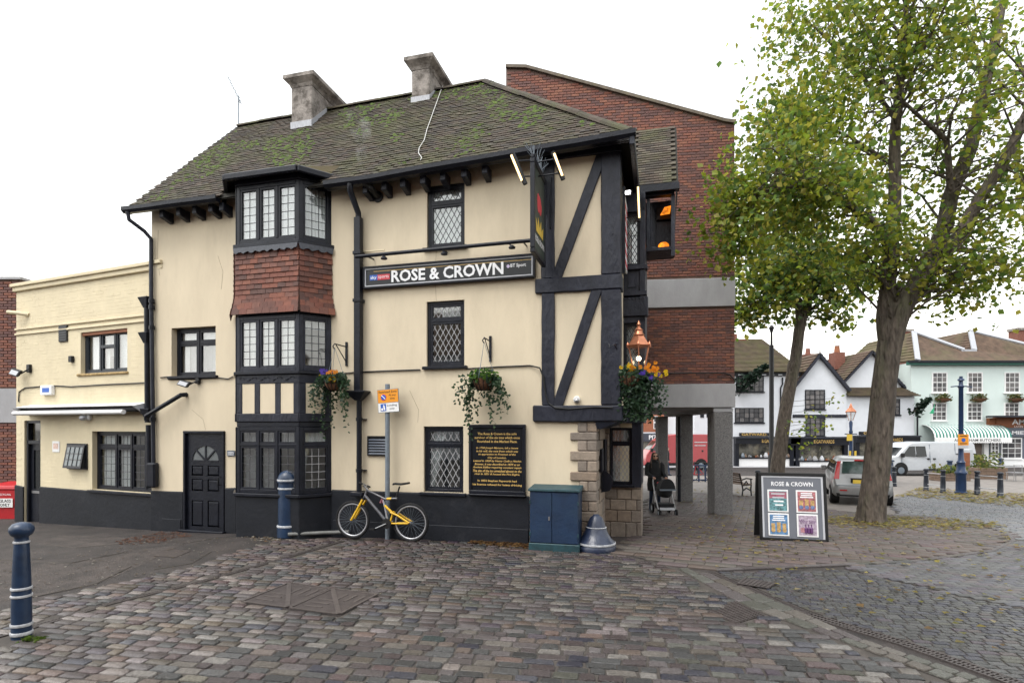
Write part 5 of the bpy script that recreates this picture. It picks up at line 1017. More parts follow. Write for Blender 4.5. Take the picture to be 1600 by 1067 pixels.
for u in (1175, 1184): b = MB(); b.lathe([(.2, FZ(517)), (.17, FZ(508)), (.2, FZ(507.5))], (FX(u), D + 4.5, 0), 10); b.build('chimney_pot', REDBR, c_)
b = MB(); b.tube([(FX(1222), D - .08, FZ(590)), (FX(1222), D - .08, FZ(600)), (FX(1219), D - .08, FZ(606)), (FX(1219), D - .08, FZ(680))], .06, 6); b.build('drainpipe', BLACK, s1_)
# --- white gabled shop
s2_ = empty('white_gabled_shop', (FX(1281), D, GZ), 0, 'white gabled shop with black bargeboards and small-paned windows', 'building', 'white jeweller shops across the market place')
b = MB(); b.prism([(FX(1240), GZ - .5), (FX(1322), GZ - .5), (FX(1322), FZ(606)), (FX(1278), FZ(558)), (FX(1240), FZ(603))], D - .05, D + 7); b.build('wall', WHITEW, s2_)
for sg, (a, c) in ((0, ((FX(1232), FZ(613)), (FX(1278), FZ(555)))), (1, ((FX(1325), FZ(611)), (FX(1278), FZ(555))))):
    MB().beam((a[0], D - .25, a[1]), (c[0], D - .25, c[1]), .2, .28, (0, 1, 0)).build('bargeboard', TIMBER, s2_)
    p = [(a[0], D - .35, a[1] + .05), (a[0], D + 7, a[1] + .05), (c[0], D + 7, c[1] + .15), (c[0], D - .35, c[1] + .15)]
    if sg: p = [p[1], p[0], p[3], p[2]]
    tiledslope(s2_, *p, 12, BROWNR)
b = MB(); b.tube([(FX(1278), D - .3, FZ(556)), (FX(1278), D - .3, FZ(548))], .05, 5); b.build('finial', TIMBER, s2_)
farwin(s2_, 1257, 1288, 609, 639, 4, 4, BLACK, y=D - .05); farwin(s2_, 1258, 1288, 652, 681, 4, 3, BLACK, y=D - .05)
MB().box(FX(1238), FX(1322), D - .12, D - .051, FZ(652), FZ(647.5)).build('timber_rail', TIMBER, s2_); shop(s2_, 1231, 1321, 682, 695, 721, 'B.GATWARDS', .35)
c_ = MB().box(FX(1292), FX(1308), D + 3, D + 4, FZ(600), FZ(548)).build('chimney', REDBR, s2_); MB().box(FX(1291), FX(1309), D + 2.95, D + 4.05, FZ(548), FZ(545)).build('chimney_cap', REDBR, c_); b = MB(); b.lathe([(.22, FZ(545)), (.17, FZ(535))], (FX(1299), D + 3.5, 0), 8); b.build('chimney_pot', REDBR, c_)
# --- white shop behind the tree
s3_ = empty('white_shop', (FX(1380), D, GZ), 0, 'white shop with low mossy pent roof behind the nearest tree trunk', 'building', 'white jeweller shops across the market place')
MB().box(FX(1322), FX(1429), D + .02, D + 8, GZ - .5, FZ(618)).build('wall', WHITEW, s3_); tiledslope(s3_, (FX(1321), D - .4, FZ(619)), (FX(1433), D - .4, FZ(619)), (FX(1424), D + 1.2, FZ(604)), (FX(1321), D + 1.2, FZ(604)), 8, MOSSR)
b = MB(); b.prism([(FX(1325), FZ(610)), (FX(1425), FZ(610)), (FX(1425), FZ(600)), (FX(1375), FZ(548)), (FX(1325), FZ(600))], D + 1.2, D + 8); b.build('upper_gable', WHITEW, s3_)
for k, (a, c) in enumerate((((FX(1318), FZ(606)), (FX(1375), FZ(545))), ((FX(1430), FZ(606)), (FX(1375), FZ(545))))):
    p = [(a[0], D + .9, a[1]), (a[0], D + 8, a[1]), (c[0], D + 8, c[1]), (c[0], D + .9, c[1])]
    if k: p = [p[1], p[0], p[3], p[2]]
    tiledslope(s3_, *p, 14, BROWNR); MB().beam((a[0], D + .95, a[1] - .1), (c[0], D + .95, c[1] - .1), .15, .25, (0, 1, 0)).build('bargeboard', TIMBER, s3_)
farwin(s3_, 1392, 1406, 623, 648, 2, 4, BLACK, y=D + .02); shop(s3_, 1333, 1431, 680, 691, 721, 'B.GATWARDS', .32); MB().box(FX(1342), FX(1394), D - .1, D + .019, FZ(679), FZ(674)).build('name_board', BLACK, s3_); text('lettering', 'GATWARD.', GOLD, s3_, W0, FX(1370), FZ(676.5), D - .12, w=FX(1392) - FX(1348), h=.2, bold=.005)
c_ = MB().box(FX(1345), FX(1362), D + 3.5, D + 4.5, FZ(570), FZ(541)).build('chimney', REDBR, s3_); b = MB(); b.lathe([(.25, FZ(541)), (.2, FZ(530)), (.24, FZ(529))], (FX(1354), D + 4, 0), 8); b.build('chimney_pot', ORWOOD, c_)
b = MB(); b.tube([(FX(1432), D - .1, FZ(632)), (FX(1432), D - .1, FZ(680))], .07, 6); b.build('drainpipe', BLACK, s3_)
# --- mint building with two hipped roofs
m_ = empty('mint_building', (FX(1520), D, GZ), 0, 'pale mint building with twin hipped tiled roofs, sash windows and shops below', 'building'); yM = D + .3
MB().box(FX(1428), FX(1640), yM, yM + 9, GZ - .5, FZ(566)).build('wall', MINT, m_); MB().box(FX(1420), FX(1640), yM - .35, yM - .001, FZ(570), FZ(565)).build('eaves_board', GREENP, m_); MB().box(FX(1417), FX(1640), yM - .5, yM - .36, FZ(566.5), FZ(563.5)).build('gutter', BLACK, m_)
e0, zE = yM - .45, FZ(563.5)
for k, (uL, uA, uR) in enumerate(((1431, 1463, 1525), (1525, 1556, 1632))):
    ap_ = (FX(uA), yM + 2.2, FZ(518) + .35 + .1 * k); zv = FZ(548) + .2; yv = yM + .9; L_ = (FX(uL), e0, zE) if k == 0 else (FX(1541), yv, zv); R_ = (FX(1525), yv, zv) if k == 0 else (FX(1660), yv, zv)
    b = MB(); b.quad((FX(uL), e0, zE), (FX(uR if k == 0 else 1660), e0, zE), R_, ap_, L_, (FX(1525), yv, zv)) if k else b.quad((FX(uL), e0, zE), (FX(1525), e0, zE), R_, ap_); b.build('front_slope', BROWNR, m_)
    tiledslope(m_, (FX(1405), yM + 8, zE), L_, ap_, (ap_[0], yM + 8, ap_[2]), 10, MOSSR, 'side_slope') if k == 0 else tiledslope(m_, (FX(1510), yM + 8, zv), L_, ap_, (ap_[0], yM + 8, ap_[2]), 8, BROWNR, 'side_slope')
    for q in (L_, R_): MB().beam((q[0], q[1] - .06, q[2] + .05), (ap_[0], ap_[1] - .06, ap_[2] + .05), .35, .12, (0, -.6, .8)).build('lead_hip', LEADF, m_)
MB().box(FX(1520), FX(1544), yM + .75, yM + .95, FZ(549) + .1, FZ(547) + .2).build('lead_gutter', LEADF, m_)
for u in (1460, 1515.5, 1574):
    farwin(m_, u, u + 24, 581, 613, 3, 4, WHITE, y=yM - .02, fwp=1.6); farwin(m_, u - .5, u + 23, 629, 657, 3, 4, WHITE, y=yM - .02, fwp=1.6)
for i, u in enumerate((1473, 1529, 1586)):
    bk = empty('window_basket', (FX(u), yM - .3, FZ(624)), 0, ('plant basket on the mint wall above the awning, nearest the green flag', 'plant basket on the mint wall behind the blue lamp post', 'plant basket on the mint wall near the brown shop sign')[i], 'hanging basket', 'baskets on the mint building')
    b = MB(); b.lathe([(.1, FZ(629)), (.4, FZ(626)), (.5, FZ(622.5))], (FX(u), yM - .4, 0), 12); b.build('basket', COIR, bk); b = MB()
    for _ in range(150): a = ru(0, 6.28); r = ru(0, .65); leaf1(b, Vector((FX(u) + r * cos(a), yM - .4 + r * sin(a) * .5, FZ(621.5) + ru(-.25, .3))), .2, random.choice(((.10, .12, .03), (.16, .14, .05), (.06, .09, .03))))
    b.build('foliage', LEAF, bk)
# butcher's awning
awn = empty('striped_awning', (FX(1510), yM - .6, FZ(680)), 0, 'green and white striped curved awning with scalloped white valance', 'awning'); n_ = 46; xa, xb = FX(1445), FX(1563); GS = mat('awning_green', (.02, .17, .13), .7)
for k in range(n_):
    b = MB(); a, c = xa + (xb - xa) * k / n_, xa + (xb - xa) * (k + 1) / n_; arc = [(yM - .02 - 1.3 * sin(t * pi / 12), FZ(683) + (FZ(663.5) - FZ(683)) * cos(t * pi / 12)) for t in range(7)]
    b.loft([[(a, y, z), (c, y, z), (c, y + .01, z - .02), (a, y + .01, z - .02)] for y, z in arc]); b.build('stripe', GS if k % 2 else WHITE, awn)
b = MB()
for k in range(36): a, c = xa + (xb - xa) * k / 36, xa + (xb - xa) * (k + 1) / 36; b.prism([(a, FZ(690)), ((a + c) / 2, FZ(692)), (c, FZ(690)), (c, FZ(683)), (a, FZ(683))], yM - 1.34, yM - 1.325)
b.build('valance', WHITE, awn)
text('lettering', 'ALLINGHAM BUTCHERS', BLKP, awn, W0, FX(1510), FZ(687), yM - 1.345, w=FX(1545) - FX(1474), h=.2, bold=.01)
b = MB(); b.box(FX(1511), FX(1538), yM - .06, yM - .01, GZ, FZ(692)); b.build('shop_doorway', mat('shop_interior', (.14, .11, .09), .6, var=.4, scale=3), m_); MB().box(FX(1538), FX(1545), yM - .3, yM - .001, GZ, FZ(690)).build('white_pier', WHITE, m_); MB().box(FX(1446), FX(1511), yM - .06, yM - .01, GZ + .6, FZ(692)).build('butcher_window', SHOPG, m_)
cafe = empty('shopfront', (FX(1580), yM - .4, GZ), 0, "dark shopfront with brown wooden sign board reading AM above JAMIE'", 'shopfront')
MB().box(FX(1556), FX(1640), yM - .35, yM - .001, FZ(668), FZ(652)).build('wooden_sign', ORWOOD, cafe); MB().box(FX(1546), FX(1556) - .01, yM - .30, yM - .001, FZ(666), FZ(653)).build('wooden_return', ORWOOD, cafe); MB().box(FX(1560), FX(1640), yM - .4, yM - .001, FZ(682), FZ(668.4)).build('black_fascia', SIGNG, cafe)
text('lettering', 'AM', OFFW, cafe, W0, FX(1580), FZ(659), yM - .36, w=FX(1601) - FX(1580), h=.42, bold=.02, align='l'); text('lettering', 'LATIN', OFFW, cafe, W0, FX(1584), FZ(666.2), yM - .36, w=FX(1597) - FX(1584), h=.13, align='l'); text('lettering', "JAMIE'", OFFW, cafe, W0, FX(1566.5), FZ(676.5), yM - .41, w=FX(1599.5) - FX(1566.5), h=.36, bold=.03, align='l')
MB().box(FX(1546), FX(1640), yM - .25, yM - .002, FZ(717), FZ(682.4)).build('black_surround', SIGNG, cafe); MB().box(FX(1546), FX(1640), yM - .3, yM - .002, GZ, FZ(717.2)).build('stall_riser', WHITE, cafe)
farwin(cafe, 1548, 1560, 690, 716, 2, 4, WHITE, y=yM - .3, fwp=1.4); farwin(cafe, 1564, 1596, 684, 716, 3, 4, WHITE, y=yM - .3, fwp=1.4); MB().box(FX(1540), FX(1640), yM - 1.4, yM - .31, FZ(652) , FZ(649.5)).build('sign_canopy', TIMBER, cafe)
fg = empty('flag', (FX(1452), D - .4, FZ(640)), 0, 'small green flag hanging on the mint building', 'flag'); b = MB(); b.quad((FX(1446), D - .4, FZ(646)), (FX(1452), D - .45, FZ(646.5)), (FX(1456.5), D - .3, FZ(628)), (FX(1453), D - .38, FZ(637))); b.build('flag_cloth', mat('flag_green', (.01, .30, .14), .7), fg); b = MB(); b.tube([(FX(1457), yM, FZ(616)), (FX(1456), D - .3, FZ(646))], .02, 4); b.build('flag_cord', GALV, fg)
for (uc, v0, v1, w_, lab) in ((1417, 545, 514, 9, 'tall red brick chimney beside the nearest tree trunk'), (1598, 532, 512, 8, 'red brick chimney at the right edge behind the mint roof')):
    q = empty('brick_chimney', (FX(uc), D + 9, FZ(v0)), 0, lab, 'chimney'); x = (uc - U0) / FP * (D + 9); k = w_ * .06; MB().box(x - k, x + k, D + 9, D + 10, FZ(v0 + 30), wz(v1 + 4, D + 9)).build('stack', REDBR, q); MB().box(x - k - .1, x + k + .1, D + 8.9, D + 10.1, wz(v1 + 4, D + 9), wz(v1, D + 9)).build('chimney_cap', CHIM, q)
# little christmas trees leaning out of the shop walls
for (ua, va, ub, vb, n, lab) in ((1150, 603, 1186, 572, 420, 'small dark fir tree slanting out from the white shop over the market place'), (1419, 643, 1434, 622, 200, 'small dark fir tree slanting from the wall next to the mint building')):
    t = empty('fir_tree', (FX(ua), D - .2, FZ(va)), 0, lab, 'christmas tree', 'fir trees on the shop walls'); a, c = Vector((FX(ua), D - .7, FZ(va))), Vector((FX(ub), D - 1.2, FZ(vb))); b = MB(); b.tube([a, c], [.08, .03], 6); b.build('trunk', BARK, t); b = MB()
    for _ in range(n): q = rnd(); r = (1 - q) * (.75 if n > 300 else .4) + .12; an = ru(0, 6.28); leaf1(b, a.lerp(c, q) + Vector((r * cos(an) * rnd(), r * sin(an) * .6 * rnd(), r * ru(-.8, .5))), .3, random.choice(((.012, .03, .018), (.02, .045, .025), (.008, .02, .012))))
    b.build('crown', LEAF, t)
# --- brick and white building with the restaurant sign seen through the arcade
d = 52.; pz_ = empty('restaurant_building', (wx(1040, d), d, -1.15), 0, 'brick and white fronted building with dark restaurant fascia seen through the arcade', 'building'); X = lambda u: wx(u, d); Z = lambda v: wz(v, d)
MB().box(X(960), X(1082), d, d + 6, -1.6, Z(675)).build('lower_wall', WHITEW, pz_); MB().box(X(960), X(1100), d, d + 6, Z(675) + .002, Z(600)).build('upper_wall', mat('orange_brick', (.30, .11, .06), .9, var=.3, scale=14), pz_); MB().box(X(960), X(1090), d - .2, d - .001, Z(689), Z(677)).build('fascia', mat('fascia_slate', (.05, .055, .075), .5), pz_)
text('lettering', 'PIZZA', OFFW, pz_, W0, X(1013), Z(683), d - .21, w=1.5, h=.42, bold=.03, align='l'); MB().box(X(960), X(1090), d - .05, d - .002, -1.1, Z(689.5)).build('shop_glass', SHOPG, pz_)
for u in (1021, 1055):
    x0, x1 = X(u), X(u + 7); f = MB().box(x0, x1, d - .05, d - .002, Z(670), Z(650)).build('window', WHITE, pz_)
    for k in range(2): MB().box(x0 + .06, x1 - .06, d - .06, d - .051, Z(669 - k * 10) + .02, Z(661 - k * 10)).build('pane', random.choice(FG), f)

# ================================================================== the street's other side, behind the viewpoint (it shows only as reflections and shade)
for k, (x0, x1, y, hw_, hr, m, lab) in enumerate(((-26, -9, -8.5, 6.2, 9.5, WHITEW, 'white rendered terrace house opposite the annexe'), (-8.9, 4, -9.5, 7.4, 10.8, MATS['orange_brick'], 'orange brick terrace house facing the pub across the setts'), (4.1, 20, -9, 6.6, 9.8, CREAMB, 'cream terrace house facing the market place corner'))):
    t = empty('terrace_house', ((x0 + x1) / 2, y, 0), 0, lab, 'house', 'terrace houses opposite the pub'); MB().box(x0, x1, y - 7, y, -.2, hw_).build('wall', m, t); b = MB()
    b.quad((x0, y + .3, hw_ - .1), (x0, y - 3.5, hr), (x1, y - 3.5, hr), (x1, y + .3, hw_ - .1)); b.quad((x0, y - 7.3, hw_ - .1), (x1, y - 7.3, hw_ - .1), (x1, y - 3.5, hr), (x0, y - 3.5, hr)); b.quad((x0, y, hw_ - .1), (x0, y - 7, hw_ - .1), (x0, y - 3.5, hr)); b.quad((x1, y, hw_ - .1), (x1, y - 3.5, hr), (x1, y - 7, hw_ - .1)); b.build('roof', BROWNR, t)
    n = int((x1 - x0) / 2.6)
    for i in range(n):
        x = x0 + (x1 - x0) * (i + .5) / n
        for z in (.8, 3.6): f = MB().box(x - .55, x + .55, y, y + .08, z, z + 1.6).build('window', WHITE, t); MB().box(x - .48, x + .48, y + .081, y + .09, z + .07, z + 1.53).build('pane', DGLASS, f)
# ================================================================== ground and paving
b = MB(); ys = [-80, 9.6, 15.6, 38.93, 400]
for a, c in zip(ys[:-1], ys[1:]): b.quad((-300, a, g(0, a)), (300, a, g(0, a)), (300, c, g(0, c)), (-300, c, g(0, c)))
tag(b.build('ground', TARMAC), kind='structure')
def bands(poly):
    for a, c in zip(ys[:-1], ys[1:]):
        q = poly
        for lim, sg in ((a, 1), (c, -1)):
            o = []
            for i in range(len(q)):
                p0, p1 = q[i - 1], q[i]; d0, d1 = sg * (p0[1] - lim), sg * (p1[1] - lim)
                if d0 * d1 < 0: t = d0 / (d0 - d1); o.append((p0[0] + (p1[0] - p0[0]) * t, p0[1] + (p1[1] - p0[1]) * t))
                if d1 >= 0: o.append(p1)
            q = o
            if len(q) < 3: break
        if len(q) >= 3: yield q
def sheet(name, poly, m, dz):
    b = MB()
    for q in bands(poly): b.quad(*[(x, y, g(x, y) + dz) for x, y in q])
    return tag(b.build(name, m), kind='structure')
GPX = lambda *pts: [gp(u, v) for u, v in pts]
SETTS = GPX((-60, 968), (0, 954), (140, 921), (297, 886), (437, 845), (560, 840), (830, 855), (905, 863), (965, 866), (1060, 888), (1160, 947), (1337, 1011), (1470, 1061), (1560, 1098), (1560, 1140), (-160, 1140), (-160, 1000))
road = sheet('cobbled_road', SETTS, JOINT, .004)
CHN = GPX((-40, 1005), (38, 985), (175, 943), (305, 912), (437, 875), (560, 842))
def dist_line(x, y, L):
    m = 9
    for (a, b_), (c, d) in zip(L[:-1], L[1:]):
        t = max(0, min(1, ((x - a) * (c - a) + (y - b_) * (d - b_)) / ((c - a) ** 2 + (d - b_) ** 2))); m = min(m, sqrt((x - a - t * (c - a)) ** 2 + (y - b_ - t * (d - b_)) ** 2))
    return m
MH = GPX((374, 943), (452, 912), (592, 931), (530, 964)); MHG = [(x * 1.0, y) for x, y in MH]
BB_ = gp(22, 1000); HATCH = GPX((1105, 957), (1150, 940), (1195, 962), (1150, 975))
SC_ = [(.082, .080, .080), (.060, .067, .076), (.040, .047, .058), (.105, .101, .096), (.078, .068, .062), (.085, .064, .055), (.16, .152, .14), (.030, .036, .045), (.115, .098, .079), (.058, .054, .053), (.12, .086, .064), (.066, .050, .045), (.09, .078, .073), (.13, .124, .116), (.048, .046, .048)]
protos = [stone(1, 1, 1, .05) for _ in range(14)]; items = []; rr = RAD(-10); cr, sr = cos(rr), sin(rr); q = -1.
while q < 13:
    dep = ru(.100, .126); p = -9 + ru(0, .2)
    while p < 8:
        L = ru(.165, .275) if rnd() > .12 else ru(.12, .17); xc, yc = p + L / 2, q + dep / 2; x, y = xc * cr - yc * sr, xc * sr + yc * cr
        if 3.6 < y and inpoly(x, y, SETTS) and inpoly(x + .06, y, SETTS) and dist_line(x, y, CHN) > .10 and not inpoly(x, y, MHG) and not inpoly(x, y, HATCH) and (x - BB_[0]) ** 2 + (y - BB_[1]) ** 2 > .03:
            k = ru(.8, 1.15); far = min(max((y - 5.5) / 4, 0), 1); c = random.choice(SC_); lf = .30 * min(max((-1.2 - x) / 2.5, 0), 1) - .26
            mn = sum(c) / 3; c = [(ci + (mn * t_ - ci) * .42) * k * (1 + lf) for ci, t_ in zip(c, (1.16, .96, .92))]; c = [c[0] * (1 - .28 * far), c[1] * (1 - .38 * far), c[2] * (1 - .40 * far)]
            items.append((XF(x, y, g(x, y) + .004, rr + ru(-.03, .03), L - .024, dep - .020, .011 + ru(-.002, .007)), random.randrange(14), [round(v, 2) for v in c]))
        p += L
    q += dep
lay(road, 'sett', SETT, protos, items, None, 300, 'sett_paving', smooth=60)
# left drain channel with slotted cast sections
def channel(name, L, wd, n_per, label=None):
    ch = empty(name, (L[0][0], L[0][1], g(*L[0])), 0); ch['kind'] = 'structure'
    for (a, b_), (c, d) in zip(L[:-1], L[1:]):
        ln = sqrt((c - a) ** 2 + (d - b_) ** 2); n = max(1, round(ln / .5)); an = math.atan2(d - b_, c - a)
        for i in range(n):
            f = Frame((a + (c - a) * i / n, b_ + (d - b_) * i / n, g(0, b_ + (d - b_) * (i + .5) / n)), an); l = ln / n - .008; m = MB()
            m.box(0, l, -wd / 2, -wd / 2 + .018, .0, .016); m.box(0, l, wd / 2 - .018, wd / 2, .0, .016); k = int(l / .035)
            for j in range(k + 1): x = (l - .014) * j / k; m.box(x, x + .016, -wd / 2 + .018, wd / 2 - .018, .0, .014)
            m.box(0, l, -.008, .008, .0, .015); m.build('grate', IRON, ch, f)
    return ch
channel('drain_channel', CHN, .085, 14)
b = MB(); ch2 = GPX((1112, 896), (1262, 961), (1412, 1006), (1562, 1059), (1640, 1088)); channel('drain_channel', ch2, .15, 14)
# kerb band of granite blocks in two rows
KL, KR = GPX((1055, 887), (1161, 947), (1337, 1011), (1469, 1060), (1570, 1100)), GPX((1098, 893), (1205, 937), (1345, 1000), (1520, 1057), (1615, 1092))
kb = sheet('kerb_band', KL + KR[::-1], JOINT, .006); items = []
def along(L, t):
    n = len(L) - 1; i = min(int(t * n), n - 1); f = t * n - i; return Vector((L[i][0] + (L[i + 1][0] - L[i][0]) * f, L[i][1] + (L[i + 1][1] - L[i][1]) * f))
def strip(items, A_, B_, rows, n, col, ht, slabp=0, gap=.016):
    for r in range(rows):
        for i in range(n):
            o = .5 / n * (r % 2); t0, t1 = i / n + o, (i + 1) / n + o
            if t1 > 1: continue
            f0, f1 = r / rows, (r + 1) / rows
            p = [along(A_, t0).lerp(along(B_, t0), f0), along(A_, t1).lerp(along(B_, t1), f0), along(A_, t1).lerp(along(B_, t1), f1), along(A_, t0).lerp(along(B_, t0), f1)]
            c = sum(p, Vector((0, 0))) / 4; ex = ((p[1] - p[0]) + (p[2] - p[3])) / 2; ey = ((p[3] - p[0]) + (p[2] - p[1])) / 2; an = math.atan2(ex.y, ex.x); w_ = abs(ey.x * -sin(an) + ey.y * cos(an)); k = ru(.8, 1.15)
            items.append((XF(c.x, c.y, g(0, c.y) + .006, an, ex.length - gap, w_ - gap, ht), slabp, [round(v * k, 2) for v in random.choice(col)]))
strip(items, KL, KR, 2, 17, [(.076, .069, .060), (.068, .063, .056), (.087, .079, .069), (.060, .056, .051)], .016)
lay(kb, 'kerb_stone', SETT, [stone(1, 1, 1, .02)], items, None, 300, smooth=60)
# small dark setts on the right, smoother grey blocks, red brick pavement, far grey setts
def pave(name, poly, jm, pm, rz, L0, D0, proto, cols, ht, limit, pn, sn, dz=.006, off=.5, gap=.012, jl=0., avoid=None):
    st = sheet(name, poly, jm, dz); xs = [p[0] for p in poly]; yy = [p[1] for p in poly]; items = []; c_, s_ = cos(rz), sin(rz); cx, cy = sum(xs) / len(xs), sum(yy) / len(yy); R_ = max(max(xs) - min(xs), max(yy) - min(yy))
    q = -R_; r = 0
    while q < R_:
        p = -R_ + (L0 * off if r % 2 else 0)
        while p < R_:
            L = L0 * (1 + ru(-jl, jl)); a, b_ = p + L / 2, q + D0 / 2; x, y = cx + a * c_ - b_ * s_, cy + a * s_ + b_ * c_
            if inpoly(x, y, poly) and (avoid is None or not avoid(x, y)):
                k = ru(.82, 1.15); sl = (g(x, y + .05) - g(x, y - .05)) / .1
                items.append((Matrix.Translation((x, y, g(x, y) + dz)) @ Matrix.Rotation(math.atan(sl), 4, 'X') @ Matrix.Rotation(rz + ru(-.01, .01), 4, 'Z') @ Matrix.Diagonal((L - gap, D0 - gap, ht + ru(-.12, .12) * ht, 1)), random.randrange(len(proto)), [round(v * k, 2) for v in random.choice(cols)]))
            p += L
        q += D0; r += 1
    lay(st, pn, pm, proto, items, None, limit, sn, smooth=50); return st
SP = [stone(1, 1, 1, .03) for _ in range(8)]
pave('dark_sett_paving', GPX((1122, 894), (1326, 892), (1600, 955), (1720, 985), (1720, 1140), (1660, 1100), (1572, 1057), (1421, 1003), (1271, 957)), JOINT, SETT, RAD(-12), .14, .082, SP, [(.031, .031, .036), (.041, .040, .043), (.025, .025, .029), (.047, .044, .042)], .008, 300, 'small_sett', 'small_sett_paving', jl=.2, avoid=lambda x, y: inpoly(x, y, [tuple(v) for v in KL + KR[::-1]]))
pave('block_paving', GPX((1326, 890), (1319, 884), (1424, 880), (1551, 863), (1590, 846), (1720, 848), (1720, 983), (1600, 953)), JOINT, SLAB, RAD(-8), .21, .105, [slab(.014)], [(.074, .072, .078), (.083, .080, .084), (.067, .064, .069), (.077, .073, .075)], .9, 300, 'block', 'block_surface', gap=.008)
RED_ = GPX((968, 864), (1003, 836), (1006, 790), (1030, 768), (1112, 772), (1180, 776), (1300, 798), (1400, 806), (1480, 812), (1540, 822), (1576, 836), (1583, 847), (1551, 861), (1424, 878), (1319, 883), (1118, 891), (1062, 886))
pave('brick_pavement', RED_, JOINT, SLAB, RAD(-24), .42, .21, [slab(.02, .012)], [(.078, .059, .052), (.087, .064, .056), (.069, .055, .050), (.083, .067, .061)], .8, 300, 'paver', 'paver_surface', gap=.010)
EDG = GPX((1400, 804), (1480, 810), (1543, 820), (1580, 835), (1588, 847), (1554, 863), (1426, 880), (1320, 885), (1120, 893)); EIN = GPX((1400, 807), (1479, 813), (1538, 823), (1573, 836), (1580, 846.5), (1550, 860), (1424, 877), (1319, 882), (1118, 890))
ke = sheet('pavement_edging', EDG + EIN[::-1], JOINT, .009); items = []; strip(items, EDG, EIN, 1, 40, [(.06, .052, .05), (.075, .066, .062)], .9, gap=.006); lay(ke, 'edging_block', SLAB, [slab(.022)], items, None, 300)
pave('grey_sett_road', GPX((1402, 805), (1392, 782), (1440, 771), (1600, 786), (1720, 795), (1720, 846), (1590, 845), (1578, 834), (1543, 819)), JOINT, SETT, RAD(-35), .24, .15, SP, [(.10, .104, .116), (.115, .115, .124), (.085, .088, .10), (.13, .126, .126)], .012, 300, 'road_sett', 'road_setting', jl=.2)
FARP = mat('market_paving', (.185, .165, .15), .75, var=.25, scale=3.2, bump=.4, bscale=14, dirt=(.12, .105, .095), dscale=.35, dlo=.5, dhi=.75, damt=.6)
sheet('market_paving', GPX((1112, 776), (1115, 730), (1720, 730), (1720, 794), (1600, 785), (1440, 770), (1392, 781), (1400, 804), (1300, 797), (1180, 775)), FARP, .003); sheet('arcade_paving', GPX((900, 770), (960, 735), (1112, 735), (1112, 771), (1030, 767), (1004, 785)), FARP, .003)
sheet('market_road', [(3, 33.5), (70, 33.5), (70, 42.5), (3, 42.5)], TARMAC, .006); sheet('shop_pavement', [(3, 42.5), (70, 42.5), (70, 43.95), (3, 43.95)], CONC, .009)
# triangular manhole covers in the setts
mh = sheet('manhole_cover', MH, IRON, .010); mq = [Vector((x, y)) for x, y in MH]
def mfr(t): return mq[0].lerp(mq[3], t), mq[1].lerp(mq[2], t)
def plate(pts):
    b = MB(); c = sum(pts, Vector((0, 0))) / len(pts); q = [p.lerp(c, .05) for p in pts]; q2 = [p.lerp(c, .075) for p in pts]; b.hexa([(p.x, p.y, .010) for p in q], [(p.x, p.y, .022) for p in q2])
    b.build('cover_plate', IRON, mh); b = MB(); q3 = [p.lerp(c, .45) for p in pts]
    for p0, p1 in zip(q2, q2[1:] + q2[:1]): b.beam((p0.x, p0.y, .024), (p1.x, p1.y, .026), .026, .012)
    e = (pts[1] - pts[0]).normalized()
    for s in (-.12, 0, .12): b.beam((c.x + e.y * s - e.x * .12, c.y - e.x * s - e.y * .12, .022), (c.x + e.y * s + e.x * .12, c.y - e.x * s + e.y * .12, .024), .035, .010)
    b.build('raised_rib', IRONL, mh)
m0, m1 = mq[0].lerp(mq[3], .5), mq[1].lerp(mq[2], .5)
for pts in ((mq[0], m0, mq[1]), (m0, m1, mq[1]), (m0, mq[3], m1), (mq[3], mq[2], m1)): plate(list(pts))
hc = sheet('drain_cover', HATCH, IRON, .010); hq = [Vector(p) for p in HATCH]
for i in range(9): a, c = hq[0].lerp(hq[1], (i + .5) / 9), hq[3].lerp(hq[2], (i + .5) / 9); MB().beam((a.x, a.y, .014), (c.x, c.y, .014), .018, .012).build('grate_bar', IRON, hc)
hc = sheet('drain_cover', GPX((1150, 914), (1162, 905), (1215, 914), (1200, 922)), IRON, .024)
hq = [Vector(p) for p in GPX((1150, 914), (1162, 905), (1215, 914), (1200, 922))]
for i in range(8): a, c = hq[0].lerp(hq[3], (i + .5) / 8), hq[1].lerp(hq[2], (i + .5) / 8); MB().beam((a.x, a.y, .027), (c.x, c.y, .027), .03, .008).build('grate_bar', IRON, hc)
sheet('access_cover', GPX((232, 868), (262, 858), (300, 860), (274, 871)), IRON, .006); sheet('access_cover', GPX((1003, 808), (1010, 800), (1040, 801), (1043, 809)), IRON, .026)
for e, lab in ((((205, 885), (150, 912), (90, 925), (20, 940)), 0), (((0, 875), (110, 880), (200, 862)), 0)):
    b = MB(); pp = [gp(u, v) for u, v in e]; b.tube([(x, y, g(x, y) + .001) for x, y in pp], .012, 5); tag(b.build('tarmac_seam', JOINT, None, loc=(pp[0][0], pp[0][1], 0)), kind='structure')
sheet('tarmac_patch', GPX((-60, 880), (0, 874), (110, 879), (205, 861), (286, 850), (210, 888), (150, 913), (90, 926), (-60, 950)), TARPATCH, .002); sheet('tarmac_patch', GPX((95, 836), (180, 838), (230, 846), (120, 856), (60, 850)), TARPATCH, .002)
for e in (((286, 850), (330, 842), (420, 838)), ((60, 850), (120, 856), (230, 846)), ((330, 862), (300, 880), (240, 890))):
    b = MB(); pp = [gp(u, v) for u, v in e]; b.tube([(x, y, g(x, y) + .001) for x, y in pp], .009, 5); tag(b.build('tarmac_seam', JOINT, None, loc=(pp[0][0], pp[0][1], 0)), kind='structure')
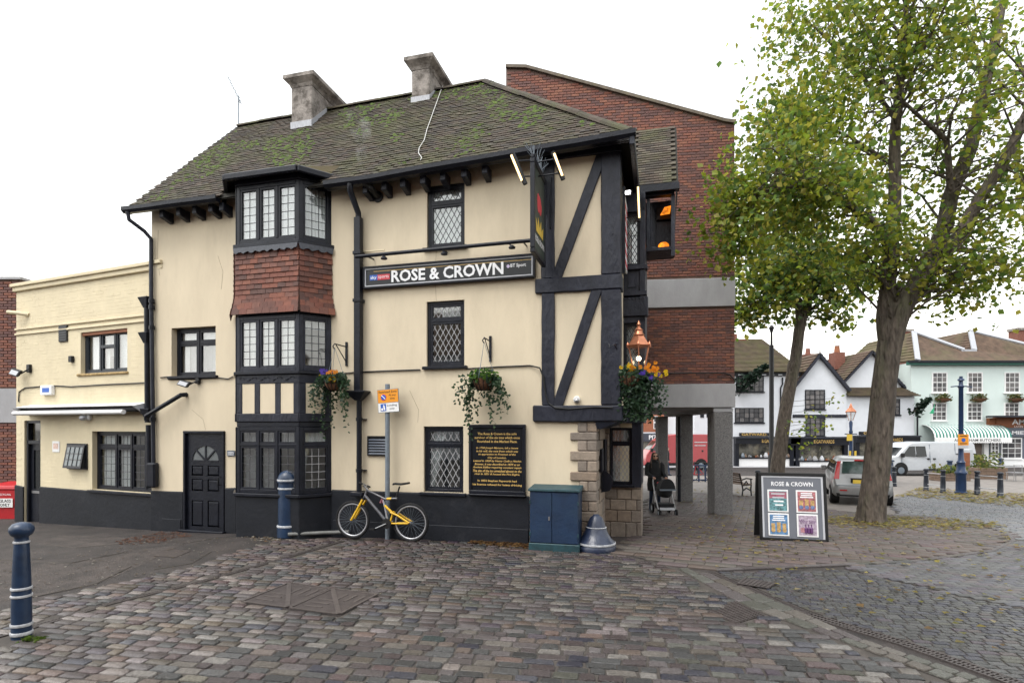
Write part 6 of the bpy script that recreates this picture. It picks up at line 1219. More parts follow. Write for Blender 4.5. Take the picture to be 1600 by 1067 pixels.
# fallen leaves
b = MB(); LC = [(.34, .28, .07), (.27, .22, .06), (.40, .33, .11), (.22, .18, .06), (.20, .13, .06), (.34, .29, .17), (.20, .19, .05)]
def scat(n, poly, s=.075, cols=LC, dens=None, dz=.032):
    xs = [p[0] for p in poly]; yy = [p[1] for p in poly]; k = 0; tr_ = 0
    while k < n and tr_ < n * 60:
        tr_ += 1; x, y = ru(min(xs), max(xs)), ru(min(yy), max(yy))
        if inpoly(x, y, poly) and (dens is None or rnd() < dens(x, y)): leaf1(b, Vector((x, y, g(x, y) + dz + ru(0, .02))), s * ru(.6, 1.3), random.choice(cols), flat=True); k += 1
TB = gp(1360, 814)
scat(950, [(TB[0] + 2.6 * cos(a), TB[1] + 1.6 * sin(a) - .5) for a in [i * pi / 8 for i in range(16)]], .115, dens=lambda x, y: 1 / (1 + .55 * ((x - TB[0]) ** 2 + 2 * (y - TB[1] + .4) ** 2)))
scat(560, GPX((1120, 890), (1010, 850), (1120, 800), (1500, 806), (1600, 830), (1620, 880), (1560, 920), (1330, 900)), .085); scat(60, GPX((1150, 905), (1600, 900), (1600, 1040), (1300, 960)), .085)
scat(950, GPX((1400, 776), (1440, 762), (1620, 775), (1640, 792), (1600, 794), (1430, 778)), .15); scat(260, GPX((1040, 780), (1110, 760), (1180, 760), (1300, 790), (1290, 800), (1120, 806)), .10); scat(420, GPX((-20, 870), (400, 838), (500, 850), (300, 890), (0, 950)), .035, [(.24, .21, .17), (.15, .12, .08), (.3, .28, .24), (.10, .07, .05)], dz=.006); scat(50, GPX((300, 880), (900, 865), (1000, 1000), (200, 1000)), .035, [(.4, .38, .34), (.3, .28, .2)], dz=.028)
tag(b.build('fallen_leaves', LEAF), 'yellow and green fallen leaves scattered over the paving', kind='stuff')
b = MB(); scat(420, GPX((738, 846), (820, 848), (826, 857), (790, 856), (735, 850)), .07, [(.16, .08, .03), (.20, .11, .04), (.11, .06, .03), (.22, .14, .06)], dz=.012)
scat(330, GPX((180, 846), (250, 832), (285, 832), (300, 838), (250, 848), (190, 852)), .05, [(.15, .065, .04), (.12, .055, .04), (.2, .11, .07)], dz=.006); scat(150, GPX((380, 838), (430, 838), (440, 848), (400, 846)), .05, [(.25, .2, .14), (.2, .12, .06), (.35, .33, .28)], dz=.008)
tag(b.build('brown_leaves', LEAF), 'brown dead leaves drifted along the foot of the pub wall', kind='stuff')
# ================================================================== things near the pub
def bollard_prof(r, h): return [(r * 1.12, 0), (r * 1.12, h * .06), (r, h * .07), (r * .93, h * .45), (r * .84, h * .78), (r * .80, h * .84), (r * .86, h * .86), (r * .7, h * .875), (r * .72, h * .89), (r * 1.0, h * .92), (r * 1.03, h * .95), (r * .85, h * .985), (r * .4, h)]
def rings(par, F, x, y, z0, lst, m=RINGW):
    for rr_, z, t in lst: b = MB(); b.lathe([(rr_ * .96, z - t), (rr_ + .006, z - t * .8), (rr_ + .01, z), (rr_ + .006, z + t * .8), (rr_ * .96, z + t)], (x, y, z0), 20); b.build('ring', m, par, F, smooth=50)
# left foreground bollard
x, y = gp(22, 1001); y += .08; h = 1.09; bo = empty('bollard', (x, y, 0), 0, 'navy cast-iron bollard with knob top and pale rings in the left foreground', 'bollard')
b = MB(); r = .078; b.lathe([(r * 1.02, -.02), (r * 1.0, .3), (r * .98, .35), (r * .90, .6), (r * .74, .9), (r * .7, .925), (r * .68, .94), (r * .72, .955), (r * 1.05, .975), (r * 1.24, 1.01), (r * 1.2, 1.045), (r * .9, 1.075), (r * .4, 1.09)], (x, y, 0), 28); b.build('post', NAVYB, bo, smooth=60)
rings(bo, None, x, y, 0, [(r * 1.02, .05, .018), (r * 1.01, .13, .016), (r * .97, .40, .013), (r * .965, .47, .013), (r * .71, .905, .012)])
x2 = MB()
for _ in range(40): leaf1(x2, Vector((x + ru(.06, .25), y - .05 + ru(-.08, .05), ru(.01, .03))), .07, (.08, .13, .02))
tag(x2.build('weeds', LEAF, None, loc=(x + .1, y, 0)), 'small green weeds at the foot of the left bollard', kind='stuff')
# wide blue bollard by the bay
x, y = gp(444.5, 842); y += .16; bo = empty('bollard', (x, y, 0), 0, 'stout navy bollard with domed top and pale rings standing before the bay window', 'bollard')
b = MB(); b.lathe([(.188, -.02), (.188, .17), (.172, .18), (.166, .96), (.182, .97), (.180, 1.03), (.166, 1.09), (.12, 1.15), (.055, 1.185), (.001, 1.19)], (x, y, 0), 30); b.build('post', NAVYB, bo, smooth=50)
rings(bo, None, x, y, 0, [(.184, .175, .020), (.168, .86, .018), (.180, 1.01, .020)])
# grey debris sack and grey waste pipe at the foot of the bay
x, y = gp(416, 838); o = MB(); o.hexa([(x - .28, y - .12, 0), (x + .2, y - .2, 0), (x + .28, y + .08, 0), (x - .15, y + .12, 0)], [(x - .1, y - .05, .07), (x + .1, y - .1, .13), (x + .18, y + .05, .12), (x - .02, y + .06, .06)]); o = o.build('sack', mat('grey_sack', (.04, .05, .06), .6, var=.4, scale=12, bump=.8, bscale=20), None, bevel=.02, loc=(x, y, 0)); tag(o, 'crumpled dark grey sack lying beside the stout navy bollard', 'sack')
o = MB(); pts = [P.sz(u, v, -.3)[0] for u, v in ((462, 834), (500, 832), (535, 832))]; o.tube([(pts[0], -.52, .05), (pts[1], -.22, .05), (pts[2], -.08, .06)], .035, 8); o = o.build('waste_pipe', mat('grey_pipe', (.13, .13, .125), .6, var=.2), None, P, smooth=50, loc=tuple(P.w(pts[1], -.3, .05))); tag(o, 'pale grey pipe lying along the wall foot behind the front bicycle wheel', 'pipe')
# parking sign on its pole
pl = onwall('parking_sign', 605, 838, 'orange and white restricted zone sign on a grey pole behind the bicycle', 'road sign', off=-.15); s = P.sz(605.5, 700, -.15)[0]; zt_ = P.sz(605, 600, -.15)[1]
b = MB(); b.tube([(s, -.15, -.05), (s, -.15, zt_)], .042, 14); b.build('pole', GALV, pl, P, smooth=50)
c = P.sz(606.5, 626, -.2); th = RAD(3.5); SF = P.sub(c[0], -.2, 0); SF.M = P.M @ Matrix.Translation((c[0], -.2, c[1])) @ Matrix.Rotation(-th, 4, 'Y'); SF.I = SF.M.inverted(); hw, hh = .205, .205
MB().box(-hw, hw, 0, .012, -hh, hh).build('back_plate', GALV, pl, SF); MB().box(-hw + .008, hw - .008, -.003, -.0005, -.03, hh - .008).build('orange_panel', ORSIGN, pl, SF); MB().box(-hw + .008, hw - .008, -.003, -.0005, -hh + .008, -.038).build('white_panel', WHITE, pl, SF)
text('lettering', 'Restricted Zone', BLKP, pl, SF, 0, hh - .045, -.004, w=.35, h=.042, bold=.01); text('lettering', 'At any', BLKP, pl, SF, .085, hh - .11, -.004, w=.14, h=.045, bold=.01); text('lettering', 'time', BLKP, pl, SF, .085, hh - .165, -.004, w=.09, h=.036, bold=.01); text('lettering', 'Loading', BLKP, pl, SF, .07, -.085, -.004, w=.19, h=.045, bold=.01); text('lettering', 'only', BLKP, pl, SF, .07, -.145, -.004, w=.1, h=.045, bold=.01)
b = MB(); b.lathe([(.001, -.006), (.055, -.006), (.055, -.003)], (-.085, 0, .065), 24, 'y'); rd = b.build('restriction_disc', REDS, pl, SF); b = MB(); b.lathe([(.001, -.008), (.046, -.008), (.046, -.006)], (-.085, 0, .065), 24, 'y'); b.build('blue_disc', BLUES, rd, SF); b = MB(); b.beam((-.12, -.009, .10), (-.05, -.009, .03), .003, .014, (0, 1, 0)); b.beam((-.12, -.0095, .10), (-.05, -.0095, .03), .014, .002, (0, 1, 0)); b.build('slash', OFFW, rd, SF)
MB().box(-.15, -.045, -.006, -.003, -.175, -.05).build('blue_pictogram', BLUES, pl, SF); b = MB(); b.prism([(-.14, -.165), (-.105, -.165), (-.105, -.125), (-.14, -.125)], -.008, -.0065); b.prism([(-.09, -.16), (-.06, -.16), (-.07, -.09), (-.09, -.06), (-.1, -.09)], -.008, -.0065); b.build('loader_figure', OFFW, pl, SF)
# bicycle
bi = onwall('bicycle', 600, 845, 'silver and yellow mountain bike leaning against the sign pole', 'bicycle', off=-.34); OF = -.34
def bp(u, v, dy=0.): q = P.sz(u, v, OF); return Vector((q[0], OF + dy + .10 * max(0, q[1] - .3), q[1]))
wr = .335; cF, cR = bp(551, 813), bp(641.5, 815); cF.z = wr; cR.z = wr
for nm, c in (('front', cF), ('rear', cR)):
    b = MB(); n = 40; b.loft([[(c.x + (wr - .022 + .024 * cos(a)) * cos(t), c.y + .024 * sin(a), c.z + (wr - .022 + .024 * cos(a)) * sin(t)) for a in [2 * pi * k / 8 for k in range(8)]] for t in [2 * pi * i / n for i in range(n + 1)]], False); wh = b.build('wheel', RUBBER, bi, P, smooth=60)
    b = MB(); rrm = wr - .052; b.loft([[(c.x + (rrm + .016 * cos(a)) * cos(t), c.y + .013 * sin(a), c.z + (rrm + .016 * cos(a)) * sin(t)) for a in [2 * pi * k / 6 for k in range(6)]] for t in [2 * pi * i / n for i in range(n + 1)]], False); b.build('rim', ALU, wh, P, smooth=60)
    b = MB()
    for k in range(28): t = 2 * pi * k / 28; t2 = t + (.5 if k % 2 else -.5); b.tube([(c.x + .02 * cos(t2), c.y + (.025 if k % 2 else -.025), c.z + .02 * sin(t2)), (c.x + rrm * cos(t), c.y, c.z + rrm * sin(t))], .0016, 3, False)
    b.build('spoke', GALV, wh, P); b = MB(); b.lathe([(.012, -.05), (.022, -.035), (.015, 0), (.022, .035), (.012, .05)], c, 10, 'y'); b.build('hub', CHROME, wh, P)
hT, hB, bb_, st_, sb_ = bp(571.5, 765), bp(567.5, 777), bp(606, 817), bp(619, 772), bp(614, 790)
def bt(name, pts, r, m, n=8): b = MB(); b.tube(pts, r, n); return b.build(name, m, bi, P, smooth=50)
fr = bt('frame', [hT, hB], .022, FRAMEG); bt('down_tube', [hB + Vector((.01, 0, .03)), bb_], .027, FRAMEG, 10); bt('top_tube', [hT + Vector((.01, 0, -.02)), bp(600, 780), bp(619, 779)], .021, FRAMEG); bt('seat_tube', [bp(597, 781), bp(605, 811)], .016, ALU); bt('shock', [bp(600, 790), bp(611, 800)], .022, YEL)
for sg in (-.055, .055): bt('fork_leg', [bp(567 + (2 if sg > 0 else 0), 780, sg), bp(560, 795, sg), cF + Vector((0, sg, 0))], .021, YEL); bt('swing_arm', [bp(611, 800, sg * .7), bp(622, 804, sg), cR + Vector((0, sg * 1.1, 0))], .017, YEL); bt('chain_stay', [bb_ + Vector((.02, sg * .6, 0)), cR + Vector((-.02, sg * 1.1, -.01))], .015, YEL)
bt('swing_link', [bp(614, 799), bp(609, 818)], .018, YEL); bt('fork_crown', [hB + Vector((0, -.06, -.02)), hB + Vector((0, .06, -.02))], .025, BLKP); bt('seat_post', [bp(617, 778), bp(622, 760)], .014, BLKP); bt('sticker_band', [bp(603, 779.6), bp(610, 779.3)], .0225, YEL); bt('fabric_tie', [bp(593, 786), bp(595, 779), bp(597, 786)], .018, mat('pink_rag', (.25, .09, .11), .9))
b = MB(); a, c = bp(611, 757), bp(636, 756); b.loft([[(a.x + (c.x - a.x) * t, a.y + w_ * cos(q), a.z + .01 * t + zz_ + .02 * sin(q)) for q in [2 * pi * k / 10 for k in range(10)]] for t, w_, zz_ in ((0, .018, .0), (.15, .028, .012), (.5, .04, .0), (.8, .075, .012), (1, .06, .02))]); b.build('saddle', BLKP, bi, P, smooth=60)
bt('stem', [hT, bp(570, 759) + Vector((-.04, -.02, 0))], .017, CHROME); hb = bp(569, 758); bt('handlebar', [hb + Vector((-.16, .10, .02)), hb + Vector((-.03, .03, 0)), hb + Vector((.05, -.06, .0)), hb + Vector((.20, -.24, -.005))], .012, CHROME); bt('grip', [hb + Vector((.12, -.15, 0)), hb + Vector((.21, -.25, -.005))], .018, BLKP); bt('grip', [hb + Vector((-.20, .12, .022)), hb + Vector((-.10, .06, .012))], .018, BLKP); bt('brake_lever', [hb + Vector((.08, -.12, -.02)), hb + Vector((.17, -.20, -.04))], .006, BLKP)
b = MB(); b.lathe([(.02, -.012), (.09, -.009), (.09, -.004), (.02, -.001)], (bb_.x, bb_.y - .05, bb_.z), 20, 'y'); b.build('chainring', BLKP, bi, P); bt('crank', [bb_ + Vector((0, -.07, 0)), bp(590, 824, -.08)], .011, CHROME); bt('crank', [bb_ + Vector((0, .07, 0)), bb_ + Vector((.15, .08, .07))], .011, CHROME)
q = bp(588, 824.5, -.12); MB().box(q.x - .045, q.x + .045, q.y - .05, q.y + .04, q.z - .012, q.z + .012).build('pedal', BLKP, bi, P); q = bb_ + Vector((.15, .12, .07)); MB().box(q.x - .045, q.x + .045, q.y - .04, q.y + .05, q.z - .012, q.z + .012).build('pedal', BLKP, bi, P)
bt('brake_cable', [hb + Vector((.03, -.05, 0)), hb + Vector((-.10, -.04, -.03)), hB + Vector((-.05, -.04, .0)), hB + Vector((-.02, -.03, -.06))], .004, BLKP, 4)
# utility cabinet
cb = onwall('utility_cabinet', 865, 858, 'blue two-door utility cabinet with faded top against the pub corner', 'cabinet', off=-.45); yc = -.47; s0, s1 = P.sz(827.5, 800, yc)[0], P.sz(904, 800, yc)[0]; zt_ = P.sz(865, 768, yc)[1]
b = MB(); b.box(s0 - .015, s1 + .015, yc - .01, -.07, -.1, .13); b.build('base', CABTOP, cb, P, bevel=.01); MB().box(s0, s1, yc + .012, -.075, .131, zt_).build('body', CABIN, cb, P, bevel=.008)
MB().hexa([(s0 - .025, yc - .025, zt_ + .001), (s1 + .025, yc - .025, zt_ + .001), (s1 + .025, -.06, zt_ + .001), (s0 - .025, -.06, zt_ + .001)], [(s0 - .02, yc - .02, zt_ + .045), (s1 + .02, yc - .02, zt_ + .045), (s1 + .02, -.06, zt_ + .075), (s0 - .02, -.06, zt_ + .075)]).build('top', CABTOP, cb, P, bevel=.008)
sm = s0 + (s1 - s0) * .46
for a, c in ((s0 + .01, sm - .004), (sm + .004, s1 - .01)): d_ = MB().box(a, c, yc - .004, yc + .011, .14, zt_ - .012).build('door', CABIN, cb, P, bevel=.006); [MB().box((a - .012 if a < sm else c - .008), (a + .008 if a < sm else c + .012), yc - .014, yc - .003, z, z + .05).build('hinge', CABTOP, d_, P) for z in (.25, zt_ - .2)]
MB().box(sm - .055, sm - .03, yc - .012, yc - .0035, .5, .56).build('lock', CHROME, cb, P)
# bell shaped kerb bollard
x, y = gp(936, 866); y += .3; bl = empty('bell_bollard', (x, y, 0), 0, 'bell-shaped blue cast-iron bollard guarding the pub corner', 'bollard')
b = MB(); b.lathe([(.305, -.02), (.315, .03), (.315, .085), (.30, .10), (.30, .105), (.31, .13), (.29, .155), (.24, .20), (.19, .28), (.155, .38), (.13, .46), (.095, .53), (.06, .555), (.045, .575), (.001, .58)], (x, y, 0), 36); b.build('bell', mat('worn_blue_iron', (.017, .025, .052), .3, var=.35, scale=6, bump=.3, bscale=20, dirt=(.05, .055, .07), dscale=3, dlo=.5, dhi=.75, damt=.6), bl, smooth=60)
rings(bl, None, x, y, 0, [(.305, .125, .018), (.158, .375, .006)])
# round board on the recessed wall and the thin posts there
rb = empty('round_plaque', P.w(SG + .1, .7, .95), P.rz, 'dark round-topped board fixed on the stone return wall above the bell bollard', 'plaque'); b = MB(); b.prism([(SG + .035, .84)] + [(SG + .035 + .2 * sin(t), 1.02 + .21 * -cos(t)) for t in [pi * k / 12 for k in range(3, 13)]], .60, .63); b.build('board', BLACK, rb, P); MB().box(SG + .031, SG + .05, .56, .66, .9, 1.15).build('bracket', BLKP, rb, P)
for k, (y0, z0, z1) in enumerate(((1.02, 1.15, 1.75), (.45, 1.2, 1.6))): o = MB().box(SG + .032, SG + .07, y0, y0 + .3, z0, z1).build('menu_case', BLACK, None, P, bevel=.006, loc=tuple(P.w(SG + .05, y0, z0))); tag(o, ('tall dark menu case on the stone return wall nearer the leaded corner window', 'small dark menu case on the stone return wall beside the quoins')[k], 'menu case')
# A-board
ax_, ay_ = gp(1240.5, 846.5); AF = Frame((ax_, ay_, g(ax_, ay_)), RAD(-14)); AF.M = AF.M @ Matrix.Rotation(RAD(-9), 4, 'X'); AF.I = AF.M.inverted(); ab = empty('pavement_sign', (ax_, ay_, g(ax_, ay_)), RAD(-14), 'grey ROSE & CROWN pavement sign with four colourful posters', 'sign board'); hw, hh = .545, 1.19
b = MB()
for q in ((-hw, hw, hh - .05, hh), (-hw, hw, .02, .06), (-hw, -hw + .045, 0, hh - .05), (hw - .045, hw, 0, hh - .05)): b.box(q[0], q[1], -.02, .02, q[2], q[3])
b.build('sign_frame', BLKP, ab, AF, bevel=.006); MB().box(-hw + .045, hw - .045, .0, .012, .06, hh - .05).build('panel', mat('slate_grey_panel', (.135, .145, .17), .35, var=.04), ab, AF); b = MB(); i0 = hw - .05
for q in ((-i0, i0, hh - .08, hh - .055), (-i0, -i0 + .03, .065, hh - .08), (i0 - .03, i0, .065, hh - .08)): b.box(q[0], q[1], -.006, -.0005, q[2], q[3])
b.build('silver_border', SILVER, ab, AF); text('lettering', 'ROSE & CROWN', OFFW, ab, AF, 0, hh - .19, -.004, w=.67, h=.075, bold=.02)
Q = mat('poster_teal', (.10, .22, .24), .4, var=.9, scale=26), mat('poster_red', (.32, .12, .13), .4, var=.7, scale=24), mat('poster_blue', (.09, .19, .34), .4, var=.7, scale=24), mat('poster_lilac', (.36, .29, .36), .4, var=.5, scale=22)
for k, (cx, cz) in enumerate(((-.235, .70), (.225, .70), (-.235, .29), (.225, .29))):
    pf = MB().box(cx - .168, cx + .168, -.012, -.001, cz - .195, cz + .195).build('poster_frame', WHITE, ab, AF, bevel=.004); MB().box(cx - .143, cx + .143, -.0145, -.0122, cz - .17, cz + .17).build('poster', Q[k], pf, AF); b = MB(); c2 = MB(); c3 = MB()
    if k == 3: text('lettering', 'Wine time', mat('plum_print', (.10, .03, .12), .5), pf, AF, cx, cz + .07, -.016, w=.25, h=.07, shear=.3)
    if k in (1, 2):
        for j in range(3): b.box(cx - .09 - .015 * (j == 2), cx + .09 + .015 * (j == 2), -.0165, -.0147, cz + .132 - j * .034, cz + .152 - j * .034)
        for j in (-1, 0, 1): c2.box(cx + j * .09 - .03, cx + j * .09 + .03, -.0165, -.0147, cz - .11, cz + .04 - .02 * abs(j)); c3.lathe([(.001, -.018), (.034, -.018), (.034, -.0166)], (cx + j * .09, 0, cz - .1), 14, 'y')
    elif k == 0:
        for j in range(4): (c3 if j < 2 else b).box(cx - .11 + .02 * j, cx + .11 - .01 * j, -.0165, -.0147, cz + .11 - j * .065, cz + .135 - j * .065)
        c2.box(cx - .142, cx + .142, -.0160, -.0146, cz + .045, cz + .155)
    else:
        for j in range(3): c2.lathe([(.022, cz - .13), (.024, cz - .05), (.009, cz - .02), (.009, cz + .02)], (cx - .03 + j * .045, -.015, 0), 8)
        c3.box(cx - .11, cx - .05, -.0165, -.0147, cz - .12, cz - .04)
    b.build('print_line', OFFW, pf, AF); c2.build('print_shape', (mat('poster_rose_print', (.30, .10, .14), .5, var=.5, scale=24), mat('poster_amber_print', (.42, .27, .11), .5, var=.5, scale=24), MATS.get('poster_amber_print', GOLD), MATS['plum_print'] if 'plum_print' in MATS else REDS)[k], pf, AF); c3.build('print_mark', (SILVER, mat('poster_badge_print', (.12, .16, .30), .5, var=.5, scale=30), MATS.get('poster_amber_print', REDS), mat('poster_pink_print', (.38, .18, .2), .5, var=.4, scale=30))[k], pf, AF)
BF = Frame((0, 0, 0), 0); BF.M = Matrix.Translation((ax_, ay_, g(ax_, ay_))) @ Matrix.Rotation(RAD(-14), 4, 'Z') @ Matrix.Translation((0, .62, 0)) @ Matrix.Rotation(RAD(12), 4, 'X'); BF.I = BF.M.inverted(); MB().box(-hw, hw, -.012, .012, -.02, hh).build('rear_board', BLKP, ab, BF)
# hanging baskets
IVY = [(.035, .075, .035), (.05, .10, .05), (.028, .06, .032), (.07, .12, .06), (.05, .085, .06)]; LIME = [(.12, .24, .03), (.09, .19, .03), (.07, .15, .03)]
def basket(F, s, y, zc, label, seed, flowers, trails, brs=None, sc=1., lime=True, dense=0):
    random.seed(seed); t = empty('hanging_basket', F.w(s, y, zc - .2), F.rz, label, 'hanging basket', 'hanging baskets on the pub')
    b = MB(); R_ = .19 * sc; b.lathe([(R_ * .25, zc - R_ * 1.0), (R_ * .6, zc - R_ * .92), (R_ * .9, zc - R_ * .5), (R_, zc)], (s, y, 0), 18); bk = b.build('basket', COIR, t, F, smooth=50); b = MB()
    for k in range(14): a = 2 * pi * k / 14; b.tube([(s + R_ * 1.02 * cos(a) * m_, y + R_ * 1.02 * sin(a) * m_, zc - R_ * n_) for m_, n_ in ((1, 0), (.92, .5), (.62, .93), (.25, 1.01))], .006, 4)
    b.build('wire', BLKP, bk, F)
    if brs:
        bx, zb_ = brs; b = MB(); b.box(bx - .02, bx + .02, -.025, -.002, zb_ - .22, zb_ + .22); b.tube([(bx, -.02, zb_ + .13), (s, y, zb_ + .15), (s - .02, y - .03, zb_ + .10), (s, y - .01, zb_ + .06)], .011, 6); b.tube([(bx, -.02, zb_ - .15), (s + (bx - s) * .1, y * .9, zb_ + .14)], .009, 6); b.build('bracket', BLACK, t, F)
        b = MB(); [b.tube([(s, y, zb_ + .08), (s + R_ * cos(a), y + R_ * sin(a), zc)], .004, 4) for a in (.3, 2.4, 4.5)]; b.build('chain', GALV, t, F)
    b = MB()
    for _ in range(int(260 * sc)):
        a = ru(0, 2 * pi); r = R_ * 1.25 * sqrt(rnd()); leaf1(b, Vector((s + r * cos(a), y + r * sin(a), zc + ru(-.03, .16) * (1.3 - r / R_ * .5))), .075, random.choice((LIME if lime and rnd() < .6 else IVY)))
    for (dx, dz, n, wob) in trails:
        px, pyy, pz_2 = s + dx * .55, y + ru(-.2, .12) * sc, zc + .03; L = dz; m = int(L / .035)
        for i in range(m):
            t_ = i / m; qx = px + dx * .5 * min(1, t_ * 2.5) + wob * sin(t_ * 5 + dx * 9) * t_; q = Vector((qx, pyy - .05 * min(1, t_ * 3), pz_2 - L * t_ ** 1.15))
            for _ in range(max(1, int(n * (1 - t_ * .75)))): leaf1(b, q + Vector((random.gauss(0, .042 * (1.2 - t_)), random.gauss(0, .04), random.gauss(0, .03))), .068 * (1.1 - .3 * t_), random.choice(IVY))
    if dense:
        for _ in range(dense): a = ru(0, 2 * pi); r = .34 * sqrt(rnd()); leaf1(b, Vector((s + .08 + r * cos(a) * 1.0, y + r * sin(a) * .6, zc + .05 - .75 * rnd() ** 1.2)), .07, random.choice(IVY))
    b.build('foliage', LEAF, t, F)
    for (col, n, dx, dz, spr) in flowers:
        fm = {'y': (.75, .50, .01), 'o': (.75, .27, .01), 'p': (.10, .05, .42)}[col]; b = MB(); b.col = fm
        for _ in range(n):
            c = Vector((s + dx + random.gauss(0, spr), y + ru(-.22, -.05), zc + dz + random.gauss(0, .035))); n5 = 5
            for k in range(n5): a = 2 * pi * k / n5 + rnd(); e = Vector((cos(a), ru(-.25, .1), sin(a))) * .027; f2 = Vector((-sin(a), 0, cos(a))) * .018; b.quad(c, c + e + f2, c + e * 1.2, c + e - f2)
        b.build('blossom', LEAF, t, F)
    random.seed(seed + 1); return t
c1 = P.sz(523, 594, -.3); br1 = P.sz(541, 553, -.02)
basket(P, c1[0], -.30, c1[1], 'hanging basket with yellow and purple pansies and trailing ivy beside the bay', 5, [('y', 7, .06, -.0, .05), ('o', 8, .08, .13, .05), ('p', 9, -.14, .13, .07), ('y', 2, -.2, .08, .02)], [(-.32, .75, 7, .03), (-.22, 1.05, 8, .03), (-.08, .95, 6, .02), (.22, .75, 5, .03), (.28, .98, 5, .05), (-.15, .6, 7, .02), (-.38, .5, 6, 0), (.3, .5, 7, 0), (.02, .55, 5, 0)], br1, lime=False)
c2_ = P.sz(756.5, 592, -.3); br2 = P.sz(766, 545, -.02)
basket(P, c2_[0], -.30, c2_[1], 'hanging basket of bright green leaves and long ivy above the plaque', 6, [], [(-.3, .85, 8, .02), (-.26, 1.1, 7, .03), (.1, .95, 6, -.06), (.26, .7, 8, .06), (.36, .62, 8, .09), (-.14, .8, 5, .02), (.32, .45, 8, 0), (-.36, .5, 7, 0)], br2)
b = MB(); c3_ = P.I @ Vector((wx(984, 9.15), 9.15, wz(588, 9.15)))
basket(P, c3_.x, c3_.y, c3_.z, 'large overflowing pansy basket under the copper lantern at the pub corner', 7, [('y', 9, -.02, .12, .07), ('o', 14, .36, .10, .06), ('p', 10, .30, .02, .07), ('y', 6, .46, .02, .05), ('o', 5, .1, .12, .05)], [(-.15, .8, 8, 0), (.15, .8, 9, 0), (.42, .75, 8, .03), (.5, .6, 6, .05), (.3, .8, 9, 0), (.05, .75, 9, 0), (.38, .5, 10, 0)], None, 1.0, False, 900)
# copper lantern on its bracket
LX = P.I @ Vector((wx(998, 9.3), 9.3, wz(545, 9.3))); ln = empty('copper_lantern', P.w(LX.x, LX.y, LX.z - .3), P.rz, 'lit copper lantern on a scrolled bracket at the pub corner', 'lantern'); lx, ly, lz = LX
b = MB(); h4 = lambda r, z: [(lx + r * cos(a), ly + r * sin(a), lz + z) for a in [pi / 6 + 2 * pi * k / 6 for k in range(6)]]
b.loft([h4(.19, .03), h4(.205, .05), h4(.16, .10), h4(.10, .20), h4(.085, .21)]); b.lathe([(.085, .21), (.095, .225), (.075, .25), (.06, .30), (.075, .305), (.05, .33), (.02, .37), (.035, .40), (.02, .43), (.001, .47)], (lx, ly, lz), 16); cap_ = b.build('canopy', COPPER, ln, P, smooth=35)
for k in range(6): a = pi / 6 + 2 * pi * k / 6; b = MB(); b.lathe([(.02, .03), (.025, .06), (.001, .11)], (lx + .2 * cos(a), ly + .2 * sin(a), lz), 6); b.build('finial', COPPER, cap_, P)
b = MB()
for k in range(6): a = pi / 6 + 2 * pi * k / 6; b.tube([(lx + .185 * cos(a), ly + .185 * sin(a), lz + .03), (lx + .10 * cos(a), ly + .10 * sin(a), lz - .34)], .008, 5)
b.loft([h4(.105, -.36), h4(.105, -.33)]); b.build('cage', COPPER, ln, P); b = MB(); b.loft([h4(.178, .028), h4(.098, -.33)], False); b.build('glass', GLASSC, ln, P); b = MB(); b.sphere((lx, ly, lz - .16), .04); b.build('bulb', LAMPW, ln, P, smooth=60)
b = MB(); b.tube([(SR + .05, .15, lz - .45), (lx - .1, ly + .1, lz - .42), (lx, ly, lz - .36)], .016, 6); b.tube([(SR + .04, .1, lz + .1), (SR - .05, -.15, lz + .02), (SR - .11, -.18, lz - .02), (SR - .13, -.14, lz + .04)], .01, 5); b.tube([(SR + .05, .1, lz - .15), (SR - .04, -.12, lz + .03)], .01, 5); b.build('bracket', BLACK, ln, P)
# ================================================================== market place furniture
def post(name, u, v, h, r, label, group=None, cat='bollard', m=DKNAVY, d=None, ringz=((.72, .012), (.18, .012))):
    if d is None: x, y = gp(u, v)
    else: x, y = wx(u, d), d
    z = g(x, y); t = empty(name, (x, y, z), 0, label, cat, group); b = MB(); b.lathe(bollard_prof(r, h), (x, y, z), 16); b.build('post', m, t, smooth=50)
    for f, tk in ringz: b = MB(); k = r * (1.06 - .26 * f); b.lathe([(k * .9, h * f - tk), (k + .006, h * f), (k * .9, h * f + tk)], (x, y, z), 16); b.build('ring', RINGW, t)
    return x, y, z
pr = []
for k, (u, v) in enumerate(((1447, 767), (1473.5, 770), (1527, 773), (1563, 777))):
    pr.append(post('bollard', u, v, .92, .095, ('dark bollard on the leafy strip, first to the left of the blue sign post', 'dark bollard with a red patch close to the left of the blue sign post', 'dark bollard first to the right of the blue sign post', 'dark bollard on the leafy strip nearest the right edge')[k], 'railed bollards beside the leafy strip'))
for a, c, lab in ((0, 1, 'pair of pale rails joining the two bollards left of the blue sign post'), (2, 3, 'pair of pale rails joining the two bollards right of the blue sign post')):
    rl = empty('rail', pr[a], 0, lab, 'rail', 'pale rails between bollards')
    for z in (.28, .74): b = MB(); b.tube([Vector(pr[a]) + Vector((0, 0, z)), Vector(pr[c]) + Vector((0, 0, z))], .018, 6); b.build('bar', MATS['weathered_wood'] if 0 else RINGW, rl)
post('bollard', 1184, 770, .95, .10, 'dark bollard standing beside the bench behind the pavement sign', d=21.2)
post('bollard', 1397, 757, .9, .10, 'small dark bollard between the silver car and the white van', d=25.5)
for k, (u, d, lab) in enumerate(((1388, 28.0, 'stout blue bollard right behind the nearest tree trunk'), (1484, 31.5, 'short blue bollard in front of the white van wheel'), (1564, 36, 'blue bollard by the cafe shopfront'))): post('bollard', u, 0, 1.15 if k == 0 else 1.0, .26 if k == 0 else .15, lab, 'blue bollards near the white van', d=d, m=NAVYB)
